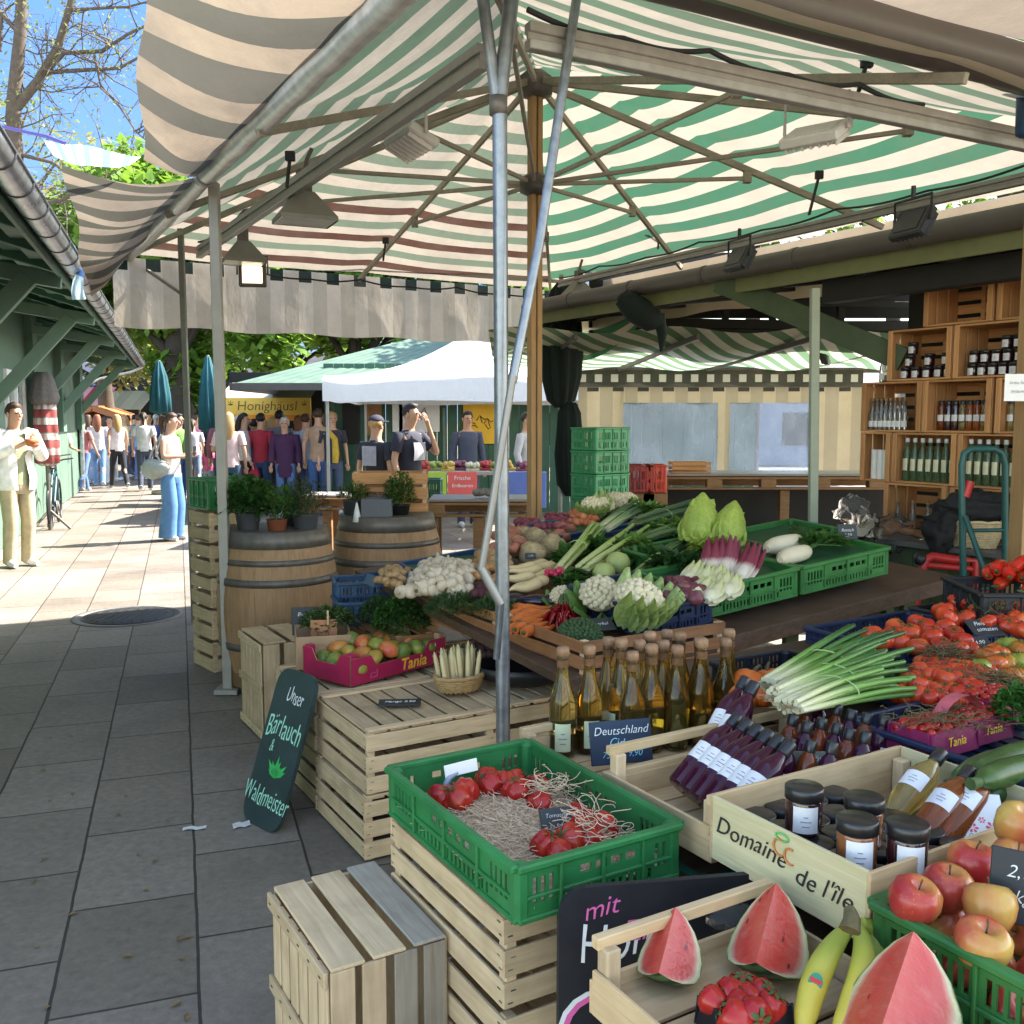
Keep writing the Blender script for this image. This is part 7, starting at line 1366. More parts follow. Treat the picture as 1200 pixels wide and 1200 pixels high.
for pts, r0, r1 in limbs:
 P = [tp(*q) for q in pts]; n = len(P); m.tube(P, [.68 * (r0 + (r1 - r0) * k / (n - 1)) for k in range(n)], 9)
 for k in range(1, n):
  for _ in range(3): s = P[k - 1].lerp(P[k], rg.random()); twig(s, V((rg.gauss(.2, .7), rg.gauss(0, .5), rg.gauss(.1, .7))).normalized(), rg.uniform(.5, 1.2), .016, 2)
m.build('trunk', M_bark, BT); ml_.build('crown', L_yel, BT)
def hutbox(name, label, cat, p, q, d, zw, wallmat): pass
gh = thing('green_roof_hut', 'green boarded market hut with a pale green sheet roof behind the white tent', 'hut', (0, 17, 0)); gM = Matrix.Translation((0, -17, 0))
gx0, gx1, gy = at(380, 500, Y=17).x, 4.2, 17.0
m = MB(); k = gx0
while k < gx1: m.box(gM @ V((k + .09, gy + rnd.uniform(0, .008), 1.3)), (.172, .03, 2.6)); k += .18
m.build('wall', M_mgreen, gh)
e0, e1 = at(280, 447, Y=16.3), at(700, 440, Y=16.3); r0_, r1_ = at(523, 386, Y=20.5), at(760, 384, Y=20.5)
m = MB(); m.grid(lambda u, v: gM @ (V((e0.x, 15.9, e0.z - .05)).lerp(V((4.6, 15.9, e0.z - .05)), u).lerp(V((r0_.x, 20.5, r0_.z)).lerp(V((4.6, 20.5, r0_.z)), u), v) + UP * (.012 * (math.sin(u * 260) > 0))), 120, 4, smooth=False);
m.grid(lambda u, v: gM @ (V((e0.x, 15.9, e0.z - .05)).lerp(V((e0.x, 25, e0.z - .05)), u).lerp(V((r0_.x, 20.5, r0_.z)), v)), 8, 4); m.build('roof', plain('pale_green_roof', (.095, .15, .105), .55, .2, 3), gh)
m = MB(); m.bar(gM @ V((e0.x, 15.88, e0.z - .10)), gM @ V((4.6, 15.88, e0.z - .10)), .06, .12); m.bar(gM @ V((e0.x - .02, 15.9, e0.z - .10)), gM @ V((e0.x - .02, 25, e0.z - .10)), .06, .12); m.build('fascia', M_bgrey, gh)
for x0, x1, y0, y1, nm, mt, lab in ((460, 515, 474, 506, 'poster', M_white, None), (543, 580, 472, 520, 'poster', plain('yellow_poster', (.72, .42, .03), .6, .1, 9), 'yellow poster with a dark drawing'), (402, 421, 470, 520, 'door_opening', M_dark, None), (430, 447, 472, 510, 'shutter', M_pallet, None), (468, 472, 470, 535, 'pale_batten', M_lgreen, None), (519, 522, 478, 540, 'pale_batten', M_lgreen, None)):
 a_, b_ = at(x0, y1, Y=16.95), at(x1, y0, Y=16.95); m = MB(); m.box(gM @ ((a_ + b_) / 2), (b_.x - a_.x, .03, b_.z - a_.z)); o = m.build(nm, mt, gh)
 if nm == 'poster':
  m = MB(); c = (a_ + b_) / 2; w_ = b_.x - a_.x; h_ = b_.z - a_.z
  for s_ in range(7): x = c.x + (rnd.random() - .5) * w_ * .7; z = c.z + (rnd.random() - .2) * h_ * .4; m.tube([gM @ V((x, 16.932, z)), gM @ V((x + .06, 16.932, z + rnd.uniform(-.1, .1))), gM @ V((x + .1, 16.932, z - .04))], .008, 4)
  m.build('drawing', M_ink, o)
wt = thing('white_tent', 'white pavilion tent with a blue shaded valance over the stall beyond the barrels', 'tent', (-.5, 13.5, 0)); tM_ = Matrix.Translation(-wt.location)
ex0, ex1, ey0, ey1 = at(378, 455, Y=13).x, 1.1, 13.0, 16.4; ze = at(500, 442, Y=13).z; zv = at(500, 470, Y=13).z; apx = V(((ex0 + ex1) / 2 + .55, 14.9, at(590, 383, Y=14.9).z + .25))
M_tent = cloth('white_tent_canvas', (.80, .80, .80), (.80, .80, .80), 5, 0, .5, .25, .10, (.5, .5, .55))
cs_ = [V((ex0, ey0, ze)), V((ex1, ey0, ze)), V((ex1, ey1, ze)), V((ex0, ey1, ze))]; m = MB()
for i in range(4):
 a_, b_ = cs_[i], cs_[(i + 1) % 4]
 def f(u, v): p = a_.lerp(b_, u).lerp(apx, v); p.z -= .28 * math.sin(PI * v) * (1 - .35 * math.sin(PI * u)) + .02 * math.sin(u * 17 + v * 5) * (1 - v); return tM_ @ p
 m.grid(f, 20, 12)
 m.grid(lambda u, v: tM_ @ (a_.lerp(b_, u) + UP * (-(ze - zv) * v - .01 * math.sin(u * 12) * v) + (V((0, -.02, 0)) if i == 0 else V()) * (1 + math.sin(9 * u))), 20, 3)
m.build('canopy', M_tent, wt)
for p in cs_: m = MB(); m.bar(tM_ @ V((p.x + (.05 if p.x < 0 else -.05), p.y + .05, 0)), tM_ @ V((p.x + (.05 if p.x < 0 else -.05), p.y + .05, ze)), .04, .04); m.build('leg', M_alu, wt)
st = thing('tent_stall_table', 'produce table under the white tent with red and yellow signs on its front', 'stall table', (at(535, 560, Y=12.6).x, 12.6, 0)); sM_ = Matrix.Translation(-st.location)
zt_ = at(520, 553, Y=12.6).z; xa, xb = at(492, 560, Y=12.6).x, at(625, 560, Y=12.6).x; m = MB(); m.box(sM_ @ V(((xa + xb) / 2, 13.0, zt_ - .02)), (xb - xa, .85, .04)); m.build('table_top', M_alu, st)
for x0, x1, col, nm, txt in ((497, 523, (.45, .55, .06), 'front_panel', None), (525, 559, (.62, .10, .09), 'front_sign', 'ERDBEEREN'), (596, 640, (.10, .16, .45), 'front_panel', None)):
 a_, b_ = at(x0, 586, Y=12.58), at(x1, 553, Y=12.58); m = MB(); m.box(sM_ @ V(((a_.x + b_.x) / 2, 12.58, (a_.z + b_.z) / 2 - .05)), (b_.x - a_.x, .02, b_.z - a_.z + .1)); o = m.build(nm, plain('panel_%d' % x0, col, .6, .1, 9), st)
 if txt:
  lettering('Frische', .075, sM_ @ T(((a_.x + b_.x) / 2, 12.568, b_.z - .08), rx=R(90)), M_white, st); lettering('Erdbeeren', .065, sM_ @ T(((a_.x + b_.x) / 2, 12.568, b_.z - .18), rx=R(90)), M_white, st)
for sx in (xa + .05, xb - .05): m = MB(); m.bar(sM_ @ V((sx, 13.3, 0)), sM_ @ V((sx, 13.3, zt_ - .04)), .05, .05); m.bar(sM_ @ V((sx, 12.7, 0)), sM_ @ V((sx, 12.7, zt_ - .04)), .05, .05); m.build('leg', M_alu, st)
cols = [plain('far_produce_%d' % i, c, .6, .35, 20) for i, c in enumerate(((.45, .05, .05), (.30, .35, .08), (.55, .35, .08), (.22, .06, .10), (.5, .45, .3)))]
for i in range(9):
 x = 496 + 14.5 * i; p = at(x, 549, Y=12.85 + .2 * (i % 2)); m = MB()
 for k in range(16): m.ell((rnd.uniform(-.07, .07), rnd.uniform(-.08, .08), rnd.uniform(.02, .09)), rnd.uniform(.025, .04), 8, 6)
 m.box((0, 0, 0), (.17, .22, .03)); p.z = zt_ + .015; o = m.build('produce_tray', cols[i % 5], loc=p)
 tag(o, ['red produce heaped at the left end of the far stall table', 'green produce second from the left on the far stall table', 'yellow produce third from the left on the far stall table', 'purple produce fourth from the left on the far stall table', 'cream produce in the middle of the far stall table', 'red produce just right of the middle of the far stall table', 'green produce third from the right on the far stall table', 'yellow produce second from the right on the far stall table', 'purple produce at the right end of the far stall table'][i], 'produce')
plastic_crate('dark green box standing in front of the yellow green stall panel', 'box', at(506, 588, Y=12.2), 0, .26, .3, .30, M_dgcrate, style=1)
ya = thing('yellow_awning_stall', 'market stall with a yellow and orange awning lettered Honighäusl', 'stall', (at(312, 480, Y=19).x, 19.5, 0)); yM = Matrix.Translation(-ya.location)
a_, b_ = at(255, 466, Y=18.6), at(364, 462, Y=18.6); zl = at(310, 486, Y=18.6).z; zo = at(310, 493, Y=18.6).z
m = MB(); m.grid(lambda u, v: yM @ V((a_.x + (b_.x - a_.x) * u, 18.6 + 1.0 * v, a_.z + .32 * v)), 2, 2); m.build('awning', plain('awning_top', (.45, .40, .30), .7, .1, 5), ya); m = MB(); m.box(yM @ V(((a_.x + b_.x) / 2, 18.6, (a_.z + zl) / 2)), (b_.x - a_.x, .02, a_.z - zl)); m.build('sign_board', plain('yellow_sign', (.95, .58, .10), .6, .08, 5, objvar=0), ya)
m = MB(); m.box(yM @ V(((a_.x + b_.x) / 2, 18.59, (zo + zl) / 2)), (b_.x - a_.x, .015, zl - zo)); m.build('valance', plain('orange_valance', (.95, .32, .02), .6, .08, 5, objvar=0), ya)
lettering('* Honighäusl *', .26, yM @ T(((a_.x + b_.x) / 2 + .05, 18.588, (a_.z + zl) / 2), rx=R(90)), plain('dark_sign_ink', (.14, .07, .02), .7, .1, 30), ya, fat=-.002, shear=.1)
m = MB(); m.box(yM @ V((a_.x + .95, 20.3, 1.3)), (2.4, .1, 2.6)); m.box(yM @ V((a_.x + .95, 19.4, .5)), (2.0, .5, 1.0)); m.build('body', M_dark, ya)
for x in (a_.x + .05, b_.x - .05): m = MB(); m.bar(yM @ V((x, 18.7, 0)), yM @ V((x, 18.7, a_.z)), .06, .06); m.build('leg', M_pallet, ya)
def awn(label, px0, px1, py0, py1, Y, col, col2, name='awning_stall'):
 a_, b_ = at(px0, py1, Y=Y), at(px1, py0, Y=Y); t = thing(name, label, 'stall', ((a_.x + b_.x) / 2, Y, 0)); mt = Matrix.Translation(-t.location); m = MB(); W_ = b_.x - a_.x
 m.grid(lambda u, v: mt @ V((a_.x + W_ * u, Y + 1.6 * v, a_.z + (b_.z - a_.z + .35) * v)), 10, 3, uvf=lambda u, v: (u * W_, v)); m.build('awning', cloth('awning_%d' % px0, col, col2, .8, 0, .5, .25, .1), t)
 m = MB(); m.box(mt @ V(((a_.x + b_.x) / 2, Y + 1.7, a_.z / 2)), (W_, .1, a_.z)); m.box(mt @ V(((a_.x + b_.x) / 2, Y + 1, .45)), (W_ * .9, .6, .9)); m.build('body', M_dark, t)
 for x in (a_.x + .05, b_.x - .05): m = MB(); m.bar(mt @ V((x, Y, 0)), mt @ V((x, Y, a_.z)), .06, .06); m.build('leg', M_pallet, t)
 return t
awn('far stall with a red and pink striped awning beyond the plaid wrapped post', 60, 116, 464, 480, 33, (.35, .03, .06), (.60, .30, .34)); awn('far stall with a cream awning right of the red one', 112, 165, 468, 480, 35, (.6, .55, .42), (.5, .45, .36)); awn('dark awning stall at the end of the street behind the crowd', 140, 262, 455, 476, 36, (.05, .06, .09), (.04, .05, .07)); awn('blue grey awning stall far behind the woman in jeans', 100, 190, 440, 458, 40, (.07, .09, .16), (.06, .08, .14))
op = thing('wooden_pavilion', 'small orange timber pavilion with a gable roof in front of the red awning', 'pavilion', (at(112, 500, Y=29).x, 29, 0)); m = MB(); q = lambda px, py, dy=0: at(px, py, Y=29) - op.location + V((0, dy, 0))
for dy in (0, 1.2): m.bar(q(84, 487, dy), q(108, 478, dy), .10, .16); m.bar(q(108, 478, dy), q(138, 488, dy), .10, .16); m.bar(V((q(90, 500).x, dy, 0)), q(90, 486, dy), .12, .12); m.bar(V((q(132, 500).x, dy, 0)), q(132, 487, dy), .12, .12)
for px, py in ((84, 487), (108, 478), (138, 488)): m.bar(q(px, py), q(px, py, 1.2), .10, .14)
m.build('frame', plain('orange_timber', (.42, .15, .05), .6, .2, 5), op); m = MB(); m.add([q(84, 485), q(108, 476), q(108, 476, 1.2), q(84, 485, 1.2), q(138, 486), q(138, 486, 1.2)], [(0, 1, 2, 3), (1, 4, 5, 2)]); m.build('roof', MATS['orange_timber'], op)
for i, (x0, x1, y0, y1, Y, lab) in enumerate(((40, 190, 425, 470, 52, 'low dark roofed building closing the far end of the street'), (180, 420, 415, 470, 50, 'long dark roofed building far behind the yellow awning'), (600, 1300, 405, 480, 34, 'grey building behind the plastic windows'))):
 a_, b_ = at(x0, 490, Y=Y), at(x1, y1 - 20, Y=Y); t = thing('far_building', lab, 'building', ((a_.x + b_.x) / 2, Y + 3, 0)); W_ = b_.x - a_.x; h_ = at(x0, y1 - 20, Y=Y).z; m = MB(); m.box((0, 0, h_ / 2), (W_, 6, h_)); wl = m.build('wall', plain('far_wall_%d' % i, ((.20, .19, .18), (.16, .17, .16), (.22, .25, .32))[i], .8, .2, 2), t)
 hr = at(x0, y0, Y=Y + 3).z; m = MB(); m.add([(-W_ / 2 - .3, -3.4, h_), (W_ / 2 + .3, -3.4, h_), (W_ / 2 + .3, 0, hr), (-W_ / 2 - .3, 0, hr), (W_ / 2 + .3, 3.4, h_), (-W_ / 2 - .3, 3.4, h_)], [(0, 1, 2, 3), (3, 2, 4, 5), (0, 3, 5), (1, 4, 2)]); m.build('roof', plain('far_roof_%d' % i, ((.05, .055, .075), (.06, .055, .055), (.12, .11, .12))[i], .6, .2, 1.5), t)
 for k in range(int(W_ / 2.2)):
  m = MB(); m.box((-W_ / 2 + 1.2 + 2.2 * k, -3.02, h_ * .5), (1.0, .06, h_ * .45)); m.build('window', M_dark, t)
for px, top_, bot, Y, lab in ((189, 422, 500, 21, 'closed teal parasol behind the woman in jeans'), (246, 416, 522, 20, 'closed teal parasol beside the beige post')):
 p = at(px, 500, Y=Y); t = thing('closed_parasol', lab, 'parasol', (p.x, Y, 0)); z1_, z0_ = at(px, top_, Y=Y).z, at(px, bot - 15, Y=Y).z; m = MB(); H_ = z1_ - z0_
 m.lathe([(.10, z0_), (.20, z0_ + .05 * H_), (.19, z0_ + .35 * H_), (.14, z0_ + .7 * H_), (.05, z0_ + .97 * H_), (.0, z1_)], 40, None, 0, True, lambda a, f: 1 + .18 * math.sin(8 * a + 1.5 * f)); m.build('cover', plain('teal_canvas', (.012, .085, .10), .8, .25, 4), t); m = MB(); m.tube([(0, 0, 0), (0, 0, z1_)], .03, 8); m.lathe([(.25, 0), (.25, .08), (0, .1)], 16); m.build('pole', M_alu, t)
pp_ = at(58, 596, Y=14.2); t = thing('scarf_stand', 'tall stand hung with red and white plaid scarves at the corner of the left hut', 'stand', (pp_.x, 14.2, 0)); b = NB('plaid_wool'); o = b.co(); sx_ = b.n('SeparateXYZ', n_0=o)
def strp(v, k, d): return b.math('GREATER_THAN', b.math('FRACT', b.math('MULTIPLY', v, k)), d)
ang_ = b.math('ARCTAN2', sx_.outputs[1], sx_.outputs[0]); a1, a2 = strp(sx_.outputs[2], 4.5, .5), strp(ang_, 1.6, .5); c = b.mix(a1, (.55, .48, .42), (.25, .05, .045)); c = b.mix(b.math('MULTIPLY', a2, .6), c, (.30, .06, .05)); c = b.mix(b.math('MULTIPLY', strp(sx_.outputs[2], 9, .85), .7), c, (.04, .05, .06)); PL = b.fin(b.pr(c, .9, 0, b.bump(b.noise(o, 40), .4)))
z1_ = at(58, 470, Y=14.2).z; m = MB(); m.lathe([(.08, .95), (.16, 1.0), (.17, 1.35), (.15, 1.4), (.17, 1.45), (.15, 1.75), (.13, z1_)], 32, None, 0, True, lambda a, f: 1 + .12 * math.sin(6 * a + 3 * f)); m.build('scarves', PL, t); m = MB(); m.lathe([(.16, z1_ - .05), (.20, z1_ + .05), (.14, z1_ + .3), (.10, z1_ + .42)], 24, None, 0, True, lambda a, f: 1 + .1 * math.sin(9 * a)); m.build('hat_bundle', plain('grey_wool', (.16, .14, .13), .95, .3, 20), t); m = MB(); m.tube([(0, 0, 0), (0, 0, z1_ + .3)], .03, 8)
for k in range(3): m.tube([(0, 0, .3), (.3 * math.cos(k * 2.1), .3 * math.sin(k * 2.1), .02)], .02, 6)
m.build('pole', M_hoop, t)
def bicycle(label, loc, rz, mat):
 t = thing('bicycle', label, 'bicycle', loc, rz); Rw = .34
 for x in (-.52, .52):
  m = MB(); m.tube([(x + Rw * math.cos(2 * PI * k / 28), 0, Rw + Rw * math.sin(2 * PI * k / 28)) for k in range(29)], .018, 6); w_ = m.build('wheel', M_black, t); m = MB()
  for k in range(10): a = PI * k / 5; m.tube([(x, .02, Rw), (x + (Rw - .02) * math.cos(a), 0, Rw + (Rw - .02) * math.sin(a))], .002, 3)
  m.build('spokes', M_alu, w_)
 m = MB()
 for a, b_ in (((-.52, Rw), (-.08, .30)), ((-.52, Rw), (-.18, .78)), ((-.18, .86), (-.08, .30)), ((-.08, .30), (.36, .72)), ((-.17, .74), (.34, .80)), ((.33, .92), (.52, Rw))): m.tube([(a[0], 0, a[1]), (b_[0], 0, b_[1])], .017, 8)
 m.build('frame', mat, t); m = MB(); m.ell((-.20, 0, .90), (.13, .07, .035), 14, 8); m.build('saddle', M_black, t); m = MB(); m.tube([(.22, -.27, 1.02), (.32, -.12, 1.0), (.33, 0, .96), (.32, .12, 1.0), (.22, .27, 1.02)], .013, 8); m.build('handlebar', M_hoop, t); m = MB(); m.lathe([(.02, -.01), (.09, -.008), (.09, .008), (.02, .01)], 16, T((-.08, -.04, .30), rx=R(90))); m.tube([(-.08, -.06, .30), (.02, -.07, .18)], .01, 5); m.build('crank', M_hoop, t); return t
bicycle('dark bicycle leaning at the left hut behind the man in beige trousers', (at(62, 618, Y=14.6).x - .1, 14.9, 0), R(109), plain('dark_teal_bike', (.02, .07, .08), .35, .1, 9)); bicycle('second dark bicycle further along the left hut wall', (at(66, 600, Y=16.2).x - .2, 16.6, 0), R(112), M_black)
m = MB(); s0 = at(-5, 147, Y=7); m.tube([V(), at(55, 160, Y=6.4) - s0, at(76, 168, Y=6.2) - s0], .012, 6); tag(m.build('cord', plain('purple_cord', (.10, .07, .30), .6, .1, 9), loc=s0), 'purple cord tied to the blue and white striped pennant cloth', 'cord')
fl = thing('striped_cloth', 'blue and white striped cloth strung between the left hut and the side awning', 'cloth', at(110, 180, Y=5.9)); fm = Matrix.Translation(-fl.location); A_, B_ = at(50, 163, Y=6.4), at(164, 183, Y=5.4); C_, D_ = at(62, 182, Y=6.3), at(155, 190, Y=5.5); m = MB()
m.grid(lambda u, v: fm @ (A_.lerp(B_, u).lerp(C_.lerp(D_, u), v) - UP * (.05 * math.sin(PI * u) * v) + V((0, .04 * math.sin(9 * u), 0))), 20, 6, uvf=lambda u, v: (u * 1.2, v)); m.build('cloth', cloth('blue_white_cloth', (.75, .78, .82), (.20, .36, .60), .22, 0, .6, .5, .05), fl)
f2 = thing('blue_cloth', 'torn blue and white cloth hanging at the gutter of the left hut', 'cloth', at(93, 330, Y=8.2)); m = MB(); q = lambda px, py: at(px, py, Y=8.2) - f2.location
m.grid(lambda u, v: q(85, 285).lerp(q(92, 300), u).lerp(q(87, 352).lerp(q(101, 350), u), v) + V((.02 * math.sin(6 * v), .03 * math.sin(5 * u + 4 * v), 0)), 8, 12, uvf=lambda u, v: (u, v)); m.build('cloth', cloth('blue_rag', (.10, .22, .55), (.55, .72, .80), 1.0, 1, .5, .4, .05), f2)
def pot(label, loc, r, h, potmat, rx, hh, n, mat, L=.035, wd=.014):
 t = thing('potted_herb', label, 'plant', loc); m = MB(); m.lathe([(0, 0), (r * .78, 0), (r, h), (r * 1.08, h), (r * 1.08, h * .86), (r * .95, h * .86)][:4] + [(r * .9, h * .95), (0, h * .9)], 20); m.build('pot', potmat, t); m = MB()
 for _ in range(n):
  a = rnd.uniform(0, 6.28); s = math.sqrt(rnd.random()); z = h + hh * rnd.uniform(.05, 1) * math.sqrt(max(.05, 1 - .7 * s * s)); k = 1 + .3 * noise.noise(V((2 * s * math.cos(a), 2 * s * math.sin(a), z * 6))); d = V((math.cos(a) * s + rnd.gauss(0, .5), math.sin(a) * s + rnd.gauss(0, .5), rnd.uniform(0, 1.2))); m.leaf((rx * s * k * math.cos(a), rx * s * k * math.sin(a), z), d, L * rnd.uniform(.6, 1.3), wd * rnd.uniform(.7, 1.3), droop=rnd.uniform(-.1, .5))
 m.build('leaves', mat, t); m = MB()
 for _ in range(14): a = rnd.uniform(0, 6.28); s = rnd.random() * rx; m.tube([(.3 * s * math.cos(a), .3 * s * math.sin(a), h * .9), (s * math.cos(a), s * math.sin(a), h + hh * .75)], .002, 4)
 m.build('stems', M_stem, t); return t
M_pgrey = plain('grey_pot', (.10, .105, .12), .6, .15, 9); M_terra = plain('terracotta', (.30, .09, .045), .8, .15, 12); zb_ = .98 * .955 + .012
pot('round leafy basil in a blue grey pot at the left of the first barrel', V((B1.x - .15, B1.y - .10, zb_)), .075, .13, M_pgrey, .15, .22, 700, L_dk if False else leafmat('basil', (.045, .13, .03), (.02, .06, .012), .3, 12), .05, .035); pot('herb in a terracotta pot in the middle of the first barrel', V((B1.x + .04, B1.y - .16, zb_)), .062, .10, M_terra, .12, .20, 600, M_herb, .04, .015); pot('rosemary like herb in a grey pot at the right of the first barrel', V((B1.x + .19, B1.y - .06, zb_)), .08, .12, M_pgrey, .14, .22, 800, M_rose, .035, .008); pot('low herb behind the terracotta pot on the first barrel', V((B1.x + .08, B1.y + .12, zb_)), .07, .11, M_pgrey, .14, .2, 500, M_rose, .035, .010)
zb2 = 1.0 * .955 + .012
pot('small grey planter with a dark plant at the left of the second barrel', V((B2.x - .22, B2.y - .06, zb2)), .075, .13, M_pgrey, .10, .12, 300, M_herb, .035, .015); pot('bushy green plant in a dark planter at the right of the second barrel', V((B2.x + .10, B2.y - .10, zb2)), .07, .10, M_black, .10, .22, 700, M_herb, .03, .018)
pl = thing('planter', 'big dark grey square planter in the middle of the second barrel', 'planter', V((B2.x - .04, B2.y - .17, zb2))); m = MB()
for M, L in sides(.20, .16): m.box((0, .006, .075), (L - (0 if L > .18 else .024), .012, .15), M, 0, .003)
m.box((0, 0, .12), (.17, .13, .01)); m.build('box', M_pgrey, pl); m = MB(); m.lathe([(.03, 0), (.02, .06), (.004, .13), (0, .13)], 12); tag(m.build('paper_cone', M_white, loc=V((B2.x - .165, B2.y - .26, zb2))), 'small white cone standing between the planters on the second barrel', 'cone')
pcr = slat_crate('light wooden crate on its side behind the planters on the second barrel', V((B2.x, B2.y + .24, zb2)), R(4), .52, .3, .32, 3, mats=(M_shelf, M_brownd), top=False)
m = MB(); m.ell((0, 0, .09), (.12, .07, .09), 18, 12, amp=.5, fq=7, seed=8); tag(m.build('plastic_bag', MATS['crumpled_film'], loc=V((B2.x - .05, B2.y - .02, zb2))), 'clear crumpled film in front of the crate on the second barrel', 'plastic bag')
p = at(567, 581, Y=8.5); m = MB()
for k in range(7): m.ell((rnd.uniform(-.07, .07), rnd.uniform(-.05, .05), .02 + rnd.uniform(0, .02)), (.05, .04, .03), 10, 7, amp=.3, seed=k)
tag(m.build('cloth_heap', plain('grey_cloth', (.25, .22, .20), .9, .2, 20), loc=p), 'small grey heap of cloths on the pallet table beside the mast', 'cloths')
def skinmesh(J, E, rad, sub=1):
 me = bpy.data.meshes.new('sk'); keys = list(J); me.from_pydata([tuple(J[k]) for k in keys], [(keys.index(a), keys.index(b_)) for a, b_ in E], []); ob = bpy.data.objects.new('sk', me); COL.objects.link(ob)
 ob.modifiers.new('s', 'SKIN').use_smooth_shade = True; s = ob.modifiers.new('d', 'SUBSURF'); s.levels = sub; s.render_levels = sub
 for i, k in enumerate(keys): r = rad[k]; me.skin_vertices[0].data[i].radius = r if hasattr(r, '__len__') else (r, r); me.skin_vertices[0].data[i].use_root = (i == 0)
 dg = bpy.context.evaluated_depsgraph_get(); dg.update(); out = bpy.data.meshes.new_from_object(ob.evaluated_get(dg)); bpy.data.objects.remove(ob); bpy.data.meshes.remove(me); return out
def me2mb(mb, me, mat=0):
 mb.add([v.co.copy() for v in me.vertices], [tuple(p.vertices) for p in me.polygons], None, mat, True); bpy.data.meshes.remove(me)
M_skin = plain('skin', (.52, .30, .20), .55, .08, 30, objvar=.15); M_eye = plain('eye_dark', (.03, .02, .02), .2, .1, 30); M_lip = plain('lips', (.40, .13, .11), .5, .1, 30)
HAIR = {'brown': plain('brown_hair', (.06, .032, .016), .6, .3, 60), 'dark': plain('dark_hair', (.02, .014, .010), .6, .3, 60), 'blond': plain('blond_hair', (.42, .25, .10), .6, .3, 60), 'grey': plain('grey_hair', (.45, .43, .42), .7, .2, 60), 'red': plain('auburn_hair', (.20, .07, .03), .6, .3, 60)}
def fab(c):
 n = 'fabric_%02d_%02d_%02d' % tuple(int(x * 99) for x in c); return plain(n, c, .85, .22, 14, bump=.4)
def person(label, loc, face, H=1.72, top=(.5, .5, .5), sleeve='long', bottom=(.1, .15, .3), hair='brown', style='short', pose=None, shoes=(.5, .5, .5), jacket=None, detail=True, group=None, wide=1., flare=0., skin=None):
 s = H / 1.75; P = pose or {}; t = thing('person', label, 'person', loc, R(face), group); st_ = P.get('stride', .0); ln = P.get('lean', 0.); hd = P.get('head', (0, 0)); S = lambda x, y, z: V((x, y, z)) * s
 J = {'pel': S(0, 0, .95), 'spi': S(0, -.01 - ln * .4, 1.13), 'che': S(0, -ln, 1.32), 'nek': S(0, .01 - ln * 1.3, 1.475), 'hb': S(hd[0] * .3, -.012 - ln * 1.5 - hd[1] * .3, 1.555), 'hm': S(hd[0], -.025 - ln * 1.6 - hd[1], 1.65), 'ht': S(hd[0] * 1.2, -.02 - ln * 1.6 - hd[1], 1.735)}
 for sd, q in (('l', 1), ('r', -1)):
  f = st_ * q; J[sd + 'hip'] = S(.09 * q, 0, .90); J[sd + 'kne'] = S(.098 * q, -.03 - f * .16, .50 + abs(f) * .02); J[sd + 'ank'] = S(.10 * q, .03 - f * .36 + (.05 if f < 0 else 0), .085 + (.05 if f < 0 else 0)); J[sd + 'toe'] = J[sd + 'ank'] + S(.02 * q, -.15, -.05 - (.02 if f < 0 else 0))
  J[sd + 'sho'] = S(.175 * q * wide, -ln, 1.42); J[sd + 'elb'] = S(*P.get(sd + 'e', (.235 * q, .03 - f * -.12, 1.15))); J[sd + 'wri'] = S(*P.get(sd + 'w', (.245 * q, -.05 + f * .2, .92)))
  J[sd + 'pal'] = J[sd + 'wri'] + (J[sd + 'wri'] - J[sd + 'elb']).normalized() * .085 * s
 E = [('pel', 'spi'), ('spi', 'che'), ('che', 'nek'), ('nek', 'hb'), ('hb', 'hm'), ('hm', 'ht')]
 for sd in 'lr': E += [('pel', sd + 'hip'), (sd + 'hip', sd + 'kne'), (sd + 'kne', sd + 'ank'), (sd + 'ank', sd + 'toe'), ('che', sd + 'sho'), (sd + 'sho', sd + 'elb'), (sd + 'elb', sd + 'wri'), (sd + 'wri', sd + 'pal')]
 rd = {'pel': (.13, .10), 'spi': (.12, .09), 'che': (.135, .095), 'nek': .055, 'hb': (.062, .07), 'hm': (.078, .098), 'ht': (.05, .062)}
 for sd in 'lr': rd.update({sd + 'hip': .070, sd + 'kne': .044, sd + 'ank': .031, sd + 'toe': .032, sd + 'sho': .052, sd + 'elb': .038, sd + 'wri': .026, sd + 'pal': (.034, .016)})
 sc_ = lambda v: tuple(x * s for x in v) if hasattr(v, '__len__') else v * s
 rd = {k: sc_(v) for k, v in rd.items()}
 m = MB(); me2mb(m, skinmesh(J, E, rd, 1))
 for sd, q in (('l', 1), ('r', -1)):      # five fingers, a little curled
  d = (J[sd + 'pal'] - J[sd + 'wri']).normalized(); side = d.cross(V((0, 1, 0)) if abs(d.y) < .8 else V((0, 0, 1))).normalized(); nrm = side.cross(d).normalized()
  for k, (o, L) in enumerate(((-.024, .062), (-.008, .072), (.008, .068), (.023, .054))): p = J[sd + 'pal'] + side * o * s + d * .004; m.tube([p - d * .02, p + d * L * .45 * s, p + d * L * .8 * s + nrm * .012 * s, p + d * L * .95 * s + nrm * .028 * s], [.0085 * s, .0085 * s, .0075 * s, .005 * s], 6)
  p = J[sd + 'wri'] + d * .03 * s; m.tube([p, p - side * .035 * s + d * .02 * s + nrm * .01 * s, p - side * .042 * s + d * .05 * s + nrm * .018 * s], [.012 * s, .010 * s, .007 * s], 6)
 hm = J['hm']; fr = hm + V((0, -.088 * s, 0))
 m.tube([hm + V((0, -.07, .02)) * s, hm + V((0, -.104, -.012)) * s, hm + V((0, -.112, -.030)) * s, hm + V((0, -.08, -.036)) * s], [.008 * s, .012 * s, .014 * s, .008 * s], 7)      # nose
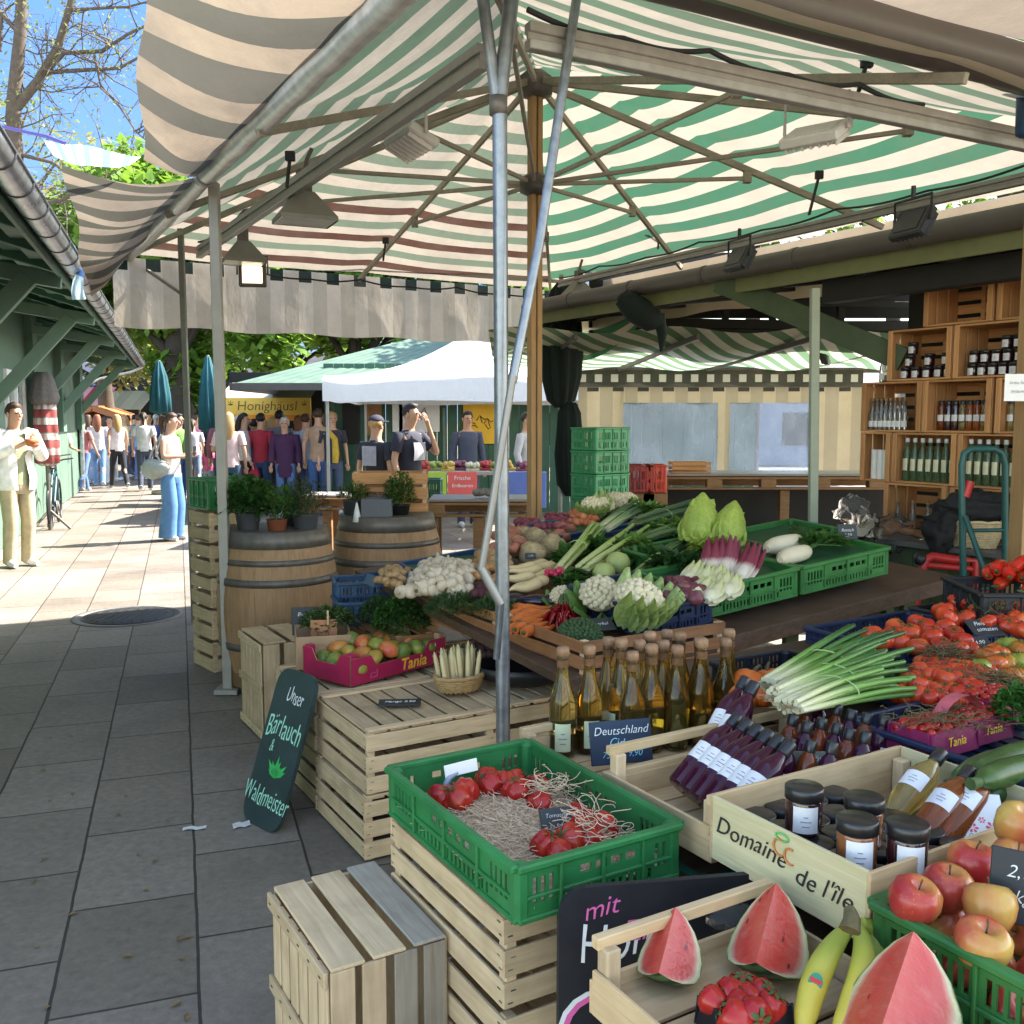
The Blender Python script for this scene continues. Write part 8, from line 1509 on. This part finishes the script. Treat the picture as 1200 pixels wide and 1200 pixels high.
 for q in (-1, 1):
  m.ell(hm + V((q * .076, .012, -.012)) * s, (.012 * s, .02 * s, .032 * s), 8, 6); m.ell(hm + V((q * .031, -.082, .006)) * s, (.013 * s, .010 * s, .008 * s), 8, 6, None, 1)
 m.ell(hm + V((0, -.084, -.062)) * s, (.024 * s, .010 * s, .008 * s), 10, 6, None, 2); m.build('body', [skin or M_skin, M_eye, M_lip], t)
 def loft(m, rings, n=18, cap=True):
  vs = [c_ + V((rx * s * math.cos(2 * PI * k / n), ry * s * math.sin(2 * PI * k / n), 0)) for c_, rx, ry in rings for k in range(n)]; L = len(rings)
  m.add(vs, [(i * n + k, i * n + (k + 1) % n, (i + 1) * n + (k + 1) % n, (i + 1) * n + k) for i in range(L - 1) for k in range(n)], None, 0, True)
  if cap: m.add(vs[:n], [tuple(reversed(range(n)))]); m.add(vs[-n:], [tuple(range(n))])
 ic = .012 if sleeve == 'coat' else 0; wv = wide; m = MB(); pe, sp, ch, nk = J['pel'], J['spi'], J['che'], J['nek']; sh = (J['lsho'] + J['rsho']) / 2
 rg_ = [(pe + S(0, 0, -.26), .175, .135), (pe + S(0, 0, -.12), .178, .14)] if sleeve == 'coat' else [(pe + S(0, 0, -.055), .160, .125)]
 rg_ += [(pe + S(0, 0, .02), .157 + ic, .122 + ic), (sp + S(0, 0, -.02), .142 * wv + ic, .112 + ic), (sp.lerp(ch, .55), .152 * wv + ic, .118 + ic), (ch + S(0, .0, .02), .172 * wv + ic, .118 + ic), (sh + S(0, .006, .005), .178 * wv, .092 + ic), (sh + S(0, .010, .035), .135 * wv, .078), (nk + S(0, 0, -.012), .075, .066), (nk + S(0, 0, .004), .062, .058)]
 loft(m, rg_)
 for sd in 'lr':
  a, e, w_ = J[sd + 'sho'], J[sd + 'elb'], J[sd + 'wri']; i_ = a.lerp(ch, .25) + S(0, 0, .015)
  if sleeve == 'none': continue
  pts = [i_, a, a.lerp(e, .35), a.lerp(e, .66)] if sleeve == 'short' else [i_, a, a.lerp(e, .5), e, e.lerp(w_, .5), e.lerp(w_, .93)]
  m.tube(pts, [x * s for x in ([.05, .066, .064, .062] if sleeve == 'short' else [.05, .064 + ic, .060 + ic, .054 + ic, .050 + ic, .042 + ic])], 12)
 m.build('coat' if sleeve == 'coat' else 'shirt', fab(top), t)
 m = MB(); loft(m, [(pe + S(0, 0, .035), .146, .112), (pe + S(0, 0, -.03), .160, .122), (pe + S(0, 0, -.10), .165, .120), (pe + S(0, 0, -.155), .120, .09)])
 for sd in 'lr': hp_, kn, an = J[sd + 'hip'], J[sd + 'kne'], J[sd + 'ank']; loft(m, [(hp_ + S(0, 0, .03), .088, .105), (hp_ + S(0, 0, -.08), .090, .105), (hp_.lerp(kn, .55), .080 + flare * .3, .090 + flare * .3), (kn, .068 + flare * .6, .074 + flare * .6), (kn + S(0, .012, -.08), .067 + flare * .7, .074 + flare * .7), (kn.lerp(an, .6), .060 + flare * .9, .064 + flare), (an + S(0, -.005, -.035), .058 + flare, .066 + flare * 1.1)], 14)
 m.build('trousers', fab(bottom), t)
 for sd in 'lr':
  m = MB(); a = J[sd + 'ank']; b_ = J[sd + 'toe']; m.tube([a + V((0, .045, -.03)) * s, a + V((0, 0, -.02)) * s, a.lerp(b_, .6) + V((0, 0, -.012)) * s, b_ + V((0, -.02, -.002)) * s], [.038 * s, .05 * s, .046 * s, .026 * s], 10); m.build('shoe', fab(shoes), t)
 hc = hm + V((0, .014, .022)) * s; m = MB()
 if style != 'cap_only':
  m.ell(hc, (.090 * s, .104 * s, .104 * s), 20, 14, None, 0, .08, 6, rnd.random() * 9, lambda a, tt: .60 if (math.sin(a) < -.1 and tt > .98) else (1. if tt < 1.9 else .82))
  if style in ('long', 'pony', 'bun'):
   if style == 'long': m.tube([hc + V((0, .05, .04)) * s, hc + V((0, .085, -.06)) * s, hc + V((0, .10, -.20)) * s, hc + V((0, .105, -.34)) * s], [(.08) * s, .095 * s, .09 * s, .045 * s], 12, ry=.62)
   elif style == 'pony': m.tube([hc + V((0, .08, .03)) * s, hc + V((0, .14, .04)) * s, hc + V((0, .17, -.06)) * s, hc + V((0, .155, -.20)) * s], [.03 * s, .035 * s, .036 * s, .012 * s], 10)
   else: m.ell(hc + V((0, .10, .05)) * s, .045 * s, 12, 8)
  m.build('hair', HAIR[hair], t)
 if style in ('cap', 'cap_only'):
  m = MB(); m.ell(hc + V((0, -.004, .018)) * s, (.094 * s, .108 * s, .092 * s), 20, 12, fn=lambda a, tt: 1 if tt < 1.5 else .9); m.ell(hm + V((0, -.13, .048)) * s, (.07 * s, .075 * s, .010 * s), 14, 6); m.build('cap', fab(P.get('capcol', (.03, .035, .05))), t)
 return t
def gp_(px, py): return at(px, py, 0)
p = gp_(24, 664); pm = person('man in an open white shirt eating in the sun by the left hut', p, 55, 1.80, (.35, .37, .22), 'short', (.46, .38, .24), 'brown', 'short', dict(le=(.26, -.06, 1.20), lw=(.09, -.25, 1.36), re=(-.26, -.06, 1.20), rw=(-.06, -.27, 1.33), head=(0, .02)), (.75, .73, .70), wide=1.08, flare=.008)
s_ = 1.80 / 1.75; m = MB()
for q in (-1, 1):
 m.grid(lambda u, v: V((q * (.055 + .135 * math.sin(u * PI * .5) + .012 * math.sin(v * 9)) * (1 - .35 * (v > .93)), -.150 * math.cos(u * PI * .5) * (1 - .3 * v) - .012 * math.sin(v * 7), .84 + .64 * v)) * s_, 8, 12)
 e_ = V((q * .26, -.06, 1.20)) * s_; h_ = V(((.09 if q > 0 else -.06), -.25, 1.35)) * s_; a_ = V((q * .19, 0, 1.43)) * s_; m.tube([V((q * .12, 0, 1.45)) * s_, a_, a_.lerp(e_, .5), e_, e_.lerp(h_, .5), e_.lerp(h_, .75)], [.06, .082, .080, .074, .066, .058], 12)
m.grid(lambda u, v: V((.19 * math.cos(PI * u), .145 * math.sin(PI * u) * (1 - .25 * v), .84 + .64 * v)) * s_, 12, 10); m.build('open_shirt', fab((.78, .76, .72)), pm)
m = MB(); m.ell((.02, -.33, 1.40), (.075, .055, .045), 14, 10, amp=.3); m.ell((.03, -.33, 1.365), (.07, .05, .03), 12, 8); ff = tag(m.build('sandwich', plain('bread_crust', (.42, .13, .05), .7, .3, 30)), 'sandwich held in both hands by the man in the open white shirt', 'food'); ff.location = p; ff.rotation_euler = (0, 0, R(55))
p = gp_(203, 633); wn = person('woman with a ponytail in a cream top and wide blue jeans looking at her phone', p, 78, 1.70, (.70, .62, .54), 'none', (.10, .22, .42), 'brown', 'pony', dict(le=(.22, -.02, 1.17), lw=(.08, -.25, 1.20), re=(-.22, -.02, 1.17), rw=(-.06, -.26, 1.17), head=(0, .03)), (.7, .68, .66), flare=.055)
m = MB(); m.box((.01, -.36, 1.21), (.07, .012, .14), T(rx=0), 0, .004); ph = tag(m.build('phone', M_black), 'phone held up by the woman with the ponytail', 'phone'); ph.location = p; ph.rotation_euler = (0, 0, R(78))
m = MB(); m.ell((-.20, .10, .98), (.10, .20, .13), 18, 12, amp=.25, seed=3); hb_ = thing('shoulder_bag', 'grey cloth shoulder bag hanging behind the woman with the ponytail', 'bag', p, R(78)); m.build('bag', fab((.36, .38, .36)), hb_); m = MB(); m.tube([(-.17, .0, 1.42), (-.24, .06, 1.2), (-.21, .02, 1.05)], .014, 6); m.tube([(-.17, .02, 1.43), (-.22, .14, 1.2), (-.20, .2, 1.05)], .014, 6); m.build('strap', fab((.36, .38, .36)), hb_)
def pp(label, px, py, face, **k): return person(label, gp_(px, py), face, **k)
pp('man in a green shirt standing just behind the woman with the ponytail', 212, 592, 80, top=(.12, .26, .05), sleeve='short', bottom=(.05, .09, .22), hair='dark')
pp('woman in a white tee and blue jeans walking left of the one in black trousers', 117, 570, 200, top=(.68, .64, .66), sleeve='short', bottom=(.12, .22, .42), hair='red', style='long', pose=dict(stride=1.))
pp('woman in a white top and black trousers walking with a jacket over her arm', 140, 572, 215, top=(.72, .70, .74), sleeve='none', bottom=(.02, .02, .025), hair='blond', style='long', pose=dict(stride=.9))
pp('man in a bright blue shirt standing with his back turned by the far red awning', 80, 562, 190, top=(.04, .12, .55), sleeve='short', bottom=(.03, .04, .08), hair='dark', H=1.78)
pp('person in pink walking beside the woman in the white tee', 106, 568, 185, top=(.55, .18, .26), bottom=(.2, .26, .38), hair='brown', style='long', pose=dict(stride=.7))
pp('person in light blue denim far down the street left of the ponytail woman', 165, 562, 170, top=(.22, .32, .55), bottom=(.14, .2, .4), hair='brown')
pp('person in dark red standing far down the street behind the ponytail woman', 176, 560, 150, top=(.20, .04, .06), bottom=(.05, .05, .08), hair='blond', style='long')
pp('woman with long blond hair in a pale pink top beside the beige post', 271, 612, 195, top=(.66, .47, .44), sleeve='short', bottom=(.02, .05, .09), hair='blond', style='long', pose=dict(le=(.25, -.05, 1.15), lw=(.26, -.28, 1.22)))
pp('small child in bright pink by the barrel beyond the beige post', 246, 586, 150, H=1.15, top=(.75, .12, .25), sleeve='short', bottom=(.4, .4, .45), hair='brown', style='long')
pp('person with a pink shirt and a white printed bag left of the beige post', 232, 566, 120, top=(.70, .25, .36), sleeve='short', bottom=(.35, .18, .2), hair='brown')
pp('white haired woman in a dark purple coat in front of the yellow stall', 336, 603, 5, H=1.65, top=(.065, .022, .07), sleeve='coat', bottom=(.10, .2, .42), hair='grey', wide=1.1)
pp('man in a tan top and blue jeans seen from behind at the yellow stall', 375, 604, 180, top=(.36, .23, .15), sleeve='short', bottom=(.05, .11, .28), hair='brown', H=1.8)
pp('person in a red jacket and dark jeans under the yellow awning', 308, 600, 170, top=(.42, .03, .05), bottom=(.03, .06, .14), hair='dark')
pp('woman with dark hair and a white cardigan left of the red jacket', 288, 600, 90, top=(.60, .58, .56), bottom=(.08, .03, .03), hair='dark', style='long', pose=dict(stride=.6))
m = MB(); m.ell((0, 0, 0), (.10, .06, .16), 14, 10, amp=.2); m.tube([(-.05, 0, .14), (0, 0, .26), (.05, 0, .14)], .012, 6); q = gp_(293, 600); tag(m.build('shopping_bag', fab((.60, .03, .09)), loc=q + V((.12, -.1, .62))), 'red shopping bag carried in front of the yellow stall', 'bag')
for i, (px, py, face, top_, bot_, hr_, sty, lab) in enumerate(((300, 598, 190, (.14, .2, .5), (.1, .12, .2), 'dark', 'short', 'person in blue deep under the yellow awning'), (322, 597, 170, (.5, .3, .45), (.12, .14, .2), 'blond', 'long', 'person in mauve between the red jacket and the purple coat'), (352, 599, 200, (.12, .09, .08), (.1, .1, .12), 'red', 'long', 'person with curly auburn hair right of the purple coat'), (360, 601, 160, (.4, .46, .6), (.1, .14, .25), 'brown', 'short', 'person in pale blue beside the tan topped man'), (391, 604, 20, (.035, .035, .045), (.06, .08, .14), 'blond', 'short', 'seller in black with a yellow scarf at the left end of the white tent'), (264, 598, 190, (.3, .1, .12), (.05, .05, .08), 'brown', 'short', 'person in wine red half hidden behind the beige post'),
 (92, 560, 170, (.14, .07, .05), (.06, .05, .05), 'dark', 'long', 'person in brown beside the bright blue shirt'), (70, 563, 150, (.05, .07, .12), (.03, .03, .05), 'dark', 'short', 'person in navy at the plaid scarf stand'), (126, 560, 185, (.45, .32, .2), (.2, .2, .25), 'brown', 'long', 'person in tan between the two walking women'), (152, 558, 190, (.5, .5, .52), (.06, .06, .1), 'dark', 'short', 'person in light grey beyond the woman in black trousers'), (185, 558, 170, (.10, .12, .35), (.1, .1, .15), 'grey', 'short', 'grey haired person in blue beneath the left teal parasol'), (224, 557, 200, (.5, .12, .14), (.1, .1, .2), 'dark', 'long', 'person in red between the thin post and the beige post'),
 (196, 556, 150, (.55, .42, .36), (.2, .2, .3), 'blond', 'long', 'blond person in beige far behind the ponytail woman'), (238, 556, 160, (.06, .05, .08), (.06, .06, .1), 'brown', 'short', 'person in black under the right teal parasol'), (282, 597, 180, (.3, .22, .2), (.1, .1, .15), 'grey', 'short', 'grey haired person in brown under the left end of the yellow awning'), (100, 556, 200, (.5, .4, .42), (.1, .1, .2), 'blond', 'short', 'person in pale rose under the orange pavilion'), (160, 555, 160, (.10, .2, .14), (.1, .1, .1), 'dark', 'short', 'person in dark green far down the street'), (330, 598, 175, (.2, .2, .22), (.1, .1, .1), 'dark', 'short', 'person in grey directly behind the purple coat'))):
 pp(lab, px, py, face, top=top_, bottom=bot_, hair=hr_, style=sty, sleeve='long' if i % 2 else 'short', H=1.62 + .03 * (i % 6), pose=dict(stride=(.5 if i % 3 == 0 else 0.)))
for i, (px, py, face, top_, bot_, hr_, sty, slv, lab) in enumerate(((74, 585, 60, (.62, .60, .58), (.08, .1, .16), 'dark', 'short', 'short', 'person in white by the bicycles at the left hut wall'), (99, 576, 170, (.6, .22, .2), (.12, .2, .4), 'brown', 'long', 'short', 'person in coral red walking left of the white tee'), (131, 566, 20, (.30, .42, .6), (.5, .5, .52), 'dark', 'short', 'short', 'person in sky blue coming up the street'), (148, 562, 340, (.65, .6, .3), (.1, .12, .2), 'blond', 'long', 'none', 'person in a pale yellow top coming up the street'), (171, 575, 200, (.7, .68, .66), (.06, .07, .1), 'dark', 'pony', 'short', 'person in white with a dark ponytail left of the woman in jeans'), (228, 578, 200, (.62, .58, .62), (.16, .2, .3), 'brown', 'pony', 'short', 'person in lilac between the thin post and the beige post'), (314, 590, 150, (.7, .5, .55), (.1, .12, .2), 'blond', 'long', 'short', 'person in rose pink left of the purple coat'), (352, 586, 30, (.5, .42, .3), (.05, .06, .1), 'dark', 'short', 'long', 'person in sand brown right of the purple coat'), (384, 590, 200, (.6, .62, .66), (.1, .16, .3), 'grey', 'short', 'short', 'grey haired person in pale grey at the right end of the yellow awning'))): pp(lab, px, py, face, top=top_, bottom=bot_, hair=hr_, style=sty, sleeve=slv, H=1.6 + .04 * (i % 5), pose=dict(stride=(.8 if i % 2 else -.5), lw=(.2, -.25, 1.1) if i % 3 == 0 else (.245, -.1, .92)))
m = MB(); m.tube([(-.09, .0, 1.46), (-.06, -.10, 1.40), (.02, -.13, 1.30), (.03, -.14, 1.05), (.02, -.14, .9)], [.04, .045, .05, .06, .05], 10); q = gp_(391, 604); sc = m.build('scarf', fab((.62, .40, .05)), [o for o in COL.objects if o.get('label', '').startswith('seller in black')][0])
pos = at(441, 560, Y=10.9); c1 = person('woman in a dark cap and a black tee at the left of the couple', (pos.x, 10.9, 0), 150, 1.66, (.03, .03, .04), 'short', (.06, .07, .1), 'blond', 'cap', dict(capcol=(.025, .03, .05)))
m = MB(); m.grid(lambda u, v: V(((u - .5) * .20, -.135 - .02 * math.sin(PI * u) - .01 * math.sin(PI * v), 1.12 + .22 * v)), 8, 6); m.build('shirt_panel', fab((.34, .33, .38)), c1); m = MB(); m.grid(lambda u, v: V(((u - .5) * .20, .125 + .02 * math.sin(PI * u), 1.12 + .22 * v)), 8, 6); m.build('shirt_panel', fab((.34, .33, .38)), c1)
pos = at(480, 560, Y=10.9); c2 = person('man in a black tee raising his hand to his mouth beside the capped woman', (pos.x, 10.9, 0), 60, 1.80, (.03, .03, .045), 'short', (.06, .07, .1), 'dark', 'short', dict(le=(.26, -.20, 1.20), lw=(.08, -.20, 1.52), head=(0, .02)), wide=1.1)
m = MB(); m.grid(lambda u, v: V(((u - .5) * .22, -.140 - .02 * math.sin(PI * u) - .01 * math.sin(PI * v), 1.18 + .20 * v)), 8, 6); m.build('shirt_panel', fab((.34, .33, .38)), c2)
bp = pp('person in a dark navy jacket with a backpack seen from behind at the tent stall', 567, 588, 185, top=(.02, .03, .07), sleeve='coat', bottom=(.06, .13, .30), hair='dark', H=1.72, wide=1.1)
m = MB(); m.ell((0, .20, 1.22), (.15, .09, .22), 16, 12); bk = tag(m.build('backpack', fab((.022, .025, .05))), 'dark backpack with a white mark on the person in the navy jacket', 'backpack'); bk.location = bp.location; bk.rotation_euler = bp.rotation_euler; m = MB(); m.grid(lambda u, v: V(((u - .5) * .05 - .02, .289 - .01 * abs(v - .5), 1.14 + .2 * v)), 2, 4); m.build('white_mark', M_white, bk)
person('person with short dark hair peering over the backpack wearer', (at(548, 560, Y=14.6).x, 14.6, 0), 20, 1.74, (.05, .06, .1), 'long', (.05, .05, .08), 'dark'); person('person in a pale grey shirt behind the mast at the tent stall', (at(617, 560, Y=14.2).x, 14.2, 0), 60, 1.72, (.42, .43, .45), 'long', (.05, .05, .08), 'dark')
